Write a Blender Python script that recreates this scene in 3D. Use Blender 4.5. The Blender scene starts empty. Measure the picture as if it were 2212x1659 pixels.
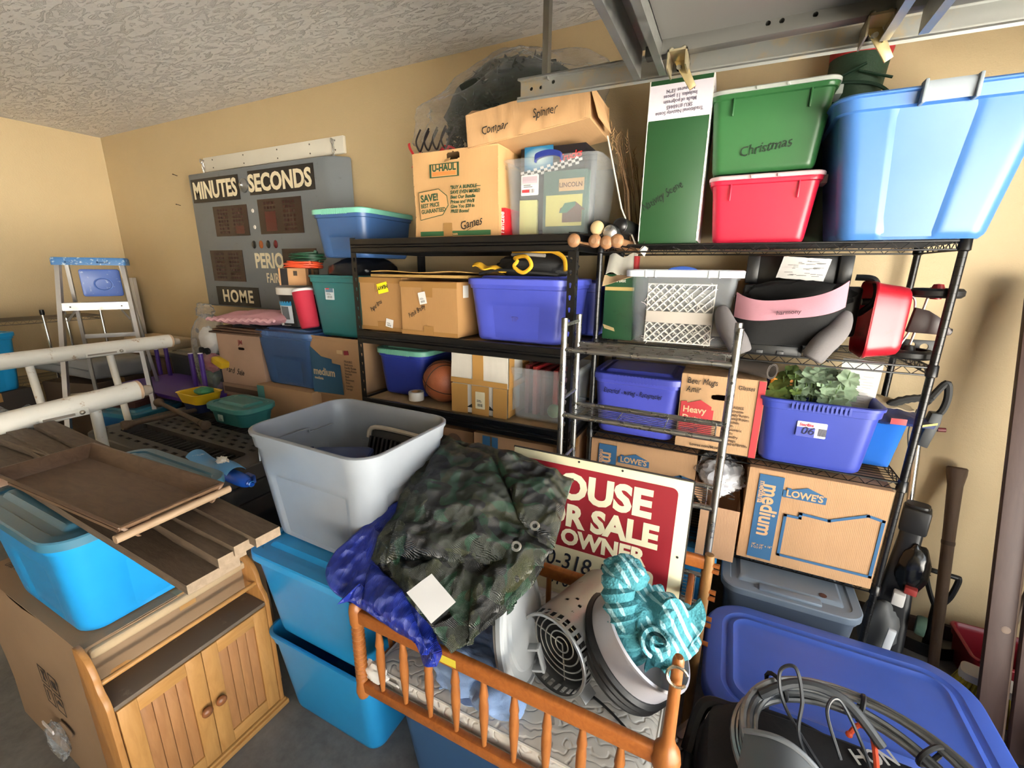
import bpy, bmesh, math, random
from mathutils import Vector, Matrix, Euler, noise
random.seed(11)
PI = math.pi
SC = bpy.context.scene
COL = SC.collection

# ---------------------------------------------------------------- camera
W_PX, H_PX = 2212.0, 1659.0
F_PX = 945.6
YAW, PITCH, ROLL = -0.45499, 0.25721, 0.01044
EYE = Vector((0.0, 0.0, 1.71))
_fwd = Vector((math.sin(YAW) * math.cos(PITCH), math.cos(YAW) * math.cos(PITCH), -math.sin(PITCH)))
_r = Vector((math.cos(YAW), -math.sin(YAW), 0.0))
_u = _r.cross(_fwd)
_r2 = _r * math.cos(ROLL) + _u * math.sin(ROLL)
_u2 = _u * math.cos(ROLL) - _r * math.sin(ROLL)
cam_d = bpy.data.cameras.new('camera')
cam_d.sensor_fit = 'HORIZONTAL'
cam_d.sensor_width = 36.0
cam_d.lens = F_PX / W_PX * 36.0
cam_d.clip_start = 0.02
cam = bpy.data.objects.new('camera', cam_d)
COL.objects.link(cam)
cam.matrix_world = Matrix(((_r2.x, _u2.x, -_fwd.x, EYE.x), (_r2.y, _u2.y, -_fwd.y, EYE.y),
                           (_r2.z, _u2.z, -_fwd.z, EYE.z), (0, 0, 0, 1)))
SC.camera = cam

# ---------------------------------------------------------------- sky, portal, exposure
world = bpy.data.worlds.new('overcast_sky')
SC.world = world
world.use_nodes = True
bg = world.node_tree.nodes['Background']
bg.inputs[0].default_value = (0.90, 0.96, 1.0, 1)
bg.inputs[1].default_value = 3.3
ROOM_X0, ROOM_X1 = -5.77, 1.80
ROOM_Y0, ROOM_Y1 = -4.2, 2.5
CEIL = 2.918
DOOR_Y0, DOOR_Y1, DOOR_Z = -3.6, 1.48, 2.22
pl = bpy.data.lights.new('garage_door_opening_offscreen', 'AREA')
pl.shape = 'RECTANGLE'
pl.size = DOOR_Y1 - DOOR_Y0
pl.size_y = DOOR_Z
pl.cycles.is_portal = True
po = bpy.data.objects.new('garage_door_opening_offscreen', pl)
COL.objects.link(po)
po.matrix_world = Matrix.Translation((ROOM_X1 + .02, (DOOR_Y0 + DOOR_Y1) / 2, DOOR_Z / 2)) @ Matrix(
    ((0, 0, 1, 0), (1, 0, 0, 0), (0, 1, 0, 0), (0, 0, 0, 1)))
sun = bpy.data.lights.new('sun_offscreen', 'SUN'); sun.energy = 130.0; sun.angle = .02; sun.color = (1.0, .96, .9)
sun_o = bpy.data.objects.new('sun_offscreen', sun); COL.objects.link(sun_o)
sun_o.rotation_euler = Vector((-.30, -.35, .85)).to_track_quat('Z', 'Y').to_euler()   # high over the roof: it lights the driveway outside, not the room
SC.view_settings.view_transform = 'Standard'
SC.view_settings.look = 'None'
SC.view_settings.gamma = 1.0
SC.view_settings.use_curve_mapping = False
SC.view_settings.exposure = 0.80
SC.cycles.use_denoising = True
SC.cycles.max_bounces = 10
SC.cycles.diffuse_bounces = 5
SC.cycles.transparent_max_bounces = 16

# ---------------------------------------------------------------- pixel -> point on a known plane
def _ray(px, py):
    return _fwd * F_PX + _r2 * (px - W_PX / 2) - _u2 * (py - H_PX / 2)
def atX(px, py, X):
    d = _ray(px, py); return EYE + d * ((X - EYE.x) / d.x)
def atY(px, py, Y):
    d = _ray(px, py); return EYE + d * ((Y - EYE.y) / d.y)
def atZ(px, py, Z):
    d = _ray(px, py); return EYE + d * ((Z - EYE.z) / d.z)

# ---------------------------------------------------------------- materials
MATS = {}
def srgb(h):
    if isinstance(h, str):
        h = h.lstrip('#'); c = [int(h[i:i + 2], 16) / 255 for i in (0, 2, 4)]
    else:
        c = [x / 255 for x in h]
    return tuple(((x + .055) / 1.055) ** 2.4 if x > .04045 else x / 12.92 for x in c) + (1,)

class NT:
    def __init__(s, name):
        s.m = bpy.data.materials.new(name); s.m.use_nodes = True
        s.n = s.m.node_tree.nodes; s.l = s.m.node_tree.links
        s.b = s.n['Principled BSDF']; s.out = s.n['Material Output']
        s.tc = None
    def coord(s, kind='Object', scale=(1, 1, 1)):
        if not s.tc: s.tc = s.n.new('ShaderNodeTexCoord')
        mp = s.n.new('ShaderNodeMapping'); mp.inputs['Scale'].default_value = scale
        s.l.new(s.tc.outputs[kind], mp.inputs[0]); return mp.outputs[0]
    def noise(s, vec, scale, detail=3, rough=.5, dist=0):
        n = s.n.new('ShaderNodeTexNoise'); n.inputs['Scale'].default_value = scale
        n.inputs['Detail'].default_value = detail; n.inputs['Roughness'].default_value = rough
        n.inputs['Distortion'].default_value = dist
        s.l.new(vec, n.inputs['Vector']); return n.outputs['Fac']
    def wave(s, vec, scale, axis='X', dist=0):
        n = s.n.new('ShaderNodeTexWave'); n.bands_direction = axis
        n.inputs['Scale'].default_value = scale; n.inputs['Distortion'].default_value = dist
        s.l.new(vec, n.inputs['Vector']); return n.outputs['Fac']
    def vor(s, vec, scale, feature='F1'):
        n = s.n.new('ShaderNodeTexVoronoi'); n.feature = feature
        n.inputs['Scale'].default_value = scale
        s.l.new(vec, n.inputs['Vector']); return n.outputs[0]
    def ramp(s, fac, stops, interp='LINEAR'):
        r = s.n.new('ShaderNodeValToRGB'); r.color_ramp.interpolation = interp
        e = r.color_ramp.elements
        while len(e) < len(stops): e.new(.5)
        for i, (p, c) in enumerate(stops):
            e[i].position = p; e[i].color = c if len(c) == 4 else tuple(c) + (1,)
        s.l.new(fac, r.inputs[0]); return r.outputs[0]
    def mix(s, fac, a, b):
        m = s.n.new('ShaderNodeMix'); m.data_type = 'RGBA'
        if isinstance(fac, (int, float)): m.inputs[0].default_value = fac
        else: s.l.new(fac, m.inputs[0])
        for v, i in ((a, 6), (b, 7)):
            if isinstance(v, tuple): m.inputs[i].default_value = v
            else: s.l.new(v, m.inputs[i])
        return m.outputs[2]
    def math(s, op, a, b=0.0):
        m = s.n.new('ShaderNodeMath'); m.operation = op
        for v, i in ((a, 0), (b, 1)):
            if isinstance(v, (int, float)): m.inputs[i].default_value = v
            else: s.l.new(v, m.inputs[i])
        return m.outputs[0]
    def bump(s, h, strength=.2, dist=.01):
        b = s.n.new('ShaderNodeBump'); b.inputs['Strength'].default_value = strength
        b.inputs['Distance'].default_value = dist
        s.l.new(h, b.inputs['Height']); s.l.new(b.outputs[0], s.b.inputs['Normal'])
    def col(s, c):
        if isinstance(c, tuple): s.b.inputs['Base Color'].default_value = c
        else: s.l.new(c, s.b.inputs['Base Color'])
    def rough(s, r):
        if isinstance(r, (int, float)): s.b.inputs['Roughness'].default_value = r
        else: s.l.new(r, s.b.inputs['Roughness'])
    def metal(s, v=1.0): s.b.inputs['Metallic'].default_value = v

def shade(c, k): return (min(c[0] * k, 1), min(c[1] * k, 1), min(c[2] * k, 1), 1)

def plastic(hexc, rough=.38, grain=.15):
    key = ('pl', hexc, rough, grain)
    if key not in MATS:
        t = NT('plastic_' + hexc.strip('#')); c = srgb(hexc); v = t.coord()
        f = t.noise(v, 9, 4, .6)
        t.col(t.mix(f, shade(c, .9), shade(c, 1.08)))
        t.rough(rough)
        t.bump(t.noise(v, 400, 2), grain, .0006)
        MATS[key] = t.m
    return MATS[key]
def paint(hexc, rough=.5, metal=0.0, dirt=.0, dirtc='#5a4a3a'):
    key = ('pa', hexc, rough, metal, dirt, dirtc)
    if key not in MATS:
        t = NT('paint_' + hexc.strip('#')); c = srgb(hexc); v = t.coord()
        base = t.mix(t.noise(v, 6, 4), shade(c, .93), shade(c, 1.05))
        if dirt > 0:
            base = t.mix(t.ramp(t.noise(v, 14, 6, .7), [(.62 - dirt * .3, (0, 0, 0)), (.72, (1, 1, 1))]), base, srgb(dirtc))
        t.col(base); t.rough(rough); t.metal(metal)
        MATS[key] = t.m
    return MATS[key]
def steel(hexc='#a8aaad', rough=.35, blotch=.25):
    key = ('st', hexc, rough, blotch)
    if key not in MATS:
        t = NT('steel_' + hexc.strip('#')); c = srgb(hexc); v = t.coord()
        n = t.noise(v, 22, 6, .65)
        t.col(t.mix(n, shade(c, 1 - blotch), shade(c, 1 + blotch * .6))); t.metal(.95)
        t.rough(t.ramp(n, [(.3, (rough * .7,) * 3), (.7, (rough * 1.4,) * 3)]))
        MATS[key] = t.m
    return MATS[key]
def cardboard(hexc='#b08a60', flute='X'):
    key = ('cb', hexc, flute)
    if key not in MATS:
        t = NT('cardboard_' + hexc.strip('#')); c = srgb(hexc); v = t.coord()
        n = t.noise(v, 5, 5, .6); w = t.wave(v, 55, flute, .6)
        base = t.mix(n, shade(c, .86), shade(c, 1.1))
        base = t.mix(t.math('MULTIPLY', w, .10), base, shade(c, .7))
        fib = t.noise(t.coord('Object', (1, 1, 6)), 120, 3)
        t.col(t.mix(t.math('MULTIPLY', fib, .12), base, shade(c, .6)))
        t.rough(.82); t.bump(t.math('ADD', t.math('MULTIPLY', w, .4), t.math('MULTIPLY', n, 2.0)), .22, .004)
        MATS[key] = t.m
    return MATS[key]
def wood(c1, c2, scale=(2, 2, 22), rough=.45, bump=.1):
    key = ('wd', c1, c2, scale, rough, bump)
    if key not in MATS:
        t = NT('wood_' + c1.strip('#')); v = t.coord('Object', scale)
        n = t.noise(v, 3.0, 6, .6, 1.2); g = t.noise(v, 14, 4, .7)
        a = t.mix(t.ramp(n, [(.3, (0, 0, 0)), (.7, (1, 1, 1))]), srgb(c1), srgb(c2))
        t.col(t.mix(t.math('MULTIPLY', g, .25), a, shade(srgb(c2), .75)))
        t.rough(rough); t.bump(g, bump, .002)
        MATS[key] = t.m
    return MATS[key]
def clear(hexc='#dfe6ea', a=.42, rough=.28):
    key = ('cl', hexc, a, rough)
    if key not in MATS:
        t = NT('clear_plastic_' + hexc.strip('#')); c = srgb(hexc)
        t.col(c); t.rough(rough); t.bump(t.noise(t.coord(), 60, 3), .08, .002)
        tr = t.n.new('ShaderNodeBsdfTransparent'); tr.inputs[0].default_value = (.97, .98, .98, 1)
        mx = t.n.new('ShaderNodeMixShader'); mx.inputs[0].default_value = a
        t.l.new(tr.outputs[0], mx.inputs[1]); t.l.new(t.b.outputs[0], mx.inputs[2])
        t.l.new(mx.outputs[0], t.out.inputs[0])
        MATS[key] = t.m
    return MATS[key]
def ink(hexc, rough=.7):
    key = ('ink', hexc, rough)
    if key not in MATS:
        t = NT('ink_' + hexc.strip('#')); t.col(srgb(hexc)); t.rough(rough); MATS[key] = t.m
    return MATS[key]
def fabric(hexc, rough=.9, scale=90, bump=.35, var=.15):
    key = ('fb', hexc, rough, scale, bump, var)
    if key not in MATS:
        t = NT('fabric_' + hexc.strip('#')); c = srgb(hexc); v = t.coord()
        n = t.noise(v, scale, 4, .7)
        t.col(t.mix(t.noise(v, 7, 4), shade(c, 1 - var), shade(c, 1 + var))); t.rough(rough)
        t.bump(n, bump, .003); MATS[key] = t.m
    return MATS[key]

# ---------------------------------------------------------------- mesh builder
def frame(o, x, y, z):
    return Matrix(((x[0], y[0], z[0], o[0]), (x[1], y[1], z[1], o[1]), (x[2], y[2], z[2], o[2]), (0, 0, 0, 1)))
def FRONT(x, y, z, roll=0): return frame((x, y, z), (1, 0, 0), (0, 0, 1), (0, -1, 0)) @ Matrix.Rotation(roll, 4, 'Z')
def SIDE(x, y, z, roll=0): return frame((x, y, z), (0, 1, 0), (0, 0, 1), (1, 0, 0)) @ Matrix.Rotation(roll, 4, 'Z')
def TOP(x, y, z, roll=0): return Matrix.Translation((x, y, z)) @ Matrix.Rotation(roll, 4, 'Z')
def aim(o, z, hint=(0, 0, 1)):
    z = Vector(z).normalized(); h = Vector(hint)
    if abs(z.dot(h.normalized())) > .99: h = Vector((0, 1, 0))
    x = h.cross(z).normalized(); y = z.cross(x)
    return frame(o, x, y, z)
def T(x, y, z): return Matrix.Translation((x, y, z))
def RX(a): return Matrix.Rotation(a, 4, 'X')
def RY(a): return Matrix.Rotation(a, 4, 'Y')
def RZ(a): return Matrix.Rotation(a, 4, 'Z')
I4 = Matrix.Identity(4)

def rrect(w, d, r, nc=5, ns=1):
    """rounded rectangle, CCW: list of (x, y, nx, ny, side, u in -1..1 along the side)"""
    pts = []
    hx, hy = w / 2, d / 2
    r = min(r, hx * .98, hy * .98)
    cs = [(hx - r, -hy + r, -PI / 2), (hx - r, hy - r, 0), (-hx + r, hy - r, PI / 2), (-hx + r, -hy + r, PI)]
    # sides: 0 front (-y), 1 right (+x), 2 back, 3 left
    for k in range(4):
        a0 = cs[k][2]
        p0 = cs[k - 1]; p1 = cs[k]
        s0 = Vector((p0[0] + r * math.cos(a0), p0[1] + r * math.sin(a0)))
        s1 = Vector((p1[0] + r * math.cos(a0), p1[1] + r * math.sin(a0)))
        for i in range(ns):
            t = (i + .5) / ns if ns > 1 else .5
            q = s0.lerp(s1, t); pts.append((q.x, q.y, math.cos(a0), math.sin(a0), k, 2 * t - 1))
        for i in range(nc + 1):
            a = a0 + PI / 2 * i / nc
            pts.append((p1[0] + r * math.cos(a), p1[1] + r * math.sin(a), math.cos(a), math.sin(a), k if i < nc / 2 else (k + 1) % 4, 2 if i < nc / 2 else -2))
    return pts

class MB:
    def __init__(s): s.v = []; s.f = []
    def add(s, vs, fs, M=None):
        o = len(s.v)
        s.v += [tuple(M @ Vector(p)) for p in vs] if M is not None else [tuple(p) for p in vs]
        s.f += [tuple(i + o for i in f) for f in fs]; return s
    def box(s, x, y, z, sx, sy, sz, M=None):
        """centre, full sizes"""
        a, b, c = sx / 2, sy / 2, sz / 2
        vs = [(x + i * a, y + j * b, z + k * c) for k in (-1, 1) for j in (-1, 1) for i in (-1, 1)]
        return s.add(vs, [(0, 2, 3, 1), (4, 5, 7, 6), (0, 1, 5, 4), (2, 6, 7, 3), (0, 4, 6, 2), (1, 3, 7, 5)], M)
    def bx(s, x0, x1, y0, y1, z0, z1, M=None):
        return s.box((x0 + x1) / 2, (y0 + y1) / 2, (z0 + z1) / 2, x1 - x0, y1 - y0, z1 - z0, M)
    def loops(s, L, cap0=False, cap1=False, closed=True, M=None):
        n = len(L[0]); vs = [p for l in L for p in l]; fs = []
        for i in range(len(L) - 1):
            for j in range(n if closed else n - 1):
                k = (j + 1) % n
                fs.append((i * n + j, i * n + k, (i + 1) * n + k, (i + 1) * n + j))
        if cap0: fs.append(tuple(reversed(range(n))))
        if cap1: fs.append(tuple((len(L) - 1) * n + j for j in range(n)))
        return s.add(vs, fs, M)
    def tube(s, pts, r, n=8, closed=False, M=None, cap=True):
        P = [Vector(p) for p in pts]; R = r if isinstance(r, (list, tuple)) else [r] * len(P)
        m = len(P); L = []; up = None
        for i in range(m):
            if closed: t = P[(i + 1) % m] - P[i - 1]
            else: t = P[min(i + 1, m - 1)] - P[max(i - 1, 0)]
            if t.length < 1e-9: t = Vector((0, 0, 1))
            t.normalize()
            if up is None:
                up = Vector((0, 0, 1)) if abs(t.z) < .9 else Vector((1, 0, 0))
            a = up - t * up.dot(t)
            if a.length < 1e-6: a = t.orthogonal()
            a.normalize(); up = a; b = t.cross(a)
            L.append([P[i] + (a * math.cos(2 * PI * j / n) + b * math.sin(2 * PI * j / n)) * R[i] for j in range(n)])
        if closed: L.append(L[0])
        return s.loops(L, not closed and cap, not closed and cap, True, M)
    def cyl(s, p0, p1, r, n=12, r1=None, M=None): return s.tube([p0, p1], [r, r if r1 is None else r1], n, False, M)
    def lathe(s, prof, n=24, M=None, cap0=False, cap1=False):
        L = [[(r * math.cos(2 * PI * j / n), r * math.sin(2 * PI * j / n), z) for j in range(n)] for r, z in prof]
        return s.loops(L, cap0, cap1, True, M)
    def prism(s, poly, z0, z1, M=None):
        return s.loops([[(x, y, z0) for x, y in poly], [(x, y, z1) for x, y in poly]], True, True, True, M)
    def grid(s, fn, nu, nv, M=None, th=0.0):
        G = [[Vector(fn(i / nu, j / nv)) for i in range(nu + 1)] for j in range(nv + 1)]
        vs = [p for row in G for p in row]; w = nu + 1
        fs = [(j * w + i, j * w + i + 1, (j + 1) * w + i + 1, (j + 1) * w + i) for j in range(nv) for i in range(nu)]
        if th:
            nrm = []
            for j in range(nv + 1):
                for i in range(nu + 1):
                    du = G[j][min(i + 1, nu)] - G[j][max(i - 1, 0)]; dv = G[min(j + 1, nv)][i] - G[max(j - 1, 0)][i]
                    k = du.cross(dv); nrm.append(k.normalized() if k.length > 1e-9 else Vector((0, 0, 1)))
            N = len(vs); vs = vs + [p - q * th for p, q in zip(vs, nrm)]
            fs2 = [tuple(reversed([i + N for i in f])) for f in fs]
            per = [i for i in range(nu)] + [j * w + nu for j in range(nv)] + [nv * w + i for i in range(nu, 0, -1)] + [j * w for j in range(nv, 0, -1)]
            sd = [(per[(k + 1) % len(per)], per[k], per[k] + N, per[(k + 1) % len(per)] + N) for k in range(len(per))]
            fs = fs + fs2 + sd
        return s.add(vs, fs, M)
    def ball(s, c, r, nu=16, nv=10, sc=(1, 1, 1), M=None):
        L = []
        for j in range(1, nv):
            a = PI * j / nv
            L.append([(c[0] + r * sc[0] * math.sin(a) * math.cos(2 * PI * i / nu), c[1] + r * sc[1] * math.sin(a) * math.sin(2 * PI * i / nu), c[2] - r * sc[2] * math.cos(a)) for i in range(nu)])
        o = len(s.v); s.loops(L, True, True, True, M); return s
    def build(s, name, mat, parent=None, M=None, smooth=True, ang=38, bevel=0, seg=2):
        me = bpy.data.meshes.new(name); me.from_pydata(s.v, [], s.f); me.validate()
        bm = bmesh.new(); bm.from_mesh(me)
        bmesh.ops.remove_doubles(bm, verts=bm.verts, dist=1e-6)
        if bevel:
            ed = [e for e in bm.edges if len(e.link_faces) == 2 and e.calc_face_angle(0) > .6]
            bmesh.ops.bevel(bm, geom=ed, offset=bevel, segments=seg, affect='EDGES', clamp_overlap=True, profile=.5)
        bmesh.ops.recalc_face_normals(bm, faces=bm.faces)
        bm.to_mesh(me); bm.free()
        if smooth:
            me.polygons.foreach_set('use_smooth', [True] * len(me.polygons))
            me.set_sharp_from_angle(angle=math.radians(ang))
        if mat: me.materials.append(mat)
        o = bpy.data.objects.new(name, me); COL.objects.link(o)
        if parent is not None: o.parent = parent
        if M is not None: o.matrix_local = M
        return o

def cut(o, cutter):
    """real openings: subtract the closed shapes of a builder (in the object's own coordinates) from a mesh"""
    c = cutter.build('cutter', None, o.parent, o.matrix_local.copy(), smooth=False)
    md = o.modifiers.new('cut', 'BOOLEAN'); md.operation = 'DIFFERENCE'; md.solver = 'EXACT'; md.object = c
    bpy.context.view_layer.update()
    me = bpy.data.meshes.new_from_object(o.evaluated_get(bpy.context.evaluated_depsgraph_get()))
    o.modifiers.clear(); old = o.data; o.data = me; me.name = o.name
    cm = c.data; bpy.data.objects.remove(c); bpy.data.meshes.remove(cm); bpy.data.meshes.remove(old)
    return o
def tag(o, label=None, cat=None, group=None, kind=None):
    if label: o['label'] = label
    if cat: o['category'] = cat
    if group: o['group'] = group
    if kind: o['kind'] = kind
    return o
def thing(name, label, cat, loc=(0, 0, 0), rz=0, group=None, M=None):
    o = bpy.data.objects.new(name, None); COL.objects.link(o); o.empty_display_size = .05
    if M is not None: o.matrix_world = M
    else: o.location = loc; o.rotation_euler = (0, 0, rz)
    return tag(o, label, cat, group)
def copy_tree(o, parent=None):
    c = o.copy(); COL.objects.link(c); c.parent = parent
    for ch in list(o.children): copy_tree(ch, c)
    return c

def text(body, size, mat, parent, M, bold=0.0, shear=0.0, wx=1.0, align='LEFT', name='lettering', jitter=0, ext=.0004, sp=1.0):
    """flat lettering, lying just proud of the face given by matrix M (x right, y up, z outwards)"""
    cu = bpy.data.curves.new(name, 'FONT'); cu.body = body; cu.size = size; cu.shear = shear
    cu.align_x = align; cu.extrude = ext; cu.offset = bold; cu.resolution_u = 3; cu.space_character = sp
    tmp = bpy.data.objects.new('tmp', cu)
    me = bpy.data.meshes.new_from_object(tmp)
    bpy.data.objects.remove(tmp); bpy.data.curves.remove(cu)
    me.name = name; me.materials.clear(); me.materials.append(mat)
    for v in me.vertices:
        v.co.x *= wx
        if jitter: v.co.y += jitter * math.sin(v.co.x * 9 / size) ; v.co.x += jitter * .5 * math.sin(v.co.y * 7 / size + v.co.x * 2 / size)
    o = bpy.data.objects.new(name, me); COL.objects.link(o); o.parent = parent
    o.matrix_local = M @ T(0, 0, .0006)
    return o
def decal(poly, mat, parent, M, name='print', th=.0008):
    return MB().prism(poly, 0, th, M).build(name, mat, parent, smooth=False)
def rect(x0, x1, y0, y1): return [(x0, y0), (x1, y0), (x1, y1), (x0, y1)]
def sm(a, b, x):
    t = max(0, min(1, (x - a) / (b - a))); return t * t * (3 - 2 * t)
def fbm(p, s=1.0, o=3):
    return sum(noise.noise(Vector(p) * s * 2 ** i) / 2 ** i for i in range(o))
def ridge(p, s=1.0, o=3):
    return sum((1 - abs(noise.noise(Vector(p) * s * 2 ** i))) ** 3 / 2 ** i for i in range(o))
def stroke(pts, r, mat, parent, M, name='marking', n=4):
    """pen strokes: list of polylines in face coordinates"""
    mb = MB()
    for p in pts: mb.tube([(x, y, .0006) for x, y in p], r, n)
    return mb.build(name, mat, parent, M)
def crumple(p, s=1.0, sd=0.0):
    q = Vector(p) * s + Vector((sd, sd * .37, sd * .71)); q = q + Vector((noise.noise(q * 1.3), noise.noise(q * 1.3 + Vector((5, 0, 0))), noise.noise(q * 1.3 + Vector((0, 5, 0))))) * .25
    return noise.voronoi(q)[0][0]
def smooth_path(pts, n=8, closed=False):
    P = [Vector(p) for p in pts]; out = []; m = len(P)
    rng = range(m if closed else m - 1)
    for i in rng:
        p0, p1, p2, p3 = (P[(i - 1) % m], P[i], P[(i + 1) % m], P[(i + 2) % m]) if closed else (P[max(i - 1, 0)], P[i], P[i + 1], P[min(i + 2, m - 1)])
        for k in range(n):
            t = k / n
            out.append(.5 * ((2 * p1) + (p2 - p0) * t + (2 * p0 - 5 * p1 + 4 * p2 - p3) * t * t + (3 * p1 - p0 - 3 * p2 + p3) * t ** 3))
    if not closed: out.append(P[-1])
    return out

# ---------------------------------------------------------------- the room
def struct(name, mb, mat, parent=None, **k):
    o = mb.build(name, mat, parent, smooth=False, **k)
    if parent is None: o['kind'] = 'structure'
    return o
t = NT('wall_paint_tan'); v = t.coord()
t.col(t.mix(t.noise(v, 2, 4), srgb('#baa57f'), srgb('#c3ae88'))); t.rough(.62)
t.bump(t.math('ADD', t.noise(v, 70, 3), t.noise(v, 180, 2)), .35, .003); M_WALL = t.m
t = NT('ceiling_texture_white'); v = t.coord()
n1 = t.noise(v, 7, 5, .6, 2.5); n2 = t.noise(t.coord('Object', (1.0, 3.0, 1)), 6.5, 5, .6, 2.2)
t.col(t.mix(n1, srgb('#dedad7'), srgb('#e8e5e2'))); t.rough(.75)
t.bump(t.math('ADD', t.ramp(n2, [(.53, (0, 0, 0)), (.57, (1, 1, 1)), (.64, (.55,) * 3)]), t.math('MULTIPLY', n1, .5)), .8, .014); M_CEIL = t.m
t = NT('concrete_floor'); v = t.coord()
n1 = t.noise(v, 3, 6, .65); n2 = t.noise(v, 30, 5, .7)
t.col(t.mix(t.ramp(t.math('ADD', t.math('MULTIPLY', n1, .7), t.math('MULTIPLY', n2, .3)), [(.35, (0, 0, 0)), (.65, (1, 1, 1))]), srgb('#55534f'), srgb('#7b7974')))
t.rough(.7); t.bump(n2, .15, .003); M_FLOOR = t.m
t = NT('driveway_concrete'); v = t.coord()
t.col(t.mix(t.noise(v, 4, 5), srgb('#a7a49d'), srgb('#bdbab3'))); t.rough(.85); M_DRIVE = t.m

struct('floor', MB().bx(ROOM_X0 - .1, ROOM_X1 + .12, ROOM_Y0 - .1, ROOM_Y1 + .1, -.15, 0), M_FLOOR)
struct('ceiling', MB().bx(ROOM_X0 - .1, ROOM_X1 + .12, ROOM_Y0 - .1, ROOM_Y1 + .1, CEIL, CEIL + .12), M_CEIL)
struct('wall_back', MB().bx(ROOM_X0 - .1, ROOM_X1 + .12, ROOM_Y1, ROOM_Y1 + .1, 0, CEIL), M_WALL)
struct('wall_left', MB().bx(ROOM_X0 - .1, ROOM_X0, ROOM_Y0, ROOM_Y1, 0, CEIL), M_WALL)
struct('wall_front', MB().bx(ROOM_X0 - .1, ROOM_X1 + .12, ROOM_Y0 - .1, ROOM_Y0, 0, CEIL), M_WALL)
wr = MB().bx(ROOM_X1, ROOM_X1 + .12, DOOR_Y1, ROOM_Y1, 0, CEIL)
wr.bx(ROOM_X1, ROOM_X1 + .12, ROOM_Y0, DOOR_Y0, 0, CEIL).bx(ROOM_X1, ROOM_X1 + .12, DOOR_Y0, DOOR_Y1, DOOR_Z, CEIL)
struct('wall_right', wr, M_WALL)
struct('driveway', MB().bx(ROOM_X1 + .12, 160, -120, 120, -.2, -.03), M_DRIVE)
struct('baseboard_back', MB().bx(.72, ROOM_X1, ROOM_Y1 - .02, ROOM_Y1, 0, .075), paint('#3b2a22', .7))
# ---------------------------------------------------------------- storage totes and cartons
def tote_body(w, d, h, taper=.14, r=.05, panel=True, rim=.03, sides=(0, 1, 2, 3), band=.045, pz=.62, pu=.72, ph=.007, th=.004, flange=.012):
    """open tub: w, d are the rim size at height h. Returns an MB."""
    nc, ns = 6, 18
    def loop(t, off=0.0, z=None, disp=True):
        k = 1 - taper * (1 - t); ww = w * (1 - taper * .8 * (1 - t)) + 2 * off; dd = d * (1 - taper * 1.0 * (1 - t)) + 2 * off
        out = []
        for x, y, nx, ny, sd, u in rrect(ww, dd, max(.012, r + off), nc, ns):
            o = 0.0
            if panel and disp and abs(u) <= 1 and sd in sides:
                o = -ph * sm(pu + .04, pu - .04, abs(u)) * sm(pz + .035, pz - .02, t)
            out.append((x + nx * o, y + ny * o, h * t if z is None else z))
        return out
    L = []
    hb = h - band; lip = flange
    L.append([(x * .9, y * .9, .001) for x, y, z in loop(0, -.01, 0, False)])
    L.append(loop(0, -.008, 0.0, False)); L.append(loop(.012, -.002, .006, False))
    for i in range(1, 22):
        t = .02 + (hb / h - .02) * i / 22; L.append(loop(t))
    tb = hb / h
    L.append(loop(tb, 0, hb, False)); L.append(loop(tb, .008, hb + .003, False)); L.append(loop(1, .006, h - .016, False))
    L.append(loop(1, lip, h - .014, False)); L.append(loop(1, lip + .001, h - .003, False)); L.append(loop(1, lip - .004, h, False))
    L.append(loop(1, .001, h, False)); L.append(loop(1, -.003, h - .005, False))
    for t in (.93, .85, .7, .55, .4, .2, .06): L.append(loop(t, -th - .002, None, False))
    L.append(loop(.0, -.012, .007, False))
    L.append([(x * .6, y * .6, .007) for x, y, z in loop(0, -.02, 0, False)])
    return MB().loops(L, True, True)
def lid_mesh(w, d, r=.055, skirt=.028, over=.016, raise_=.012, inset=.05, groove=.008):
    nc, ns = 7, 10
    def lp(o, z): return [(x, y, z) for x, y, *_ in rrect(w + 2 * o, d + 2 * o, max(.01, r + o), nc, ns)]
    L = [lp(over - .006, -skirt), lp(over, -skirt), lp(over, -.004), lp(over - .004, 0), lp(-inset * .35, 0.002), lp(-inset * .5, -groove), lp(-inset * .8, -groove),
         lp(-inset, raise_ * .5), lp(-inset * 1.15, raise_), lp(-inset * 1.6, raise_)]
    L.append([(x * .5, y * .5, z) for x, y, z in L[-1]])
    low = [[(x, y, z - .004) for x, y, z in lp(-inset * 1.1, raise_ * .3)], [(x, y, -.006) for x, y, z in lp(-.01, 0)]]
    return MB().loops([[(x * .5, y * .5, z) for x, y, z in low[0]]] + low + L, True, True)
def ribs(n, w, h, dep=.004):
    mb = MB()
    for i in range(n): mb.box((i - (n - 1) / 2) * w / n, 0, 0, w / n * .55, dep, h)
    return mb
def tote(name, label, loc, w, d, h, color, rz=0, lid=None, group=None, cat='storage bin', rib=0, M=None, rough=.38, **k):
    o = thing(name, label, cat, loc, rz, group, M)
    lidless = lid is None
    tote_body(w, d, h, **k).build('tub', plastic(color, rough), o)
    if not lidless:
        lid_mesh(w, d, k.get('r', .05) + .005).build('lid', plastic(lid, rough), o, T(0, 0, h + .004))
    if rib:
        zt = h - .02 if lidless else h - .012
        ribs(rib, w * .5, .03).build('rim_ribs', plastic(color if lidless else lid, rough), o, T(0, -d / 2 - (.015 if not lidless else .013), zt))
    return o
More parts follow.
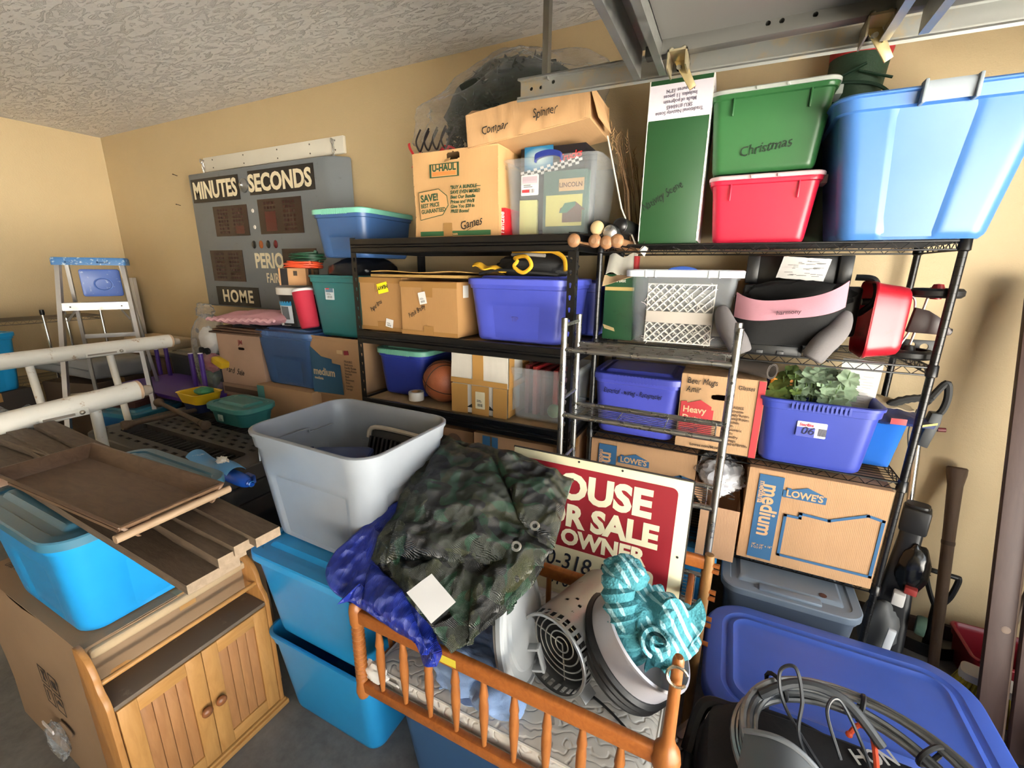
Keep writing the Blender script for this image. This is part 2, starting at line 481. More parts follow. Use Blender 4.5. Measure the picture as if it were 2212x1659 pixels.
def sticker(o, x, y, z, w, h, mat='#e8e8e8', roll=0, F=FRONT, bars=True, name='sticker', accent=None, extra=None):
    Mx = F(x, y, z, roll)
    s = decal([(a * .5 * w, b * .5 * h) for a, b in ((-1, -.92), (-.94, -1), (.94, -1), (1, -.92), (1, .92), (.94, 1), (-.94, 1), (-1, .92))], ink(mat, .5), o, Mx, name)
    if accent: decal(rect(-w * .42, w * .42, h * .1, h * .42), ink(accent), s, Mx @ T(0, 0, .001), 'print')
    if bars:
        mb = MB()
        for i in range(9):
            bw = w * .03 * (.5 + (i * 37 % 5) / 4); mb.box(-w * .28 + i * w * .065, -h * .28, .0014, bw * .6, h * .18, .0006)
        mb.box(-w * .1, -h * .08, .0014, w * .5, h * .03, .0006).box(-w * .15, -h * .0, .0014, w * .4, h * .03, .0006)
        q = mb.build('barcode', ink('#3a3a3a'), s, Mx, smooth=False); q['kind'] = 'stuff'
    return s

def carton(name, label, loc, w, d, h, rz=0, col='#b08a60', group=None, tape=True, tapec='#a57c4a', M=None, open_=False, flaps=True, crumple=.0025, seed=0, hole=None):
    """cardboard box, origin at the base centre; front is -y"""
    o = thing(name, label, 'cardboard box', loc, rz, group, M)
    m = cardboard(col)
    def dsp(p):
        q = Vector(p) * 5 + Vector((seed * 3.1, seed, 0))
        return Vector(p) + Vector((noise.noise(q), noise.noise(q + Vector((7, 0, 0))), noise.noise(q + Vector((0, 9, 0))) * .5)) * crumple
    mb = MB(); n = 8
    def sheet(a, b, c, dd):
        mb.grid(lambda u, v_: dsp(Vector(a).lerp(Vector(b), u).lerp(Vector(dd).lerp(Vector(c), u), v_)), n, n)
    x, y = w / 2, d / 2
    if hole: # a hand hole that really opens into the box: leave out the front faces inside its outline
        hx, hz, hw, hh = hole; N = 96; V = {}; vs = []; fs = []
        def vid(i, j):
            if (i, j) not in V: V[i, j] = len(vs); vs.append(dsp(Vector((-x + w * i / N, -y, h * j / N))))
            return V[i, j]
        for j in range(N):
            for i in range(N):
                cx_, cz_ = -x + w * (i + .5) / N - hx, h * (j + .5) / N - hz
                if (abs(cx_) / hw) ** 3 + (abs(cz_) / hh) ** 3 < 1: continue
                fs.append((vid(i, j), vid(i + 1, j), vid(i + 1, j + 1), vid(i, j + 1)))
        mb.add(vs, fs)
    else: sheet((-x, -y, 0), (x, -y, 0), (x, -y, h), (-x, -y, h))
    sheet((x, -y, 0), (x, y, 0), (x, y, h), (x, -y, h))
    sheet((x, y, 0), (-x, y, 0), (-x, y, h), (x, y, h)); sheet((-x, y, 0), (-x, -y, 0), (-x, -y, h), (-x, y, h))
    sheet((-x, -y, 0), (-x, y, 0), (x, y, 0), (x, -y, 0))
    mb.build('carton_body', m, o, ang=30)
    if not open_ and flaps:
        for sgn in (-1, 1):
            MB().bx(-x + .001, x - .001, -y + .001 if sgn < 0 else .0015, -.0015 if sgn < 0 else y - .001, h - .003, h + .002).build('flap', m, o, bevel=.001)
    if tape and not open_:
        t_ = MB().bx(-x - .001, x + .001, -.025, .025, h + .002, h + .003)
        t_.bx(x, x + .0012, -.025, .025, h - .06, h + .003).bx(-x - .0012, -x, -.025, .025, h - .06, h + .003)
        t_.build('tape', ink(tapec, .3), o)
    return o
def opening_flap(o, w, l, hinge, ang, axis, m, name='flap'):
    """an open flap: w wide, l long from the hinge line"""
    return MB().bx(-w / 2, w / 2, 0, l, -.002, .002).build(name, m, o, hinge @ RX(ang), bevel=.001)

# ---------------------------------------------------------------- wire rack (right) and bolted steel rack (left)
BLK = paint('#0c0c0d', .32)
WX0, WX1, WY0, WY1 = -.552, .672, 2.02, 2.44
WSH = [1.815, 1.385, .935, .47]
def stuff(o): o['kind'] = 'stuff'; return o
def ring_rect(x0, x1, y0, y1, z, r): return MB().tube([(x0, y0, z), (x1, y0, z), (x1, y1, z), (x0, y1, z)], r, 6, True)
def wire_rack():
    o = thing('wire_rack', 'tall black wire rack of round posts holding the big light blue bin on top', 'shelving rack', (0, 0, 0))
    for x in (WX0, WX1):
        for y in (WY0, WY1):
            p = MB().cyl((x, y, .03), (x, y, 1.86), .0128, 12).build('post', BLK, o)
            g = MB()
            for k in range(60): g.lathe([(.0128, -.0006), (.0134, 0), (.0128, .0006)], 10, T(x, y, .08 + k * .0295))
            stuff(g.build('ring_grooves', paint('#1a1a1a', .25), p))
            MB().lathe([(.0, 1.862), (.013, 1.864), (.014, 1.858), (.014, 1.84)], 12, T(x, y, 0)).build('end_cap', BLK, p)
            MB().lathe([(.010, 0), (.016, .004), (.011, .02), (.011, .03)], 10, T(x, y, 0), True).build('foot', BLK, p)
    for z in WSH:
        sf = MB().tube([(WX0, WY0, z), (WX1, WY0, z), (WX1, WY1, z), (WX0, WY1, z)], .0042, 6, True).build('shelf', BLK, o)
        MB().tube([(WX0, WY0, z - .028), (WX1, WY0, z - .028), (WX1, WY1, z - .028), (WX0, WY1, z - .028)], .0034, 6, True).build('lower_frame', BLK, sf)
        tr = MB()
        for y in (WY0, WY1):
            n = 22; tr.tube([(WX0 + (WX1 - WX0) * i / (2 * n), y, z if i % 2 else z - .028) for i in range(2 * n + 1)], .0019, 5)
        for x in (WX0, WX1):
            n = 8; tr.tube([(x, WY0 + (WY1 - WY0) * i / (2 * n), z if i % 2 else z - .028) for i in range(2 * n + 1)], .0019, 5)
        stuff(tr.build('truss_wire', BLK, sf))
        dk = MB(); n = 15
        for i in range(n): yy = WY0 + .02 + (WY1 - WY0 - .04) * i / (n - 1); dk.tube([(WX0, yy, z - .004), (WX1, yy, z - .004)], .0016, 5)
        for k in range(1, 4): xx = WX0 + (WX1 - WX0) * k / 4; dk.tube([(xx, WY0, z - .009), (xx, WY1, z - .009)], .0028, 5)
        stuff(dk.build('deck_wires', BLK, sf))
        for x in (WX0, WX1):
            for y in (WY0, WY1): MB().lathe([(.0135, -.034), (.0185, -.03), (.0165, .008), (.0135, .012)], 12, T(x, y, z)).build('corner_sleeve', BLK, sf)
    return o
wire_rack()
SX0, SX1, SY0, SY1 = -1.862, -.600, 1.82, 2.42
SSH = [1.842, 1.358, .968, .45]
def steel_rack():
    o = thing('steel_rack', 'black bolted steel rack with slotted posts and tan board decks', 'shelving rack', (0, 0, 0))
    hole = ink('#8d8a86', .4)
    for x, sx in ((SX0, 1), (SX1, -1)):
        for y, sy in ((SY0, 1), (SY1, -1)):
            t_ = .0024; L_ = [(0, 0), (.036, 0), (.036, t_), (t_, t_), (t_, .036), (0, .036)]
            p = MB().prism([(x + sx * (a - .0012), y + sy * (b - .0012)) for a, b in L_], 0, 1.86).build('post', BLK, o, smooth=False)
            if sy > 0:
                k = MB()
                for i in range(34):
                    z = .09 + i * .052
                    poly = [(.006 * math.cos(a * PI / 6), .006 * math.sin(a * PI / 6)) for a in range(-1, 8)] + [(-.0028, -.016), (.0028, -.016)]
                    k.prism(poly, -.006, .006, FRONT(x + sx * .02, y, z))
                    k.prism(poly, -.006, .006, SIDE(x, y + .02, z))
                cut(p, k)
                r = MB()
                for z in SSH:
                    for dz in (-.004, -.052):
                        r.ball((x + sx * .02, y - .002, z + dz), .0062, 8, 6, (1, .5, 1))
                        r.ball((x + (-sx) * .001, y + .02, z + dz), .0062, 8, 6, (.5, 1, 1))
                stuff(r.build('rivets', steel('#d6d6d4', .3), p))
    prof = [(0, .0), (-.003, -.003), (-.003, -.028), (.004, -.033), (.004, -.04), (-.004, -.046), (-.004, -.066), (0, -.07), (.014, -.07), (.014, 0)]
    for z in SSH:
        bo = None
        for y, s in ((SY0 - .004, 1), (SY1 + .004, -1)):
            q = MB().loops([[(SX0 + .006, y + s * a, z + c + .012) for a, c in prof], [(SX1 - .006, y + s * a, z + c + .012) for a, c in prof]], True, True)
            b_ = q.build('shelf_beam', BLK, o, ang=25); bo = bo or b_
        for x, s in ((SX0 - .004, 1), (SX1 + .004, -1)):
            q = MB().loops([[(x + s * a, SY0 + .006, z + c + .012) for a, c in prof], [(x + s * a, SY1 - .006, z + c + .012) for a, c in prof]], True, True)
            q.build('shelf_beam', BLK, o, ang=25)
        MB().bx(SX0 + .012, SX1 - .012, SY0 + .012, SY1 - .012, z - .012, z).build('deck', wood('#b59a72', '#a3875f', (8, 8, 8), .8, .3), o)
    return o
steel_rack()
# ---------------------------------------------------------------- on the steel rack, top shelf (z = 1.854)
Z1 = 1.856
KRAFT = '#b98d5c'
GREEN_INK, BLACK_INK, BROWN_TAPE = ink('#24462c'), ink('#1c1a18'), ink('#9a7443', .35)
o = carton('moving_box', 'worn brown moving box with green lettering, price tag print and torn handle hole', (-1.235, 2.07, Z1), .47, .38, .385, 0, '#bd9463', crumple=.009, seed=3, hole=(-.005, .358, .036, .017))
F = lambda x, z, r=0: FRONT(x, -.1955, z, r)
decal([(a * .075 + b, c) for a, b, c in ((-1, -.008, -.03), (1, .008, -.03), (1, .008, .03), (-1, -.008, .03))], GREEN_INK, o, F(-.05, .30), 'logo_frame')
decal(rect(-.072, .072, -.026, .026), ink('#c0915e'), o, F(-.05, .30) @ T(0, 0, .001), 'logo_panel')
decal(rect(-.066, .066, -.023, -.006), ink('#cf7a3c'), o, F(-.05, .30) @ T(0, 0, .002), 'orange_band')
text('U-HAUL', .04, GREEN_INK, o, F(-.05, .302) @ T(0, -.004, .002), .0016, 0, .92, 'CENTER')
decal([(-.085, -.065), (.05, -.05), (.085, -.01), (.08, .035), (.035, .07), (-.085, .065)], GREEN_INK, o, F(-.115, .15, .05), 'price_tag_outline')
decal([(-.082, -.062), (.048, -.047), (.082, -.008), (.077, .033), (.034, .067), (-.082, .062)], ink('#bd9160'), o, F(-.115, .15, .05) @ T(0, 0, .001), 'price_tag_field')
text('SAVE!', .044, GREEN_INK, o, F(-.19, .165, .06) @ T(0, 0, .002), .0014, 0, .95)
text('BEST PRICE\nGUARANTEED', .026, GREEN_INK, o, F(-.19, .137, .06) @ T(0, 0, .002), .0007, 0, .85)
text('"BUY A BUNDLE\u2014\nSAVE EVEN MORE!\nBeat Our Bundle\nPrices and We\'ll\nGive You $20 in\nFREE Boxes!', .021, GREEN_INK, o, F(-.018, .215), .0006, .2, .95)
text('Games', .055, BLACK_INK, o, F(.035, .03, .2), 0, .35, .8, jitter=.002)
stroke([[(.07, .028), (.14, .06)]], .0009, BLACK_INK, o, F(0, 0))
decal(rect(-.20, .20, -.010, .012), ink('#2d5a34'), o, F(0, .016), 'green_band')
text('uhaul.com', .018, ink('#caa06c'), o, F(-.02, .009) @ T(0, 0, .001), .0005, 0, 1.1, 'CENTER')
decal(rect(-.025, .025, 0, .065), BROWN_TAPE, o, F(-.035, .0) @ T(0, 0, .0015), 'tape')
MB().grid(lambda u, v_: (-.045 + .03 * u, -.192 - .012 * v_, .345 - .016 * v_ + .006 * u), 4, 3, None, .002).build('torn_hole_flap', cardboard('#bd9463'), o)

def clear_tote(name, label, loc, w, d, h, a=.40, handle=None, rz=0, tint='#d8dde0', lidless=True, r=.03, **k):
    o = thing(name, label, 'storage bin', loc, rz)
    tote_body(w, d, h, taper=.12, r=r, panel=False, band=.035, th=.0025, **k).build('tub', clear(tint, a), o)
    if handle: # arched coloured handle across the front of the rim
        p = [(-.06, 0, -.012), (-.055, 0, 0), (-.03, 0, .008), (0, 0, .011), (.03, 0, .008), (.055, 0, 0), (.06, 0, -.012)]
        mb = MB(); mb.loops([[(x, -.012, z - .012), (x, .012, z - .012), (x, .012, z + .010), (x, -.012, z + .010)] for x, y, z in smooth_path(p, 4)], True, True)
        mb.build('handle', plastic(handle, .4), o, T(0, -d / 2 - .004, h), bevel=.003)
    return o
BINC = Vector((-.775, 2.10, Z1))
o = clear_tote('clear_bin', 'clear lidless plastic bin with a dark blue handle, full of toy and game boxes', BINC, .43, .36, .325, .15, '#24337e')
sticker(o, -.09, -.172, .215, .085, .085, '#e9e6e6', 0, accent='#b9a3ac')
decal(rect(-.037, -.002, -.03, -.018), ink('#c33a40'), o, FRONT(-.09, -.1735, .215), 'red_mark')
# boxes inside the clear bin
b = thing('game_box', 'black toy truck box with checkered band and blue burst, upright in the clear bin', 'game box', BINC + Vector((-.02, .03, .03)))
MB().bx(-.155, .155, -.12, .06, 0, .355).build('box_body', ink('#11131a', .35), b, bevel=.002)
t = NT('print_blue_burst'); v = t.coord(); gr = t.n.new('ShaderNodeTexGradient'); gr.gradient_type = 'SPHERICAL'
t.l.new(t.coord('Object', (7, 7, 12)), gr.inputs[0])
t.col(t.ramp(gr.outputs[0], [(0, srgb('#10131c')[:3]), (.45, srgb('#1f6f9a')[:3]), (1, srgb('#d9f2f4')[:3])])); t.rough(.3)
MB().bx(-.07, .07, -.0012, .0012, -.05, .05).build('burst_print', t.m, b, T(-.065, -.1215, .31), smooth=False)
ck = MB()
for i in range(18):
    for j in range(3):
        if (i + j) % 2 == 0: ck.bx(-.15 + i * .0165, -.15 + (i + 1) * .0165, -.0008, .0008, j * .011, (j + 1) * .011)
stuff(ck.build('checker_print', ink('#e8e8e8'), b, T(0, -.1225, .25) @ RY(-.17), smooth=False))
text('Trucks', .04, ink('#c8262c'), b, FRONT(.03, -.1235, .285, .17), .001, .25, 1)
b = thing('toy_box', 'toy log set box with a tan plaque and cabin print inside the clear bin', 'game box', BINC + Vector((.06, -.105, .012)))
MB().bx(-.10, .10, -.03, .03, 0, .26).build('box_body', ink('#3f6157', .5), b, bevel=.002)
decal(rect(-.085, .085, -.11, .02), ink('#c9c06a'), b, FRONT(0, -.031, .14), 'yellow_print')
decal(rect(-.055, .06, -.025, .025), ink('#c8a070'), b, FRONT(.03, -.032, .20), 'plaque')
text('LINCOLN', .026, ink('#5c3a22'), b, FRONT(.03, -.033, .191), .0006, 0, .95, 'CENTER')
decal([(-.04, -.04), (.05, -.04), (.05, .01), (.065, .01), (.02, .045), (-.05, .02), (-.055, .0), (-.04, .0)], ink('#5a3c30'), b, FRONT(.035, -.033, .085), 'cabin_print')
decal([(-.055, .0), (-.03, .04), (.02, .045), (.02, .03), (-.02, .0)], ink('#2f6a52'), b, FRONT(.035, -.034, .085), 'roof_print')
b = thing('yellow_game', 'pale yellow game box leaning inside the clear bin behind the sticker', 'game box', BINC + Vector((-.125, -.1, .012)), .15)
MB().bx(-.04, .045, -.02, .02, 0, .15).build('box_body', ink('#d2cf7c', .5), b, bevel=.002)
o = thing('red_box', 'thin red game box standing between the moving box and the clear bin', 'game box', (-.998 + .005, 2.03, Z1))
MB().bx(-.016, .016, -.12, .12, 0, .125).build('box_body', ink('#c5202b', .4), o, bevel=.002)
text('Yahtzee', .034, ink('#f0e6e6'), o, FRONT(.010, -.121, .008, PI / 2), .0006, .2, .9)

# shallow open carton tilted on top of the clear bin
MT = T(-.865, 2.02, 2.258) @ RY(-.10) @ RX(-.05)
o = thing('shallow_carton', 'long shallow crumpled carton with pen marks, tilted on top of the clear bin', 'cardboard box', M=MT)
m = cardboard('#c1986a'); w_, d_, h_ = .57, .30, .135
for nm, a in (('carton_front', (-w_ / 2, w_ / 2, -d_ / 2, -d_ / 2 + .004, 0, h_)), ('carton_back', (-w_ / 2, w_ / 2, d_ / 2 - .004, d_ / 2, 0, h_)), ('carton_side', (-w_ / 2, -w_ / 2 + .004, -d_ / 2 + .004, d_ / 2 - .004, 0, h_)), ('carton_side', (w_ / 2 - .004, w_ / 2, -d_ / 2 + .004, d_ / 2 - .004, 0, h_)), ('carton_base', (-w_ / 2 + .004, w_ / 2 - .004, -d_ / 2 + .004, d_ / 2 - .004, 0, .004))):
    x0, x1, y0, y1, z0, z1 = a
    q = MB()
    q.grid(lambda u, v_: (x0 + (x1 - x0) * u, y0 + .006 * noise.noise(Vector((u * 14, v_ * 2, 1))) * (1 if nm == 'carton_front' else 0), z0 + (z1 - z0) * v_) if nm in ('carton_front', 'carton_back') else ((x0, y0 + (y1 - y0) * u, z0 + (z1 - z0) * v_) if nm == 'carton_side' else (x0 + (x1 - x0) * u, y0 + (y1 - y0) * v_, z0)), 40 if 'ont' in nm else 6, 5, None, .004)
    q.build(nm, m, o)
MB().grid(lambda u, v_: (-.28 + .09 * u, -.15 + .05 * v_, .135 + .035 * v_ * (1 - u * .5)), 4, 4, None, .003).build('flap', m, o)
MB().grid(lambda u, v_: (.285 + .03 * v_, -.15 + .2 * u, .11 - .12 * v_), 4, 4, None, .003).build('flap', m, o)
text('Compar', .048, BLACK_INK, o, FRONT(-.21, -.157, .035), 0, .4, .8, jitter=.003)
text('Spinner', .05, BLACK_INK, o, FRONT(.04, -.157, .045), 0, .3, .7, jitter=.003)

# artificial tree in a clear bag
def blob(c, rx, ry, rz, nu, nv, amp, fr, ridge_amp=0, seed=0, flat=None, folds=False):
    L = []
    for j in range(1, nv):
        a = PI * j / nv; row = []
        for i in range(nu):
            b = 2 * PI * i / nu
            d = Vector((math.sin(a) * math.cos(b), math.sin(a) * math.sin(b), -math.cos(a)))
            k = 1 + amp * fbm(d * fr + Vector((seed, 0, seed)), 1, 3) + (ridge_amp * ((crumple(d, fr * 1.1, seed) - .45) * 1.5 if not folds else .9 * math.sin(5.0 * (d.x + .8 * d.z + .9 * noise.noise(d * 1.7 + Vector((seed, 0, 0)))) * fr * .5)) if ridge_amp else 0)
            p = Vector((c[0] + rx * d.x * k, c[1] + ry * d.y * k, c[2] + rz * d.z * k))
            if flat is not None and p.z < flat: p.z = flat + (p.z - flat) * .08
            row.append(p)
        L.append(row)
    return MB().loops(L, True, True)
t = NT('tree_needles'); v = t.coord()
t.col(t.ramp(t.noise(v, 60, 5, .7), [(.3, srgb('#060a07')[:3]), (.6, srgb('#132315')[:3]), (.8, srgb('#2a4029')[:3])])); t.rough(.8); M_NEEDLE = t.m
o = thing('bagged_tree', 'dark green artificial tree bundled in a wrinkled clear plastic bag with red ties', 'artificial tree', (-1.2, 2.27, 2.275))
core = MB()
R_ = random.Random(5)
for k in range(1300):
    a = R_.uniform(0, 2 * PI); b = math.acos(R_.uniform(-1, 1)); d = Vector((math.sin(b) * math.cos(a), math.sin(b) * math.sin(a), math.cos(b)))
    p = Vector((.06 + .38 * d.x, .155 * d.y, .24 + .225 * d.z - .12 * sm(.0, -.4, .36 * d.x))) * R_.uniform(.86, 1.0)
    q = p + Vector((R_.uniform(-1, 1), R_.uniform(-1, 1), R_.uniform(-1, .6))) * .045
    core.cyl(p, q, .0075, 5, .001)
stuff(core.build('needles', M_NEEDLE, o))
blob((.08, 0, .23), .37, .15, .215, 30, 20, .15, 2.2, 0, 2).build('branch_core', M_NEEDLE, o)
t = NT('clear_bag_film'); t.col((.62, .64, .64, 1)); t.rough(.10)
v = t.coord(); t.bump(t.math('ADD', t.vor(t.coord('Object', (1.6, 1, .7)), 16), t.math('MULTIPLY', t.vor(t.coord('Object', (1, 1.5, 2)), 34), .4)), 1.0, .03)
tr = t.n.new('ShaderNodeBsdfTransparent'); mx = t.n.new('ShaderNodeMixShader'); lw = t.n.new('ShaderNodeLayerWeight'); lw.inputs[0].default_value = .35; t.l.new(t.math('ADD', t.math('MULTIPLY', lw.outputs[1], .6), .05), mx.inputs[0])
t.l.new(tr.outputs[0], mx.inputs[1]); t.l.new(t.b.outputs[0], mx.inputs[2]); t.l.new(mx.outputs[0], t.out.inputs[0]); M_FILM = t.m
bag = blob((.02, 0, .22), .49, .19, .26, 100, 60, .12, 1.6, .22, 8, -.02)
for i, p in enumerate(bag.v): # lopsided like the photograph: peak right of centre, tail to the lower left
    x, y, z = p; k = sm(.1, -.4, x); bag.v[i] = (x - .07 * k * sm(.3, .0, z), y, min(z, .50) - .10 * k * sm(.2, .45, z))
bag.build('plastic_bag', M_FILM, o)
rp = MB()
for k in range(5):
    rp.grid(lambda u, v_: (-.46 + .16 * u + k * .02, -.14 + .01 * k - .02 * math.sin(6 * u + k), -.01 + k * .012 + .02 * math.sin(5 * u + k) + .012 * v_), 10, 1, None, .001)
rp.build('red_print', ink('#cf2a33', .25), o)
MB().grid(lambda u, v_: (-.505 + .018 * math.sin(u * 5) + .022 * v_, -.1 - .01 * v_, -.02 + .125 * u), 12, 2, None, .002).build('red_tie', ink('#d8202c', .4), o)
hk = MB()
for k in range(4): hk.tube(smooth_path([(-.42 + .055 * k, -.12, .16), (-.445 + .055 * k, -.13, .10), (-.42 + .055 * k, -.132, .05), (-.395 + .055 * k, -.13, .09), (-.37 + .055 * k, -.11, .15)], 6), .005, 6)
hk.build('branch_hooks', paint('#1b1412', .5), o)

# ---------------------------------------------------------------- bats laid across the two racks
def bat(name, label, px, py, Yf, kind, L=.62, col='#a87b52', dz=0):
    p = atY(px, py, Yf)
    o = thing(name, label, 'bat', M=aim((p.x, p.y, p.z + dz), (.02, 1, 0)), group='baseball bats in a pile')
    if kind == 'knob':
        MB().lathe([(0, -.002), (.018, 0), (.026, .006), (.0285, .014), (.026, .022), (.017, .03), (.0135, .05), (.013, .2), (.017, .32), (.027, .45), (.031, .58), (.028, L - .01), (.0, L)], 20).build('shaft', wood('#a37852', '#8a6040', (20, 20, 3), .5), o)
        MB().lathe([(0, -.0025), (.012, -.0024), (.0125, -.0015)], 14).build('knob_end', paint('#8f6b4d', .7), o)
    else:
        MB().lathe([(.0, .0), (.022, .002), (.031, .008), (.033, .02), (.033, .25), (.024, .4), (.015, .5), (.013, L), (0, L)], 22).build('barrel', paint('#161616', .35), o)
        MB().lathe([(0, -.004), (.02, -.003), (.027, .003), (.031, .010)], 22).build('end_cap', {'gold': paint('#c8b184', .35), 'silver': steel('#c9c9c9', .3, .1), 'black': paint('#0d0d0e', .3)}[kind], o)
    return o
bat('baseball_bat', 'wooden bat with a fat round knob reaching furthest over the steel shelf', 1237, 519, 1.80, 'knob')
bat('baseball_bat', 'wooden bat handle under the gold-ended bat', 1283, 520, 1.86, 'knob')
bat('baseball_bat', 'wooden bat handle in the middle under the silver-ended bat', 1308, 523, 1.86, 'knob')
bat('baseball_bat', 'pale wooden bat handle beside the green nativity box', 1331, 520, 1.86, 'knob')
bat('baseball_bat', 'black bat with a gold end cap on the pile of bats', 1289, 492, 1.88, 'gold')
bat('baseball_bat', 'black bat with a silver end cap on the pile of bats', 1316, 502, 1.87, 'silver')
bat('baseball_bat', 'all black bat resting highest on the pile of bats', 1338, 487, 1.92, 'black')

# ---------------------------------------------------------------- wire rack, top shelf (z = 1.82)
ZW = 1.821
o = thing('tall_green_box', 'tall dark green box with a white upside-down label, standing on the wire rack', 'box', (-.278, 2.19, ZW), .02)
MB().bx(-.118, .118, -.15, .15, 0, .635).build('box_body', paint('#214a28', .45), o, bevel=.002)
decal(rect(-.117, .117, -.0, .125), ink('#ded9e2', .6), o, FRONT(0, -.1505, .475), 'label_sheet')
lb = ink('#6b6472')
for i, s in enumerate(('Traditional Nativity Scene', 'SKU #168445', 'Made of polyresin', 'Includes 11 pieces', 'Measures 13"H')):
    text(s, .0185, lb, o, FRONT(-.0, -.1518, .505 + i * .019, PI + .03), .0003, 0, .92, 'CENTER')
text('Nativity Scene', .042, ink('#0d1c10'), o, FRONT(-.105, -.151, .13, .55), 0, .3, .72, jitter=.003)
for x in (-.118, .118):
    MB().grid(lambda u, v_: (x + .0008 * (1 if x > 0 else -1), -.151, .01 + .62 * u + 0 * v_) if v_ < .5 else (x - .003 * (1 if x > 0 else -1) + .002 * noise.noise(Vector((u * 30, x * 9, 0))), -.1512, .01 + .62 * u), 40, 1).build('worn_edge', ink('#d9d6cc', .8), o)
MB().bx(.1182, .1192, -.149, .149, .01, .625).build('white_side', ink('#d8d2d4', .7), o)
dots = MB()
for k in range(22): dots.box(.1197, -.13, .05 + k * .025, .0008, .006, .006)
stuff(dots.build('punched_dots', ink('#2a2a2a'), o, smooth=False))
MB().prism([(-.02, 0), (0, -.03), (.022, .004), (.0, .018)], 0, .002, FRONT(-.09, -.162, -.025, .2)).build('torn_tag', ink('#dcd9d2', .8), o)
MB().cyl((-.09, -.161, -.01), (-.09, -.152, .012), .0015, 5).build('tag_string', ink('#4a443c'), o)

def latch_tub(name, label, loc, w, d, h, color, lidc, rz=0):
    o = thing(name, label, 'storage bin', loc, rz)
    tote_body(w, d, h, taper=.16, r=.03, panel=False, band=.03, flange=.008).build('tub', plastic(color, .35), o)
    lid_mesh(w, d, .035, .016, .013, .006, .04, .004).build('lid', clear(lidc, .8, .4), o, T(0, 0, h + .004))
    for x in (-.5, .5): MB().box(x * w * .62, -d / 2 - .002, h - .05, .006, .006, .075).build('side_rib', plastic(color, .35), o, bevel=.002)
    for x in (-.12, .12): MB().box(x * w, -d / 2 - .0165, h - .006, .012, .006, .010).build('lid_tab', clear(lidc, .8, .4), o, bevel=.001)
    MB().bx(0, .026, -.045, .045, -.02, .012).build('latch', clear(lidc, .8, .4), o, T(w / 2 + .004, 0, h - .006), bevel=.003)
    return o
o = latch_tub('red_tub', 'red plastic tub with a cloudy lid, under the green tub', (.062, 2.205, ZW), .37, .31, .245, '#c01f3c', '#e3c3c8')
o = latch_tub('green_tub', 'green plastic tub with a cloudy lid marked Christmas, on the red tub', (.045, 2.205, ZW + .262), .40, .31, .285, '#2e6236', '#cdd3cc', .0)
text('Christmas', .05, ink('#0f2413'), o, FRONT(-.085, -.140, .055, .14), 0, .3, .85, jitter=.002)

o = thing('light_blue_bin', 'huge light blue ribbed bin with a grey handle on the top wire shelf', 'storage bin', (.515, 2.16, ZW))
nc, ns = 6, 30
def lbl(t, off=0, z=None, fac=True):
    w = .40 + .13 * t; d = .34 + .09 * t; out = []
    for x, y, nx, ny, sd, u in rrect(w + 2 * off, d + 2 * off, .05 + off, nc, ns):
        k = 0
        if fac and sd in (0, 2) and abs(u) < 1: k = -.008 * sm(.50, .44, abs(u + .05)) * sm(.93, .88, t)
        out.append((x + nx * k, y + ny * k, .44 * t if z is None else z))
    return out
L = [[(x * .8, y * .8, .002) for x, y, z in lbl(0, -.02, 0)], lbl(0, -.012, 0, False), lbl(.03, -.002)] + [lbl(.05 + .85 * i / 14) for i in range(15)]
L += [lbl(.905, .004, None, False), lbl(.91, .012, None, False), lbl(.985, .014, None, False), lbl(.99, .024, None, False), lbl(1, .024, None, False), lbl(1, .018, .446, False), lbl(1, .0, .446, False), lbl(.97, -.004, None, False), lbl(.5, -.006, None, False), lbl(.02, -.008, None, False)]
MB().loops(L, True, True).build('tub', plastic('#4475b6', .32, .1), o)
h = MB().loops([[(x, y, z) for y, z in ((-.012, -.045), (-.016, 0), (-.01, .012), (.02, .012), (.02, .0))] for x in (-.065, -.058, -.056, .056, .058, .065)], True, True)
h.build('handle', plastic('#9aa3aa', .4), o, T(.0, -.232, .442))
for x in (-.062, .062): MB().box(x, -.236, .425, .010, .04, .066).build('handle_bracket', plastic('#8d979e', .4), o, bevel=.003)

# behind the tubs
o = thing('green_bag', 'dark green rolled bag with a red end, standing behind the green tub', 'bag', M=T(.30, 2.40, ZW) @ RY(.06))
MB().lathe([(0, 0), (.075, 0), (.09, .02), (.095, .25), (.092, .5), (.1, .72), (.095, .76), (0, .765)], 28).build('bag_body', fabric('#26402c', .55, 40, .6), o)
MB().lathe([(.1005, .70), (.104, .73), (.098, .768), (.0, .772)], 28).build('red_end', fabric('#b8242c', .6), o)
o = thing('plant_hoop', 'dark green coated wire hoop sticking out above the green tub', 'wire hoop', (.27, 2.30, ZW + .55))
MB().tube(smooth_path([(-.20, 0, .0), (-.12, -.02, .035), (0, -.02, .045), (.12, 0, .03), (.2, .03, -.02)], 8), .006, 7).build('hoop', plastic('#173322', .4), o)
MB().tube([(-.05, -.02, .04), (.08, -.015, .10)], .005, 6).build('prong', plastic('#173322', .4), o)
MB().tube([(.06, -.01, .08), (.17, 0, .045)], .005, 6).build('prong', plastic('#173322', .4), o)
MB().cyl((-.2, 0, .0), (-.2, .05, -.55), .005, 6).build('leg', plastic('#173322', .4), o)
MB().cyl((.2, .03, -.02), (.1, .08, -.55), .005, 6).build('leg', plastic('#173322', .4), o)

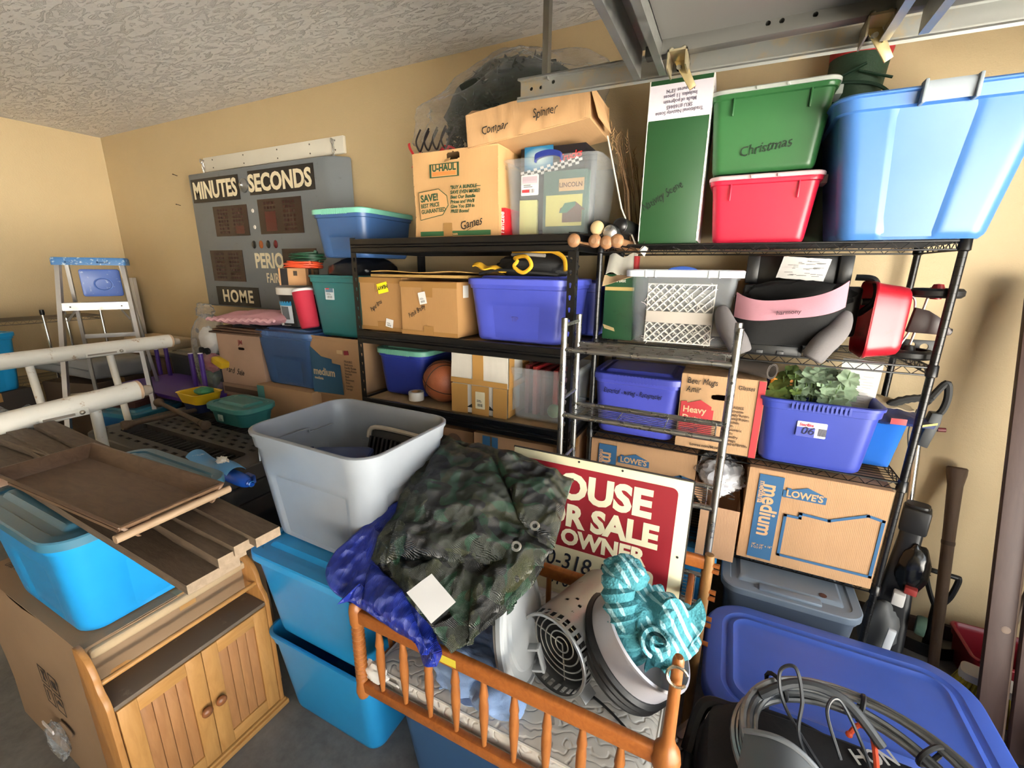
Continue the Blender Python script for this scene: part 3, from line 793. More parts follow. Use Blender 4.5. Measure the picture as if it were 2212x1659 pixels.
# dried stalks in the gap
o = thing('dried_stalks', 'bundle of dried brown stalks and seed heads between clear bin and tall green box', 'dried plant', (-.43, 2.2, ZW))
R_ = random.Random(3); st = MB(); hd = MB()
for k in range(16):
    x = R_.uniform(-.04, .02); y = R_.uniform(-.12, .1); h = R_.uniform(.3, .52)
    q = Vector((x - .10 * h / .5 + R_.uniform(-.02, .02), y + R_.uniform(-.03, .03), h))
    st.tube([(x, y, .01), (x - .03, y, h * .5), q], [.0022, .0018, .0012], 5)
    for j in range(7): hd.cyl(q - Vector((0, 0, j * .012)), q + Vector((R_.uniform(-.018, .018), R_.uniform(-.018, .018), .02 - j * .012)), .0022, 4, .0004)
stuff(st.build('stalks', paint('#6b5136', .8), o)); stuff(hd.build('seed_heads', paint('#9a7a50', .9), o))
MB().tube([(-.135, -.13, .45), (-.05, -.14, .15), (.02, -.13, .0)], .0035, 6).build('white_stick', paint('#cfc8ba', .7), o)
lf = MB()
lf.grid(lambda u, v_: (.0 + .04 * u + .02 * v_, .02 * math.sin(3 * u), .3 + .12 * v_ - .02 * math.sin(PI * u)), 4, 6, None, .001)
lf.build('dry_leaf', paint('#2c2018', .8), o)
# ---------------------------------------------------------------- steel rack, second shelf (z = 1.371)
Z2 = 1.372
def wrapped_box(label, cx, w, h, yf, marks):
    o = carton('wrapped_box', label, (cx, yf + .17, Z2), w, .34, h, 0, '#a97e4d', crumple=.005, seed=cx, tape=False, group='taped brown boxes on the steel rack')
    F = lambda x, z, r=0: FRONT(x, -.1735, z, r)
    for x0, x1, z0, z1 in ((-w / 2, w / 2, h - .028, h), (-w / 2, w / 2, 0, .022), (-.03, .03, 0, .05), (-.03, .03, h - .075, h - .02)):
        decal(rect(x0, x1, z0, z1), ink('#98703f', .25), o, F(0, 0) @ T(0, 0, .0012 if abs(x0) < .05 else 0), 'packing_tape')
    return o, F
o, F = wrapped_box('brown taped box with the yellow HEAVY sticker on the steel rack', -1.708, .30, .285, 1.86, 0)
decal(rect(-.036, .036, -.027, .027), ink('#f0e021', .5), o, F(.02, .232, .22) @ T(0, 0, .0035), 'yellow_sticker')
text('HEAVY', .027, ink('#151510'), o, F(.02, .242, .22 + PI) @ T(0, -.002, .0048), .0008, 0, .85, 'CENTER')
text('Paper Bros', .034, BLACK_INK, o, F(-.07, .10, .6), 0, .3, .62, jitter=.002)
sticker(o, .055, -.1775, .045, .05, .045, '#e6e4e0', -.18)
o, F = wrapped_box('brown taped box beside the HEAVY box, with a tilted white barcode label', -1.372, .35, .27, 1.83, 0)
text('Purple Brushy', .034, BLACK_INK, o, F(-.12, .085, .5), 0, .3, .62, jitter=.002)
sticker(o, -.03, -.1775, .19, .045, .06, '#e6e4e0', .2)
decal(rect(-.02, .03, -.03, .03), ink('#dcd9d2'), o, SIDE(.1765, -.10, .225), 'side_label')
o = thing('folded_carton', 'flat gold-brown folded carton lying across the two taped boxes', 'cardboard', (-1.46, 2.02, Z2 + .302), .03)
MB().bx(-.30, .30, -.17, .17, -.012, .002).build('lower_panel', cardboard('#a98548'), o, bevel=.002)
MB().grid(lambda u, v_: (-.29 + .58 * u, -.175 + .35 * v_, .004 + .014 * (1 - v_) + .004 * math.sin(u * 9)), 20, 6, None, .004).build('upper_panel', cardboard('#b08c50'), o)

o = tote('purple_bin', 'purple-blue bin with matching lid under the yellow and black backpack', (-.895, 2.03, Z2), .50, .38, .29, '#454fb2', 0, '#4f5ac2', pz=.6)
text('TIP', .03, ink('#4a4790'), o, FRONT(-.02, -.176, .10), 0, 0, .9)
o = tote('purple_bin', 'dark blue bin mostly hidden at the rack end behind the steel post', (-.70, 2.315, Z2), .22, .16, .27, '#3b4596', 0, '#4a55b0')
# backpack
t = NT('backpack_black'); t.col(srgb('#151516')); t.rough(.75); t.bump(t.noise(t.coord(), 200, 2), .3, .002); M_BPK = t.m
o = thing('backpack', 'black and yellow backpack lying flat on the purple-blue bin', 'backpack', (-.90, 2.02, Z2 + .302))
blob((.04, 0, .05), .20, .14, .062, 40, 18, .12, 2.5, .10, 4, .0).build('pack_body', M_BPK, o)
yel = fabric('#d9a520', .8, 120, .3)
MB().grid(lambda u, v_: (-.235 + .20 * u, -.15 + .09 * v_ - .01 * math.sin(4 * u), .005 + .06 * math.sin(PI * (.25 + .6 * v_)) * (1 - .55 * u) + .006 * math.sin(u * 14)), 24, 8, None, .006).build('yellow_panel', yel, o)
MB().tube(smooth_path([(-.02, -.12, .085), (.05, -.15, .09), (.08, -.16, .05), (.04, -.16, .02), (-.01, -.15, .045), (.0, -.14, .07)], 6, True), .009, 7, True).build('yellow_loop', yel, o)
MB().tube(smooth_path([(-.06, -.06, .115), (.06, -.10, .11), (.15, -.10, .115), (.21, -.10, .085), (.225, -.11, .03)], 8), .010, 8).build('yellow_strap', yel, o)
MB().tube(smooth_path([(-.05, -.09, .10), (.04, -.12, .10), (.13, -.12, .095)], 8), .008, 8).build('grey_strap', fabric('#8d8880', .8), o)
MB().tube(smooth_path([(-.2, -.14, .012), (-.08, -.15, .03), (.1, -.155, .02), (.2, -.14, .012)], 8), .007, 6).build('black_strap', M_BPK, o)

# ---------------------------------------------------------------- steel rack, third shelf (z = .982)
Z3 = .982
o = tote('blue_bin', 'royal blue bin with a seafoam green lid next to the basketball', (-1.672, 2.10, Z3), .345, .33, .27, '#2c3c9c', 0, '#6fae98', rib=14, panel=False)
o = thing('basketball', 'orange-brown basketball between the royal blue bin and the white boxes', 'ball', (-1.382, 1.965, Z3 + .119), .5)
t = NT('basketball_leather'); v = t.coord(); t.col(t.mix(t.noise(v, 20, 3), srgb('#8d4a2c'), srgb('#9d5632'))); t.rough(.5)
t.bump(t.vor(v, 220), .5, .0015)
MB().ball((0, 0, 0), .119, 40, 24).build('ball_skin', t.m, o)
sm_ = MB(); rr = .1195
for ax in (0, 1, 2):
    pts = []
    for k in range(48):
        a = 2 * PI * k / 48
        p = [Vector((math.cos(a), math.sin(a), 0)), Vector((math.cos(a), 0, math.sin(a))), Vector((0, 0, 0))][ax]
        if ax < 2: pts.append(p * rr)
    if pts: sm_.tube(pts, .0022, 5, True)
for s in (-1, 1):
    sm_.tube([Vector((math.cos(a), s * (.45 + .28 * math.cos(2 * a)), math.sin(a))).normalized() * rr for a in [2 * PI * k / 48 for k in range(48)]], .0022, 5, True)
q = sm_.build('seams', ink('#1d120d', .6), o, RX(.35) @ RY(.3)); stuff(q)
p = atZ(889, 868, Z3)
o = thing('tape_roll', 'roll of pale grey duct tape standing at the front of the shelf', 'tape roll', (p.x, p.y + .045, Z3))
MB().lathe([(.028, .001), (.042, .001), (.043, .003), (.043, .048), (.042, .05), (.028, .05)], 28).build('tape_wound', paint('#c9c5bc', .35), o)
MB().lathe([(.028, .001), (.0265, .001), (.0265, .05), (.028, .05), (.028, .001)], 28).build('core', cardboard('#b08a5c'), o)
def white_taped(label, cx, cy, z, w, d, h, rz, low):
    o = carton('white_carton', label, (cx, cy, z), w, d, h, rz, '#cfc9bd', crumple=.006, seed=cx + z, tape=False, group='white cartons striped with brown tape')
    F = lambda x, zz: FRONT(x, -d / 2 - .005, zz)
    tp = ink('#b08447', .45)
    if low:
        for x0, x1 in ((-w / 2 - .002, -w * .2), (-.04, .06), (w * .26, w / 2 + .002)): decal(rect(x0, x1, -.004, h), tp, o, F(0, 0), 'brown_tape')
        sticker(o, .01, -d / 2 - .0065, h * .5, .055, .09, '#d9cfae', 0)
        decal([(-.02, 0), (.014, .0), (.012, .022)], ink('#1a1a1a'), o, F(-.05, .03), 'black_arrow')
        decal([(-.014, 0), (.016, .0), (-.012, .022)], ink('#1a1a1a'), o, F(.075, .03), 'black_arrow')
    else:
        for x0, x1 in ((-w * .1, w * .09),): decal(rect(x0, x1, 0, h), tp, o, F(0, 0), 'brown_tape')
        decal(rect(-w / 2, w / 2, 0, .028), tp, o, F(0, 0) @ T(0, 0, .001), 'brown_tape')
    for y0, y1 in ((-d / 2, -d * .3), (d * .05, d * .35)): decal(rect(y0, y1, 0, h), tp, o, SIDE(w / 2 + .006, 0, 0), 'brown_tape')
    decal(rect(-d / 2, d / 2, 0, .03), tp, o, SIDE(w / 2 + .007, 0, 0), 'brown_tape')
    return o
white_taped('lower white carton bound with brown tape and a barcode label', -1.10, 1.985, Z3, .32, .25, .15, .02, True)
white_taped('upper white carton bound with brown tape, stacked on another', -1.095, 1.995, Z3 + .154, .335, .27, .165, -.02, False)
o = clear_tote('clear_bin', 'clear bin with red things inside, at the end of the chipboard shelf', (-.775, 2.05, Z3), .325, .34, .265, .22)
R_ = random.Random(8); 
for k in range(5):
    q = thing('red_case', 'red flat case packed upright in the low clear bin', 'case', (-.865 + k * .045, 2.06, Z3 + .012), R_.uniform(-.1, .1), 'red cases in the clear bin')
    MB().bx(-.012, .012, -.11, .11, 0, .235 + .02 * R_.random()).build('case_shell', plastic('#8e1d22' if k % 2 else '#5d1518', .4), q, bevel=.004)
    MB().bx(-.013, .013, -.111, .111, .10, .106).build('case_seam', plastic('#8e1d22' if k % 2 else '#5d1518', .4), q)
q = thing('green_ball', 'dull green toy ball low in the clear bin', 'ball', (-.72, 1.95, Z3 + .012)); MB().ball((0, 0, .035), .035, 16, 10).build('ball_skin', plastic('#5e7f55', .5), q); MB().tube([Vector((math.cos(a), 0, math.sin(a))) * .0353 + Vector((0, 0, .035)) for a in [2 * PI * i / 24 for i in range(24)]], .001, 4, True).build('seam', ink('#34482f'), q)

# ---------------------------------------------------------------- steel rack, bottom shelf (z = .464)
Z4 = .464
LB = ink('#2c5d86')
def house(w=1.0): return [(-.5 * w, -.13 * w), (.5 * w, -.13 * w), (.5 * w, .08 * w), (.42 * w, .08 * w), (.42 * w, .12 * w), (.05 * w, .26 * w), (-.32 * w, .12 * w), (-.32 * w, .16 * w), (-.42 * w, .16 * w), (-.42 * w, .08 * w), (-.5 * w, .08 * w)]
o = carton('storage_carton', 'plain brown carton low on the steel rack behind the grey tub', (-1.31, 2.06, Z4), .34, .38, .40, 0, '#8d6b4c', seed=5)
decal([(.05 * math.cos(a), .05 * math.sin(a)) for a in [2 * PI * k / 20 for k in range(20)]], ink('#5b4535'), o, FRONT(.05, -.195, .33), 'round_mark')
decal(rect(-.12, 0, -.004, .0), ink('#5b4535'), o, FRONT(.0, -.195, .29), 'printed_line')
o = carton('storage_carton', 'brown carton with twin blue bars low on the steel rack beside the camouflage tarp', (-.875, 2.05, Z4), .50, .40, .415, 0, '#ac8763', seed=6)
decal(rect(-.195, -.15, 0, .41), LB, o, FRONT(0, -.2045, 0), 'blue_band'); decal(rect(-.14, -.105, 0, .41), LB, o, FRONT(0, -.2045, 0), 'blue_band')
decal(rect(-.018, .018, -.05, .05), LB, o, FRONT(.19, -.2045, .32), 'blue_mark'); decal(rect(-.018, .018, -.05, .05), LB, o, FRONT(.19, -.2045, .19), 'blue_mark')

# ---------------------------------------------------------------- wire rack, second shelf (z = 1.39)
Z5 = 1.391
o = thing('green_carton', 'battered dark green box with torn white top behind the clear lattice bin', 'box', (-.462, 2.22, Z5), -.02)
MB().bx(-.07, .07, -.15, .15, 0, .30).build('box_body', paint('#1d4a2a', .5, 0, .25, '#16381f'), o, bevel=.002)
MB().grid(lambda u, v_: (-.07 + .14 * u, -.152 + .05 * v_ * (1 - u), .30 + .085 * v_ + .01 * math.sin(u * 9)), 12, 6, None, .002).build('torn_white_flap', paint('#c9c7ba', .7), o)
MB().grid(lambda u, v_: (-.075 + .15 * u, -.153 - .03 * v_ + .01 * math.sin(7 * u), .295 - .05 * (1 - u) * v_), 12, 5, None, .002).build('torn_kraft_flap', cardboard('#b59a74'), o)
decal(rect(-.068, .066, -.008, .008), ink('#b59c5f', .4), o, FRONT(0, -.1515, .235), 'tan_tape')
text("Santa's Best", .022, ink('#cfcfc2'), o, FRONT(-.058, -.1515, .265), .0003, 0, .8)
decal([(-.05, 0), (.0, -.012), (-.005, .004), (-.06, .02)], ink('#b09a6a'), o, FRONT(-.01, -.1515, .05), 'tape_scrap')
MB().bx(.056, .071, -.153, -.10, .30, .38).build('red_spine', paint('#8f1f22', .6), o, bevel=.001)
o = clear_tote('lattice_bin', 'cloudy clear bin with a blue handle holding a white lattice basket', (-.195, 2.20, Z5), .43, .36, .315, .14, '#2b4c9a', 0, '#e2e9f0')
MB().loops([[(x, y, z) for x, y, *_ in rrect(.43 + 2 * a, .36 + 2 * a, .035, 6, 4)] for a, z in ((.012, .292), (.02, .292), (.021, .318), (.015, .323), (-.004, .323), (-.004, .30))]).build('rim_band', plastic('#dfe7ee', .4), o)
fr = MB()
for x in (-.145, -.105, .105, .145): fr.bx(x - .003, x + .003, -.206, -.198, .29, .318)
stuff(fr.build('rim_tabs', plastic('#e6ecf1', .4), o))
o = thing('lattice_basket', 'white lattice basket lined with shredded paper inside the cloudy clear bin', 'basket', (-.195, 2.13, Z5 + .012))
wl = paint('#e4e0d8', .6); fm = MB()
la = MB(); bw, bh = .27, .25
for k in range(-8, 12):
    x0 = -bw / 2 + k * .034
    a = Vector((x0, 0, 0)); b = Vector((x0 - bh, 0, bh)); c = Vector((x0 + bh * 0, 0, 0))
    # clip to the rectangle
    def clip(p, d):
        t0, t1 = 0, 1
        for comp, lo, hi in ((0, -bw / 2, bw / 2), (2, 0, bh)):
            if abs(d[comp]) < 1e-9: continue
            u0, u1 = (lo - p[comp]) / d[comp], (hi - p[comp]) / d[comp]
            t0, t1 = max(t0, min(u0, u1)), min(t1, max(u0, u1))
        return (p + d * t0, p + d * t1) if t1 - t0 > .03 else None
    for d, yy in ((Vector((-bh, 0, bh)), -.10), (Vector((bh, 0, bh)), -.104)):
        r_ = clip(a, d)
        if r_: la.tube([r_[0] + Vector((0, yy, 0)), r_[1] + Vector((0, yy, 0))], .0035, 5)
stuff(la.build('lattice', wl, o))
MB().bx(-bw / 2, bw / 2, -.112, -.096, .085, .135).build('middle_band', paint('#cfc6ba', .8), o, bevel=.003)
MB().tube([(-bw / 2, -.1, 0), (bw / 2, -.1, 0), (bw / 2, -.1, bh), (-bw / 2, -.1, bh)], .005, 6, True).build('basket_frame', wl, o)
MB().bx(-bw / 2, bw / 2, -.085, .07, .004, bh - .02).build('liner', paint('#9a948c', .9), o)
sh = MB(); R_ = random.Random(2)
for k in range(130):
    x = R_.uniform(-bw / 2, bw / 2); z = R_.choice([R_.uniform(.14, bh), R_.uniform(.0, .085)])
    p = Vector((x, -.098, z)); q = p + Vector((R_.uniform(-.03, .03), R_.uniform(-.006, 0), R_.uniform(-.02, .02))); sh.tube([p, (p + q) / 2 + Vector((0, -.004, .006)), q], .0013, 4)
stuff(sh.build('shredded_paper', paint('#ebe7df', .8), o))

# booster seat, folded carrier and wagon
blackp = plastic('#0b0b0c', .42); blackf = fabric('#0a0a0a', .85, 150, .3); greyf = fabric('#6f6b6b', .9, 150, .3)
o = thing('folded_carrier', 'black folded seat carrier with a white paper tag, behind the pink booster seat', 'child seat', (.235, 2.27, Z5))
MB().bx(-.19, .19, -.10, .08, 0, .26).build('back_shell', blackp, o, bevel=.02)
MB().bx(-.17, .19, -.03, .07, .26, .385).build('top_panel', blackp, o, bevel=.008)
for x in (-.165, .165): MB().bx(x - .024, x + .024, -.05, -.03, .27, .385).build('side_bracket', plastic('#141516', .35), o, bevel=.004)
for x in (-.17, .175): MB().bx(x - .02, x + .045, -.13, -.08, .07, .265).build('side_post', plastic('#101112', .4), o, bevel=.012)
blob((.01, -.13, .23), .185, .035, .055, 44, 16, .10, 3, .16, 1).build('padding_roll', blackf, o)
MB().grid(lambda u, v_: (-.06 + .165 * u - .02 * (1 - v_), -.128 - .012 * math.sin(PI * u) + .03 * v_, .295 + .085 * v_ - .012 * u + .004 * noise.noise(Vector((u * 7, v_ * 7, 3)))), 14, 10, None, .001).build('paper_tag', paint('#d5d3cf', .8), o)
tg = MB(); R_ = random.Random(4)
for k in range(26):
    u, v_ = R_.uniform(.05, .75), R_.uniform(.1, .9); tg.box(-.06 + .165 * u - .02 * (1 - v_) + .02, -.133 - .012 * math.sin(PI * u) + .03 * v_, .295 + .085 * v_ - .012 * u, R_.uniform(.01, .035), .001, .0016)
stuff(tg.build('tag_print', ink('#6b6b6b'), o, smooth=False))
MB().tube(smooth_path([(.20, -.06, .30), (.26, -.07, .29), (.275, -.07, .22), (.24, -.06, .165), (.21, -.05, .15)], 8), .012, 8).build('carry_loop', blackp, o)
MB().cyl((.235, -.06, .205), (.31, -.06, .21), .013, 10).build('grip', plastic('#2d2e2e', .5), o)
o = thing('booster_seat', 'black and pink booster seat with grey armrest pads on the wire rack', 'child seat', (.20, 2.07, Z5), 0)
def bs(u, v_): # seat cushion front, wrapped: u across, v up
    x = -.185 + .37 * u; k = abs(2 * u - 1)
    z = .045 + .165 * v_ + .045 * k ** 3 * v_ - .02 * (1 - v_) * k + .055 * (u - .5)
    y = -.09 - .035 * math.sin(PI * (.15 + .75 * v_)) * (1 - .5 * k ** 4) + .05 * k ** 4
    return (x, y, z)
MB().grid(bs, 40, 20, None, .05).build('cushion', blackf, o)
pk = fabric('#b98491', .9, 160, .35)
def pkf(u, v_):
    p = Vector(bs(u * .98 + .01, .62 + .42 * v_)); return p + Vector((0, -.006, 0.002))
MB().grid(pkf, 40, 8, None, .006).build('pink_panel', pk, o)
text('harmony', .021, ink('#4a2b36'), o, FRONT(.0, -.133, .166, .14), .0004, .1, 1.05, 'CENTER')
for x, sgn in ((-.155, -1), (.115, 1)):
    MB().tube(smooth_path([(x + sgn * .075, -.05, .17), (x + sgn * .05, -.10, .11), (x + sgn * .01, -.13, .06), (x - sgn * .02, -.14, .005)], 8), [.02, .024, .027, .03, .032, .034, .036, .037, .038, .039, .04, .041, .041, .042, .042, .042, .042, .042, .042, .041, .041, .04, .039, .037, .03], 14).build('armrest_pad', greyf, o)
MB().bx(-.13, .07, -.10, .08, 0, .05).build('seat_base', blackp, o, bevel=.01)
MB().bx(-.115, .055, -.112, -.098, .006, .042).build('latch_plate', plastic('#1f2020', .4), o, bevel=.004)
for x in (-.075, -.005): MB().bx(x - .012, x + .012, -.118, -.108, .008, .022).build('latch_button', plastic('#3a3b3b', .4), o, bevel=.002)

o = thing('red_wagon', 'red metal toy wagon standing on its side with wheels facing the wall end', 'toy wagon', (.515, 2.14, Z5))
redm = paint('#b01e2c', .28, .1, .08, '#7c1119')
L = []
for x, k in ((-.045, 1.04), (-.04, 1.045), (-.03, 1.0), (.03, .93), (.055, .89), (.062, .83), (.06, .5)):
    L.append([(x, a * k, b * k + .145) for a, b, *_ in rrect(.24, .275, .05, 6, 2)])
L2 = [[(x - .0035, y * .985, (z - .145) * .985 + .145) for x, y, z in l] for l in reversed(L)]
MB().loops(L + L2, False, False).build('tray', redm, o, RY(.0))
MB().grid(lambda u, v_: (.056, -.055 + .11 * u, .08 + .13 * v_), 2, 2, None, .004).build('tray_floor', redm, o)
MB().cyl((.105, -.02, .03), (.13, -.02, .27), .004, 8).build('axle', steel('#9b9b98', .4), o)
for z, x in ((.235, .145), (.012, .105)):
    w = MB().lathe([(.02, .006), (.05, .01), (.052, .0), (.066, .0), (.074, .008), (.074, .024), (.066, .032), (.052, .032), (.05, .022), (.02, .026)], 36, T(x, -.03, z)).build('wheel', plastic('#161616', .55), o)
    MB().lathe([(0, -.008), (.016, -.006), (.018, .006), (.02, .03), (.014, .046), (0, .048)], 16, T(x, -.03, z)).build('hub', plastic('#8f1d22' if z > .1 else '#1a1a1a', .4), w)
MB().prism([(0, 0), (.12, .01), (.125, .025), (.09, .06), (.04, .085), (0, .09)], -.012, .012, FRONT(.075, -.06, .11, -.12)).build('seat_fin', plastic('#2a1210', .4), o, bevel=.004)
MB().cyl((.17, -.06, .122), (.20, -.06, .118), .012, 12).build('fin_knob', plastic('#26282a', .4), o)
MB().tube(smooth_path([(.06, -.05, .24), (.085, -.05, .22), (.09, -.05, .12), (.07, -.05, .05), (.09, -.05, .02), (.13, -.05, .02)], 6), .004, 7).build('bent_rod', steel('#a5a5a2', .35), o)
pp = MB().bx(.085, .19, .01, .018, .03, .075).build('bracket_plate', plastic('#191a1a', .5), o, bevel=.002)
cut(pp, MB().cyl((.125, -.01, .056), (.125, .04, .056), .009, 16).cyl((.16, -.01, .05), (.16, .04, .05), .013, 16))

# black hand tool hung over the rack end
p0 = atY(1990, 880, 2.2)
o = thing('hand_tool', 'black hand tool with a ridged grip hanging at the wire rack end', 'tool', (p0.x, 2.23, p0.z))
MB().tube(smooth_path([(-.12, 0, -.035), (-.06, 0, .01), (0, 0, .03), (.03, 0, .02)], 6), [.018, .016, .018, .015, .019, .016, .019, .015, .018, .015, .017, .014, .016, .016, .016, .018, .02, .022, .022], 8).build('grip', plastic('#1c1d1d', .55), o)
MB().tube(smooth_path([(.03, 0, .03), (.065, 0, .10), (.08, 0, .05), (.075, 0, -.01), (.05, 0, -.05)], 6), .013, 8).build('trigger_guard', plastic('#191a1a', .5), o)
MB().prism([(.02, -.16), (.055, -.17), (.075, -.06), (.075, -.02), (.04, -.02)], -.02, .02, FRONT(0, 0, 0)).build('tool_body', plastic('#2b2e2f', .5), o, bevel=.005)
MB().cyl((.075, 0, -.09), (.10, 0, -.088), .009, 10).build('red_knob', plastic('#5a1c20', .5), o)

# ---------------------------------------------------------------- wire rack, third shelf (z = .94)
Z6 = .941
o = tote('purple_bin', 'purple-blue lidded bin marked Electrical in pen on the wire rack', (-.345, 2.175, Z6), .40, .34, .295, '#4a51b8', 0, '#3f47a8', rib=13, panel=False)
text('Electrical - wiring - Receptacles', .034, ink('#14162e'), o, FRONT(-.15, -.166, .205, -.02), 0, .3, .62, jitter=.002)
o = carton('heavy_duty_box', 'brown moving box with red Heavy Duty panel and pen marks Beer Mugs', (.012, 2.17, Z6), .325, .33, .335, 0, '#ba946c', seed=9, hole=(0, .245, .038, .012))
F = lambda x, z, r=0: FRONT(x, -.1685, z, r)
RI = ink('#b8363b')
decal([(-.155, .045), (-.045, .045), (-.02, .045), (-.02, .185), (-.03, .185), (-.03, .2), (-.075, .225), (-.13, .205), (-.13, .215), (-.155, .21)], RI, o, F(0, 0), 'red_panel')
text('Heavy\nDuty', .040, ink('#d8b48c'), o, F(-.145, .165) @ T(0, 0, .001), .0008, 0, .95)
text('small', .036, ink('#6a2a48'), o, F(-.145, .075) @ T(0, 0, .001), .0008, 0, .95)
decal(rect(.135, .1605, 0, .335), RI, o, F(0, 0), 'red_edge_band')
text('Beer Mugs\nAmir', .038, BLACK_INK, o, F(-.14, .295), 0, .2, .75, jitter=.002); text('Glasses', .026, BLACK_INK, o, F(.06, .29), 0, .25, .8, jitter=.001)
text('FRAGILE\nBedroom\nFamily Room\nDining Room\nKitchen\nBath\nBasement\nAttic\nLaundry\nGarage\nLoad of Bricks', .0165, ink('#5a4634'), o, F(.035, .205), .0002, 0, .95)
text('Lowes.com/Moving', .018, ink('#5a4634'), o, F(-.10, .012), .0003, 0, .95)
# rolled mat on the box
p1 = atY(1667, 816, 2.02); 
o = thing('rolled_mat', 'grey-brown rolled mat lying on the heavy duty box, open end outward', 'rolled mat', M=aim((p1.x, 2.02, Z6 + .342 + .036), (-.42, .35, .0)))
sp = []
for k in range(70):
    a = k / 69 * 4.3 * PI; r = .024 + .0112 * a / (4.3 * PI) ; sp.append((r * math.cos(a), r * math.sin(a)))
MB().loops([[(x, y, z) for x, y in sp] + [(x * .93, y * .93, z) for x, y in reversed(sp)] for z in (0, .15, .3)], True, True).build('mat_roll', fabric('#5b534d', .8, 90, .3), o)
o = tote('open_blue_bin', 'open royal blue bin with a brand sticker, filled with artificial leaves', (.363, 2.165, Z6), .40, .37, .28, '#36449f', 0, None, rib=14, panel=False)
sk = sticker(o, -.015, -.178, .165, .10, .062, '#d9d8de', 0, bars=False, name='brand_sticker')
F = lambda x, z: FRONT(x, -.1795, z) @ T(0, 0, .001)
decal(rect(-.05, .012, -.03, .008), ink('#4a54a8'), o, F(-.015, .165), 'sticker_blue'); decal(rect(-.05, .01, .008, .029), ink('#d5c9cf'), o, F(-.015, .165), 'sticker_white')
text('Sterilite', .017, ink('#b83a4a'), o, F(-.058, .178) @ T(0, 0, .001), .0004, .1, .9); text('06', .045, ink('#1b1f45'), o, F(-.05, .145) @ T(0, 0, .002), 0, .2, 1.0)
mbx = MB()
for k in range(8): mbx.box(.01 + k * .0035, 0, 0, .0018, .0008, .03)
stuff(mbx.build('barcode', ink('#555560'), o, T(0, -.180, .158), smooth=False))
# leaves: each leaf a lobed disc on a stem
t = NT('leaf_cloth'); v = t.coord(); t.col(t.mix(t.noise(v, 25, 4, .6), srgb('#5c7a55'), srgb('#a2b49a'))); t.rough(.75); t.bump(t.noise(v, 60, 3), .3, .003); M_LEAF = t.m
t = NT('leaf_cloth_yellow'); v = t.coord(); t.col(t.mix(t.noise(v, 25, 4, .6), srgb('#4e6a3a'), srgb('#8aa050'))); t.rough(.7); M_LEAF2 = t.m
o = thing('artificial_plant', 'pale green artificial geranium leaves spilling from the open royal blue bin', 'artificial plant', (.345, 2.10, Z6 + .02))
def leaf_mesh(r):
    mb = MB(); n = 30; vs = [(0, 0, 0)]
    for ring in (.5, 1.0):
        for k in range(n):
            a = 2 * PI * k / n; rr = r * ring * (1 + .10 * math.cos(5 * a) + .05 * math.cos(15 * a)) * (.62 if abs(a - PI) < .12 else 1)
            vs.append((rr * math.cos(a), rr * math.sin(a), r * (.12 * ring ** 2 + .07 * ring * math.cos(5 * a + 1.2))))
    fs = [(0, 1 + k, 1 + (k + 1) % n) for k in range(n)] + [(1 + k, 1 + n + k, 1 + n + (k + 1) % n, 1 + (k + 1) % n) for k in range(n)]
    return mb.add(vs, fs)
protos = [leaf_mesh(.05).build('leaf', M_LEAF, o), leaf_mesh(.042).build('leaf', M_LEAF2, o)]
R_ = random.Random(21)
leafsp = [(R_.uniform(-.12, .12), R_.uniform(-.06, .07), R_.uniform(.25, .37)) for _ in range(60)]
for k, (x, y, z) in enumerate(leafsp):
    z -= .25 * abs(x) ; z = max(z, .25)
    src = protos[1] if x < -.05 else protos[0]
    q = src if k == 0 and src is protos[0] else src.copy()
    if q is not src: COL.objects.link(q)
    d = Vector((x * 2.2 + R_.uniform(-.3, .3), -.55 + R_.uniform(-.35, .3), .75 + R_.uniform(-.3, .3))).normalized()
    q.parent = o; q.matrix_local = aim((x, y, z), d) @ RZ(R_.uniform(0, 6)) @ Matrix.Scale(R_.uniform(.45, .95), 4)
protos[1].matrix_local = aim((-.13, -.05, .27), (-.4, -.6, .6))
stm = MB()
for x, y, z in leafsp: stm.tube([(x * .4, y * .4, .02), (x * .8, y * .9, z * .6), (x, y, z)], .002, 5)
stuff(stm.build('stems', paint('#4d6638', .8), o))
o = thing('orange_box', 'small orange box poking out of the open royal blue bin', 'box', (.235, 2.14, Z6 + .012)); MB().bx(-.04, .04, -.03, .03, 0, .335).build('box_body', ink('#e08a1e', .5), o, bevel=.002); decal(rect(-.03, .03, .2, .32), ink('#f0a63c', .5), o, FRONT(0, -.0305, 0), 'print')
o = thing('white_sheet', 'sheet of white board with faint print standing behind the artificial leaves', 'paper sheet', M=T(.495, 2.16, Z6 + .17) @ RY(.05) @ RX(-.08)); MB().bx(-.065, .07, -.002, .002, 0, .26).build('board', paint('#d8d6d2', .7), o)
mbx = MB(); R_ = random.Random(6)
for k in range(14): mbx.box(.02 + R_.uniform(-.02, .02), -.0025, .05 + k * .011, R_.uniform(.02, .05), .0006, .002)
stuff(mbx.build('faint_print', ink('#b5b3b0'), o, smooth=False))
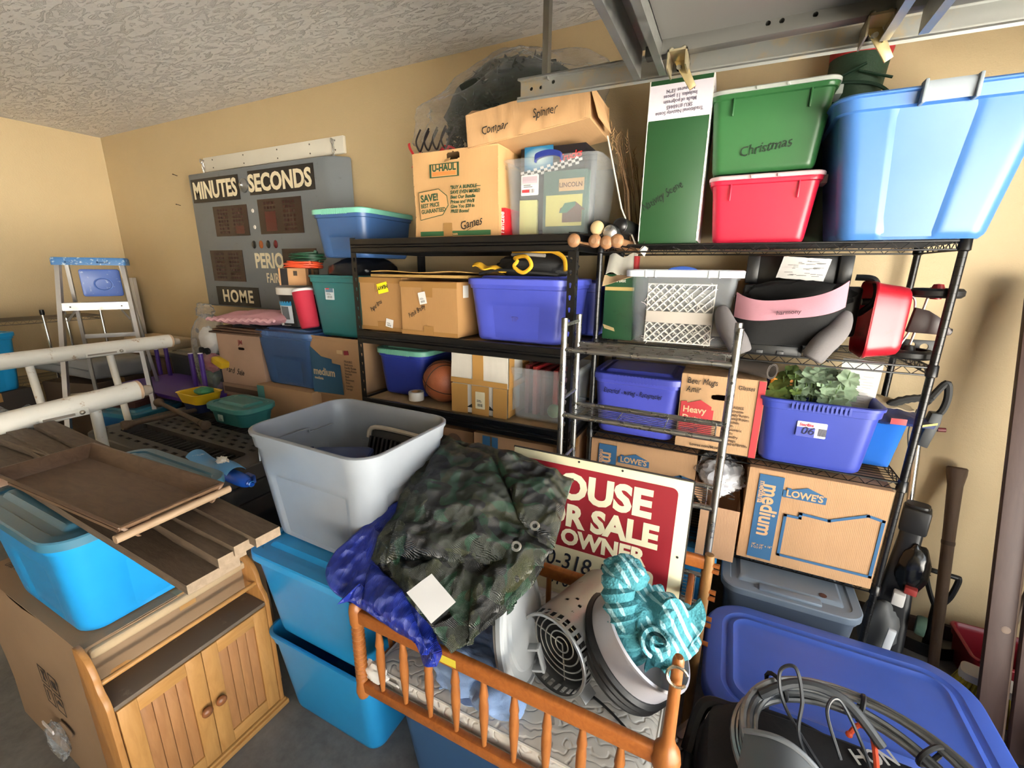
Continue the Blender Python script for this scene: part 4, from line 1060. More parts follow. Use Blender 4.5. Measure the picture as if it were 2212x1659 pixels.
# bright blue crate with film-wrapped bag on top
o = thing('blue_crate', 'bright blue smooth crate at the rack end under a crumpled toy bag', 'storage bin', (.585, 2.27, Z6))
MB().loops([[(x, y, z) for x, y, *_ in rrect(.17 + k, .26 + k, .012, 3, 2)] for k, z in ((-.03, 0), (-.02, .002), (.02, .19), (.022, .192), (.014, .192), (-.03, .01))], True, True).build('crate_body', plastic('#1c66c4', .35), o)
o = thing('toy_bag', 'crumpled dark blue toy bag with red logo patches on the bright blue crate', 'bag', (.61, 2.25, Z6 + .194), .05)
MB().grid(lambda u, v_: (-.13 + .27 * u, -.14 + .26 * v_, .012 + .035 * math.sin(PI * u) * math.sin(PI * v_) + .012 * noise.noise(Vector((u * 6, v_ * 6, 2)))), 20, 16, None, .014).build('bag_front', fabric('#23305e', .4, 30, .5), o)
MB().grid(lambda u, v_: (-.12 + .22 * u, -.05 + .16 * v_, .045 + .03 * math.sin(PI * u) * math.sin(PI * v_) + .01 * noise.noise(Vector((u * 6, v_ * 6, 5)))), 16, 12, None, .006).build('paper_top', paint('#a8987c', .6), o)
for x, s in ((-.105, 'on'), (.0, '')):
    d_ = MB().grid(lambda u, v_: (x + .05 * u, -.1455, .004 + .024 * v_), 3, 3, None, .001).build('red_patch', ink('#b02a33', .4), o)
    if s: text(s, .018, ink('#e6dcdc'), o, FRONT(x + .02, -.1465, .010), .0003, .15, 1)
MB().grid(lambda u, v_: (.08 + .06 * u, -.147, .0 + .02 * u + .008 * v_), 3, 2, None, .001).build('yellow_stripe', ink('#c8b43c', .4), o)

# ---------------------------------------------------------------- wire rack, bottom shelf (z = .475) and the floor below
Z7 = .476
def lowes(name, label, loc, w, d, h, rz=0, seed=1, full=True, low=0):
    o = carton(name, label, loc, w, d, h, rz, '#b78f68', seed=seed, group='medium moving boxes with blue print')
    F = lambda x, z, r=0: FRONT(x, -d / 2 - .0035, z, r)
    decal(rect(-w / 2 + .04, -w / 2 + .13, .015, h - .02), LB, o, F(0, 0), 'blue_band')
    kr = ink('#c49c74')
    text('medium', .085, kr, o, F(-w / 2 + .075, h - .06, -PI / 2) @ T(0, -.012, .001), .0022, 0, .88)
    text('mediana', .036, kr, o, F(-w / 2 + .055, h - .06, -PI / 2) @ T(0, -.008, .001), .0006, 0, .9) if False else None
    text('mediana', .034, kr, o, F(-w / 2 + .045, h - .05, -PI / 2) @ T(0, 0, .001), .0006, 0, .9)
    text('18" x 18" x 16"\n3 CU FT', .014, kr, o, F(-w / 2 + .05, .075) @ T(0, 0, .001), .0002, 0, .9)
    decal(house(.15), LB, o, F(-.035, h - .085), 'logo_shape')
    text("LOWE'S", .04, kr, o, F(-.035, h - .097) @ T(0, 0, .001), .0012, 0, .92, 'CENTER')
    if full:
        x0, x1 = -w / 2 + .155, w / 2 - .012
        out = [(x0, .055), (x0, h - .185), (x0 + .052, h - .185), (x0 + .052, h - .165), (x0 + .15, h - .17), (x1 - .05, h - .115), (x1, h - .125), (x1, .055)]
        b_ = .011
        for a, c in zip(out, out[1:] + out[:1]):
            a, c = Vector(a), Vector(c); dd = (c - a).normalized(); nn = Vector((-dd.y, dd.x)) * b_ / 2; e = dd * b_ / 2
            q = [(a - e + nn), (a - e - nn), (c + e - nn), (c + e + nn)]
            decal([(v_.x, v_.y) for v_ in q], LB, o, F(0, 0), 'outline_print', .0006)
    return o
lowes('medium_moving_box', 'large brown moving box with blue medium band, above the grey lidded bin', (.403, 2.205, Z7), .485, .44, .43, 0, 2)
lowes('medium_moving_box', 'brown moving box with blue medium band behind the silver rack and red sign', (-.30, 2.26, Z7), .50, .40, .405, 0, 4)
o = tote('grey_bin', 'steel grey lidded bin on the floor under the large medium moving box', (.36, 2.035, 0), .47, .40, .425, '#5f6b7c', 0, '#76828f', pz=.55)
MB().bx(-.11, .11, -.02, .02, -.004, .012).build('lid_handle_ridge', plastic('#76828f', .38), o, T(.0, -.175, .43), bevel=.006)
MB().lathe([(0, 0), (.01, 0), (.014, .006), (0, .01)], 10, T(.12, -.13, .438)).build('dead_leaf', paint('#4a2a20', .8), o)
# small open carton and bag of paper beside it
p2, p3, p4 = atY(1525, 1092, 1.93), atY(1605, 1085, 1.93), atY(1520, 1200, 1.93)
o = carton('small_open_carton', 'small open tan carton beside the large medium moving box', ((p2.x + p3.x) / 2 - .012, 1.93 + .11, p4.z + .0), .155, .21, p2.z - p4.z, 0, '#c49a76', open_=True, seed=12)
hgt = p2.z - p4.z
MB().bx(-.077, .077, 0, .07, -.0015, .0015).build('flap', cardboard('#b98f69'), o, T(0, .105, hgt) @ RX(1.2))
MB().bx(-.10, .10, 0, .06, -.0015, .0015).build('flap', cardboard('#a97f5b'), o, T(-.0775, 0, hgt) @ RZ(PI / 2) @ RX(.9))
z_sup = p4.z
o = thing('small_blue_bin', 'small teal-blue lidded bin on the floor under the small open carton', 'storage bin', (-.04, 2.04, 0)); tote_body(.22, .24, z_sup - .004 if z_sup > .1 else .2, panel=False, r=.03).build('tub', plastic('#2f86bd', .4), o); lid_mesh(.22, .24, .03).build('lid', plastic('#3a95cc', .4), o, T(0, 0, z_sup - .018))
p5 = atY(1560, 1035, 1.98)
o = thing('paper_bag', 'clear bag of crumpled white newspaper wedged between the moving boxes', 'bag', (p5.x, 2.08, p2.z + .002))
blob((0, 0, .08), .085, .08, .075, 40, 24, .22, 2.2, .28, 3, .0).build('crumpled_paper', paint('#d6d6da', .7), o)
blob((-.012, .0, .105), .095, .085, .085, 40, 24, .22, 2.0, .2, 7, .0).build('clear_film', M_FILM, o)
ml = MB(); R_ = random.Random(9)
for k in range(8): ml.box(R_.uniform(-.05, .06), -.083, .05 + R_.uniform(-.03, .05), .02, .001, .003, RY(R_.uniform(-.6, .6)))
stuff(ml.build('print_lines', ink('#1a1a1a'), o, smooth=False))
# ---------------------------------------------------------------- scoreboard hung on the back wall
WB = paint('#d9d4c6', .55)
o = thing('mounting_board', 'white painted board screwed to the wall above the scoreboard', 'board', (0, 0, 0))
MB().prism([(-4.13, 2.475), (-2.52, 2.475), (-2.52, 2.585), (-4.13, 2.585)], 0, .025, FRONT(0, 2.499, 0)).build('plank', WB, o, bevel=.004)
for x in (-4.0, -3.6, -3.2, -2.85, -2.6):
    for z in (2.50, 2.56): MB().lathe([(0, .002), (.005, .002), (.006, 0)], 10, FRONT(x, 2.473, z)).build('screw', ink('#5a5348'), o)
SBY = 2.36
o = thing('scoreboard', 'grey sports scoreboard reading MINUTES SECONDS PERIOD HOME hung on the wall', 'scoreboard', (0, 0, 0))
SG = paint('#6f7478', .5, 0, .05, '#5d6062')
X0, X1, Zt, Zb = -4.18, -2.63, 2.44, 1.37
MB().loops([[(X0, SBY, z), (X1, SBY, z), (X1 + .10, SBY + .02, z), (X1 + .19, 2.46, z), (X0 + .03, 2.46, z)] for z in (Zb, Zt)], True, True).build('cabinet', SG, o, bevel=.012)
def wr(px0, py0, px1, py1):
    a, b = atY(px0, py0, SBY), atY(px1, py1, SBY); return a.x, b.x, min(a.z, b.z), max(a.z, b.z)
FS = lambda x, z: FRONT(x, SBY - .001, z)
BKP = paint('#1d1917', .4); CRM = ink('#d9cdae', .6)
def panel(nm, x0, x1, z0, z1, m=BKP, th=.004): return MB().prism(rect(x0, x1, z0, z1), 0, th, FS(0, 0)).build(nm, m, o, smooth=False)
panel('minutes_panel', -4.145, -3.53, 2.215, 2.395); text('MINUTES', .175, CRM, o, FS(-3.84, 2.248) @ T(0, 0, .004), .006, 0, .80, 'CENTER')
panel('seconds_panel', -3.405, -2.70, 2.235, 2.405); text('SECONDS', .165, CRM, o, FS(-3.07, 2.262) @ T(0, 0, .004), .006, 0, .93, 'CENTER')
MB().lathe([(0, .03), (.02, .03), (.022, .025), (.035, .02), (.045, .012), (.05, .01), (.052, 0)], 28, FS(-3.468, 2.31)).build('buzzer', steel('#a9abac', .35), o)
MB().lathe([(0, .035), (.012, .036), (.016, .03)], 18, FS(-3.468, 2.31)).build('buzzer_boss', steel('#d6d6d4', .25), o)
t = NT('digit_window_glass'); v = t.coord()
vv = t.vor(t.coord('Object', (1, 1, 1)), 26); t.col(t.mix(t.noise(v, 5, 2), srgb('#1a1110'), srgb('#2f1512'))); t.rough(.25); M_DIG = t.m
seg = paint('#4e1c18', .4)  # plain dark red paint for the digit segments, nothing glows
for k, (a, b, c, d, cols) in enumerate((((-3.90), -3.47, 1.945, 2.175, 2), (-3.335, -2.855, 1.95, 2.20, 2), (-4.03, -3.60, 1.585, 1.835, 2))):
    w = panel('digit_window', a, b, c, d, M_DIG)
    dm = MB()
    for dg in range(2):
        cx = a + (b - a) * (.28 + .44 * dg)
        for i in range(4):
            for j in range(7): dm.box(cx + (i - 1.5) * .035, SBY - .0055, c + .03 + (d - c - .06) * j / 6, .022, .001, .018)
    stuff(dm.build('lamp_dots', paint('#3d201b', .5), w, smooth=False))
    if k == 1: MB().box(a + (b - a) * .28, SBY - .0062, c + .09, .12, .001, .14).build('red_segment', seg, w)
    if k == 0: MB().box(a + (b - a) * .74, SBY - .0062, c + .045, .10, .001, .06).build('red_segment', seg, w)
for z in (2.125, 2.005): MB().lathe([(0, .006), (.012, .005), (.015, 0)], 14, FS(-3.405, z)).build('colon_lamp', paint('#e6e2da', .4), o)
for i, c in enumerate(('#26241f', '#8d4a1c', '#23241f', '#5a1c1e')):
    MB().lathe([(.026, 0), (.026, .004), (.022, .008), (0, .012)], 20, FS(-3.44 + .085 * i, 1.875) @ Matrix.Diagonal((.85, 1.15, 1, 1))).build('period_lamp', plastic(c, .25), o)
text('PERIOD', .155, CRM, o, FS(-3.24, 1.70), .005, 0, .82, 'CENTER'); text('FAIR-PLAY', .105, CRM, o, FS(-3.17, 1.585), .0015, 0, .72, 'CENTER')
panel('home_panel', -4.02, -3.46, 1.382, 1.54); text('HOME', .14, CRM, o, FS(-3.74, 1.415) @ T(0, 0, .004), .004, 0, .95, 'CENTER', sp=1.15)
panel('guest_window', -3.12, -2.75, 1.60, 1.84, M_DIG)
for x in (-4.11, -2.60): # hooks and chain
    c = MB()
    for k in range(4):
        z = 2.54 - k * .03; rot = RZ(PI / 2) if k % 2 else I4
        c.tube([T(x, 2.455, z) @ rot @ Vector((.008 * math.cos(a), 0, .018 * math.sin(a))) for a in [2 * PI * i / 12 for i in range(12)]], .0028, 6, True)
    c.tube(smooth_path([(x, 2.47, 2.56), (x, 2.44, 2.565), (x, 2.435, 2.545), (x, 2.45, 2.53)], 5), .0035, 6)
    stuff(c.build('hanging_chain', steel('#c9c9c6', .3), o))
MB().bx(-2.66, -2.56, 2.40, 2.46, Zt, Zt + .004).build('corner_bracket', steel('#8d887c', .4), o)
for px, py in ((383, 380), (390, 444)): # nails in the wall
    p = atY(px, py, 2.5)
    q = thing('wall_nail', 'thin dark nail stuck in the wall left of the scoreboard, ' + ('level with MINUTES' if py < 400 else 'level with the digit window'), 'nail', p)
    MB().cyl((0, .005, 0), (.02, -.045, .004), .003, 6).build('shank', ink('#3a2a22'), q); MB().ball((.02, -.045, .004), .005, 8, 6).build('head', ink('#3a2a22'), q)

# ---------------------------------------------------------------- stack left of the steel rack
carton('storage_carton', 'brown carton on the floor at the bottom of the teal bin stack', (-2.15, 2.14, 0), .46, .42, .455, 0, '#9a7856', seed=31)
carton('storage_carton', 'brown carton in the middle of the teal bin stack', (-2.15, 2.14, .462), .46, .42, .448, 0, '#9a7856', seed=32)
o = carton('medium_moving_box', 'sagging open brown box with a dark blue medium panel under the teal bin', (-2.145, 2.11, .917), .44, .41, .365, 0, '#a88460', open_=True, seed=33, group='medium moving boxes with blue print', crumple=.008)
F = lambda x, z, r=0: FRONT(x, -.213, z, r)
decal([(-.215, .01), (.05, .02), (.04, .21), (-.03, .215), (-.03, .24), (-.12, .25), (-.215, .31)], ink('#24506f'), o, F(0, 0), 'blue_panel')
text('medium', .068, ink('#b7a184'), o, F(-.20, .13) @ T(0, 0, .001), .0016, 0, .86); text('mediana', .026, ink('#b7a184'), o, F(-.195, .10) @ T(0, 0, .001), .0003, 0, .9)
text('FRAGILE\nBedroom\nFamily Room\nDining Room\nKitchen\nBath\nBasement\nAttic\nLaundry\nGarage', .019, ink('#5d4a38'), o, F(.075, .23), .0003, 0, .95)
decal([(-.02, -.015), (.02, -.01), (.015, .015), (-.02, .012)], ink('#7b1f2a'), o, F(.10, .29), 'red_tape')
decal([(-.03, -.012), (.02, -.014), (.02, .012), (-.03, .01)], ink('#b99a72', .35), o, F(.05, .292), 'clear_tape')
MB().bx(-.215, .215, -.003, .0, 0, .02).build('torn_edge', cardboard('#a88460'), o, T(0, -.206, .36) @ RX(.3))
for x in (-.15, .15): MB().bx(-.06, .06, -.15, .15, -.02, 0).build('inner_fill', cardboard('#8a6848'), o, T(x, 0, .355))
o = tote('teal_bin', 'teal open-topped bin with a small product sticker, on the sagging moving box', (-2.135, 2.16, 1.288), .48, .42, .375, '#2b6f72', 0, None, panel=False, r=.04)
sticker(o, -.07, -.203, .265, .075, .075, '#c9d4d8', 0, accent='#5f7f93')
decal(rect(-.03, .0, .024, .032), ink('#b84a50'), o, FRONT(-.07, -.2045, .265) @ T(0, 0, .001), 'red_mark')
o = thing('black_trash_bag', 'black plastic bag bulging out of the teal bin', 'bag', (-2.12, 2.16, 1.60))
blob((0, 0, .07), .225, .19, .105, 50, 24, .10, 2, .12, 5).build('bag_film', plastic('#121317', .28), o); MB().lathe([(.012, .16), (.02, .175), (.008, .19)], 10).build('knot', plastic('#121317', .28), o)
o = tote('blue_bin', 'slate blue bin with a seafoam green lid topping the stack by the scoreboard', (-2.10, 2.185, 1.765), .40, .46, .265, '#3c5e90', .02, '#7cc3ac', rib=14, pz=.45)
o = carton('storage_carton', 'tan carton with a teal printed edge under the slate blue lidded bin', (-2.60, 2.06, .59), .52, .42, .335, .02, '#a5825e', seed=36, crumple=.008)
decal(rect(-.26, -.19, 0, .33), ink('#4b8a86'), o, FRONT(0, -.215, 0), 'teal_band')
carton('storage_carton', 'brown floor carton under the tan carton with a teal edge', (-2.60, 2.06, 0), .50, .40, .583, 0, '#96744f', seed=37)
o = tote('slate_bin', 'slate blue bin with a ribbed matching lid, carrying the black bucket', (-2.60, 2.09, .932), .52, .42, .365, '#33507c', .02, '#3d5c8a', rib=22, panel=True, pz=.5)
ZB = 1.315
o = thing('bucket', 'black plastic bucket with white lid and blue printed label', 'bucket', (-2.635, 2.08, ZB))
MB().lathe([(0, 0), (.105, 0), (.112, .005), (.122, .15), (.124, .152), (.13, .245), (.128, .255)], 36).build('pail', plastic('#15161b', .35), o)
MB().lathe([(.134, .215), (.137, .217), (.137, .258), (.13, .263), (.0, .264)], 36).build('lid', plastic('#dad7cf', .45), o)
lab = MB()
lab.grid(lambda u, v_: ((.1155 + .0085 * v_) * math.cos(-2.45 + 1.35 * u), (.1155 + .0085 * v_) * math.sin(-2.45 + 1.35 * u), .03 + .15 * v_), 16, 4)
lab.build('label_wrap', paint('#cfd6de', .5), o)
l2 = MB(); l2.grid(lambda u, v_: ((.1242 + .001 * v_) * math.cos(-2.45 + 1.35 * u), (.1242 + .001 * v_) * math.sin(-2.45 + 1.35 * u), .145 + .035 * v_), 16, 2); l2.build('label_blue_strip', paint('#2f8fc4', .5), o)
l3 = MB(); l3.grid(lambda u, v_: ((.1175 + .007 * v_) * math.cos(-1.85 + .55 * u), (.1175 + .007 * v_) * math.sin(-1.85 + .55 * u), .055 + .085 * v_), 8, 3); l3.build('label_photo', paint('#5d6469', .5), o)
MB().tube(smooth_path([(-.132, .0, .22), (-.125, -.05, .12), (-.09, -.10, .055), (-.02, -.135, .02), (.05, -.125, .02)], 6), .003, 6).build('bail_wire', steel('#b0b0ae', .4), o)
MB().cyl((-.09, -.10, .055), (-.01, -.137, .022), .007, 8).build('bail_grip', plastic('#d5d2cb', .5), o)
o = thing('red_roll', 'red fabric roll with a white end, leaning between bucket and teal bin', 'fabric roll', M=aim((-2.372, 1.93, ZB + .02), (-.20, .02, 1)))
MB().lathe([(0, 0), (.05, 0), (.056, .006), (.062, .22), (.06, .232)], 28).build('roll', fabric('#b01f38', .75, 120, .2), o); MB().lathe([(.061, .228), (.063, .236), (.058, .244), (0, .245)], 28).build('white_end', paint('#d8cfd0', .6), o)
o = carton('parcel', 'small shipping parcel with black tape, tilted on the bucket', (-2.60, 2.05, ZB + .272), .17, .15, .105, .55, '#b98d62', tapec='#1d1c20', seed=38, M=T(-2.60, 2.05, ZB + .275) @ RZ(.55) @ RX(-.04))
decal(rect(-.022, .022, 0, .105), ink('#1d1c20', .3), o, FRONT(-.05, -.0775, 0), 'black_tape'); decal([(-.012, 0), (.012, 0), (.012, .03), (-.012, .03)], ink('#3a2e22'), o, FRONT(.02, -.0775, .06), 'arrow_mark')
def cord_(name, label, loc, col, r0, turns, seed, z1):
    o = thing(name, label, 'extension cord', loc); R_ = random.Random(seed); pts = []
    for k in range(turns * 20):
        a = 2 * PI * k / 20; rr = r0 * (1 + .10 * math.sin(a * .23 + seed)); pts.append((rr * 1.15 * math.cos(a), rr * .9 * math.sin(a), .006 + z1 * (k / (turns * 20)) + .006 * math.sin(a * 1.37 + seed)))
    MB().tube(pts, .0048, 6).build('coil', plastic(col, .45), o)
    e = Vector(pts[-1]); MB().cyl(e, e + Vector((.03, -.035, .004)), .011, 8, .009).build('plug', plastic(col, .4), o)
    return o
cord_('extension_cord', 'coiled bright orange extension cord on the shipping parcel', (-2.535, 2.06, ZB + .382), '#e2512c', .105, 7, 1, .035)
cord_('extension_cord', 'coiled dark green extension cord on top of the orange cord', (-2.525, 2.09, ZB + .428), '#1c4a33', .10, 7, 4, .045)

o = carton('yard_sale_box', 'tan open box marked Yard Sale under the brown boards and pink pillow', (-3.07, 2.07, .885), .43, .38, .365, .08, '#b3937c', open_=True, seed=41, hole=(.02, .265, .03, .010))
F = lambda x, z, r=0: FRONT(x, -.1935, z, r)
text('JM', .045, ink('#8f3a34'), o, F(.0, .295), .0006, 0, .9)
text('Yard  Sale', .06, BLACK_INK, o, F(-.17, .09, -.12), 0, .3, .75, jitter=.003)
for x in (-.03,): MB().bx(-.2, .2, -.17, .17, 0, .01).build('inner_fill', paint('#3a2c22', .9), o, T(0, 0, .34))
o = carton('printed_carton', 'tan carton with brown and red print band under the Yard Sale box', (-3.07, 2.07, .46), .44, .40, .42, .04, '#9d7f68', seed=42)
decal(rect(-.2, .2, .36, .40), ink('#5b4638'), o, FRONT(0, -.2035, 0), 'brown_band'); decal(rect(-.2, -.02, .30, .335), ink('#8c3a2c'), o, FRONT(0, -.2035, 0), 'red_band'); decal(rect(.04, .2, .30, .335), ink('#8c3a2c'), o, FRONT(0, -.2035, 0), 'red_band')
carton('storage_carton', 'plain floor carton at the bottom of the Yard Sale stack', (-3.07, 2.07, 0), .46, .42, .455, 0, '#94745a', seed=43)
for k in range(3):
    q = thing('brown_board', ('lowest', 'middle', 'topmost')[k] + ' dark brown fibreboard sheet on the Yard Sale box', 'board', (-3.06 + .02 * k, 2.03 + .01 * k, 1.253 + k * .016), .06 - .05 * k)
    MB().bx(-.24, .27, -.19, .17, 0, .012).build('sheet', wood('#4a3528', '#5c4333', (3, 20, 3), .7), q, bevel=.002)
    MB().bx(-.24, .27, -.1905, -.189, .004, .008).build('edge_line', wood('#4a3528', '#5c4333', (3, 20, 3), .7), q)
o = thing('dark_cloth', 'folded black cloth under the pink pillow', 'cloth', (-2.93, 2.04, 1.300))
MB().grid(lambda u, v_: (-.16 + .32 * u, -.16 + .3 * v_, .006 + .045 * math.sin(PI * min(1, u * 1.15)) * math.sin(PI * (.2 + .7 * v_)) + .008 * noise.noise(Vector((u * 6, v_ * 6, 0)))), 24, 18, None, .006).build('folded_cloth', fabric('#16161c', .9), o); MB().tube([(-.15, -.162, .01), (0, -.166, .012), (.15, -.162, .01)], .005, 6).build('hem', fabric('#101014', .9), o)
o = thing('pink_pillow', 'quilted pink pillow lying on the brown boards and black cloth', 'pillow', (-2.95, 2.03, 1.315), .1)
def pil(s):
    def f(u, v_):
        x, y = 2 * u - 1, 2 * v_ - 1; e = max(0, (1 - x ** 4)) * max(0, (1 - y ** 4)); q = .012 * abs(math.sin(u * 13)) * abs(math.sin(v_ * 10))
        return (.31 * x + .012 * noise.noise(Vector((v_ * 9, 0, x))), .19 * y, .045 + .03 * x * x * 0 + s * ((.05 * e ** .6) - q * e) + .02 * (x + 0) * .5 + .006 * fbm((u * 5, v_ * 5, s), 1, 2))
    return f
MB().grid(pil(1), 40, 26).build('pillow_top', fabric('#c48f96', .9, 120, .3), o); MB().grid(pil(-1), 24, 16).build('pillow_base', fabric('#b8848c', .9, 120, .3), o)
fr = MB(); fr.tube([Vector(pil(0)(u, 0)) + Vector((0, -.008, .006 * math.sin(u * 60))) for u in [k / 60 for k in range(61)]], .011, 6); fr.tube([Vector(pil(0)(0, u)) + Vector((-.008, 0, .006 * math.sin(u * 50))) for u in [k / 40 for k in range(41)]], .011, 6)
stuff(fr.build('ruffle', fabric('#cf9fa4', .9, 120, .3), o))

# ---------------------------------------------------------------- black plastic shelf panels stacked flat, with things on top
PX0, PX1, PY0, PY1 = -3.29, -2.00, 1.05, 1.69
pm = plastic('#3a3631', .6)
def shelf_panel(z, label):
    o = thing('plastic_shelf_panel', label, 'shelf panel', ((PX0 + PX1) / 2, (PY0 + PY1) / 2, z), group='black plastic shelf panels stacked flat')
    w, d, h = PX1 - PX0, PY1 - PY0, .085
    slab = MB().loops([[(x, y, zz) for x, y, *_ in rrect(w + 2 * a, d + 2 * a, .06, 5, 1)] for a, zz in ((-.01, 0), (0, .006), (0, h - .006), (-.006, h))], True, True).build('slab', pm, o)
    sl = MB()
    rows = [-.262, -.03, .03, .09, .265]
    for r_, y in enumerate((-.255, -.045, .0, .045, .255)):
        for k in range(13): sl.box(-.56 + k * .09 + (.045 if r_ % 2 else 0), y, h, .042, .018, .13)
    for y in (-.15, .15):
        sl.loops([[(x, yy + y, zz) for x, yy, *_ in rrect(1.0, .13, .03, 4, 1)] for zz in (.018, h + .02)], True, True)
        rb = MB()
        for k in range(22): rb.box(-.47 + k * .045, y, .038, .006, .128, .044)
        stuff(rb.build('well_ribs', pm, o, smooth=False))
    cut(slab, sl)
    for x in (-.60, .60):
        for y in (-.255, .255): MB().lathe([(.03, h), (.036, h + .006), (.026, h + .006), (.024, h + .001), (0, h + .001)], 20, T(x, y, 0)).build('post_socket', pm, o)
    return o
tote('dark_tub', 'charcoal floor tub carrying the stack of plastic shelf panels', ((PX0 + PX1) / 2, (PY0 + PY1) / 2, 0), 1.15, .52, .475, '#2b2d30', 0, '#2b2d30')
for k in range(3): shelf_panel(.50 + k * .092, ('bottom', 'middle', 'top')[k] + ' black plastic shelf panel with slotted deck in the flat stack')
ZP = .50 + 3 * .092 - .005
wd = wood('#5d4a38', '#4a3a2c', (3, 3, 20), .7)
def stick(label, a, b, n):
    a, b = Vector(a), Vector(b)
    o = thing('wooden_stick', label, 'wooden tool', M=aim(a, b - a)); L = (b - a).length
    MB().lathe([(0, 0), (.026, .004), (.03, .02), (.024, .045), (.014, .07), (.013, L * .6), (.016, L - .06), (.026, L - .02), (.028, L - .004), (.02, L), (0, L)], 16).build('shaft', wd, o)
    MB().lathe([(.0165, L - .075), (.018, L - .07), (.0165, L - .065)], 14).build('ring_groove', ink('#3a2c20'), o)
p0, p1_ = atZ(342, 876, ZP + .03), atZ(446, 920, ZP + .03); stick('knobbed wooden stick lying across another on the black shelf panels', (p0.x, p0.y, ZP + .055), (p1_.x, p1_.y, ZP + .032), 0)
p0, p1_ = atZ(262, 925, ZP + .015), atZ(490, 874, ZP + .015); stick('long wooden stick lying flat under the knobbed one', (p0.x, p0.y, ZP + .027), (p1_.x, min(p1_.y, 1.7), ZP + .027), 1)
o = tote('small_teal_tub', 'small teal lidded tub on the rear edge of the black shelf panels', (-2.64, 1.585, ZP + .003), .36, .22, .12, '#2d6b6b', .0, '#3a7a76', panel=False, r=.06)
sticker(o, -.03, -.115, .05, .05, .04, '#8fa6a4', 0)
# upturned purple-legged stool
o = thing('upturned_stool', 'small upturned stool with four thin purple legs in the air', 'stool', (0, 0, 0))
pur = plastic('#3f1f7a', .4)
for px, py, Y in ((432, 764, 1.70), (411, 764, 1.72), (357, 752, 1.98), (337, 755, 1.96)):
    p = atY(px, py, Y); q = MB().cyl((p.x, p.y, .80), (p.x, p.y, p.z), .0155, 12).build('leg', pur, o); MB().lathe([(.0155, 0), (.0155, .004), (0, .005)], 12, T(p.x, p.y, p.z)).build('leg_tip', paint('#cfc9d6', .5), q)
a = atY(422, 764, 1.71); b = atY(347, 753, 1.97)
MB().loops([[(x + (a.x + b.x) / 2, y + (a.y + b.y) / 2, z) for x, y, *_ in rrect(1.05, .42, .08, 6, 1)] for z in (.775, .80)], True, True).build('seat', plastic('#4a2a86', .45), o)
carton('storage_carton', 'floor carton hidden under the upturned purple stool', (-3.85, 1.93, 0), .62, .34, .768, 0, '#7d6248', seed=47)
# yellow tub and clear bag of toys
o = thing('yellow_tub', 'shallow yellow tub with a green toy in it, on a dark blue base', 'tub', (-3.10, 1.60, ZP + .003))
MB().loops([[(x, y, z) for x, y, *_ in rrect(.24 + a, .18 + a, .04, 5, 1)] for a, z in ((-.03, .06), (0, .125), (.01, .128), (.0, .13), (-.02, .125), (-.05, .07))], True, True).build('dish', plastic('#d8b321', .4), o)
MB().loops([[(x, y, z) for x, y, *_ in rrect(.17 + a, .13 + a, .03, 4, 1)] for a, z in ((0, 0), (.01, .062))], True, True).build('blue_base', plastic('#1d2750', .4), o)
blob((.06, 0, .14), .07, .05, .025, 20, 12, .2, 2).build('green_toy', plastic('#2f7d55', .35), o)
o = thing('toy_sack', 'clear plastic sack of toys and white packaging beside the Yard Sale box', 'bag', (-3.42, 1.90, .802))
blob((0, 0, .27), .17, .10, .30, 44, 34, .10, 1.6, .10, 14, .0).build('sack_film', M_FILM, o)
blob((.03, -.02, .38), .095, .05, .10, 26, 18, .15, 2, .1, 3).build('white_packaging', paint('#c9c5bf', .7), o); MB().lathe([(0, .0), (.018, 0), (.018, .003), (0, .003)], 18, FRONT(-.005, -.072, .455)).build('round_logo', ink('#4a4a4e'), o)
blob((.03, -.03, .22), .10, .05, .07, 24, 16, .15, 2, .25, 6).build('pink_wrap', plastic('#a8636a', .2), o)
tk = MB().bx(.03, .15, -.09, -.02, .26, .31); tk.build('toy_truck', plastic('#d3ad22', .4), o, RY(.35), bevel=.012)
for x in (.06, .125): MB().lathe([(0, 0), (.02, 0), (.024, .005), (.024, .02), (0, .022)], 16, FRONT(x, -.088, .32) @ RZ(0)).build('truck_wheel', plastic('#161616', .5), o)
blob((-.05, -.02, .09), .10, .06, .08, 24, 16, .2, 2.3, 0, 9).build('mixed_toys', plastic('#5d6b58', .5), o)
blob((0, 0, .59), .07, .05, .05, 24, 14, .3, 2.5, .4, 11).build('knotted_neck', M_FILM, o)
carton('storage_carton', 'floor carton hidden under the clear sack of toys', (-3.45, 2.10, 0), .26, .38, .772, 0, '#7d6248', seed=49) if False else None
# dark tote, beige cushion, leaning panel
o = tote('dark_grey_bin', 'dark grey bin with rounded lid standing behind the toy sack', (-4.13, 2.25, .0), .46, .40, .98, '#35383b', 0, '#3d4043', taper=.1)
o = thing('beige_cushion', 'long beige foam cushion lying along the wall behind the stepladder', 'cushion', (-4.86, 2.27, .885)); MB().bx(-.42, .33, -.14, .14, 0, .155).build('foam', fabric('#a8977c', .9, 60, .3), o, bevel=.03, seg=4); MB().tube([(-.40, -.142, .03), (.31, -.142, .03)], .006, 6).build('piping', fabric('#94846b', .9), o)
carton('storage_carton', 'large carton carrying the beige foam cushion', (-4.86, 2.25, 0), .74, .34, .88, 0, '#6f5a45', seed=50)
o = thing('leaning_white_board', 'narrow white panel leaning in the room corner', 'board', M=T(-5.56, 2.40, 0) @ RX(-.02) @ RY(-.04)); MB().bx(-.11, .11, -.012, .012, 0, 1.58).build('board', paint('#cdcac6', .6), o, bevel=.003); MB().bx(.098, .1105, -.013, .013, .0, 1.58).build('edge_strip', paint('#b5aea6', .6), o)

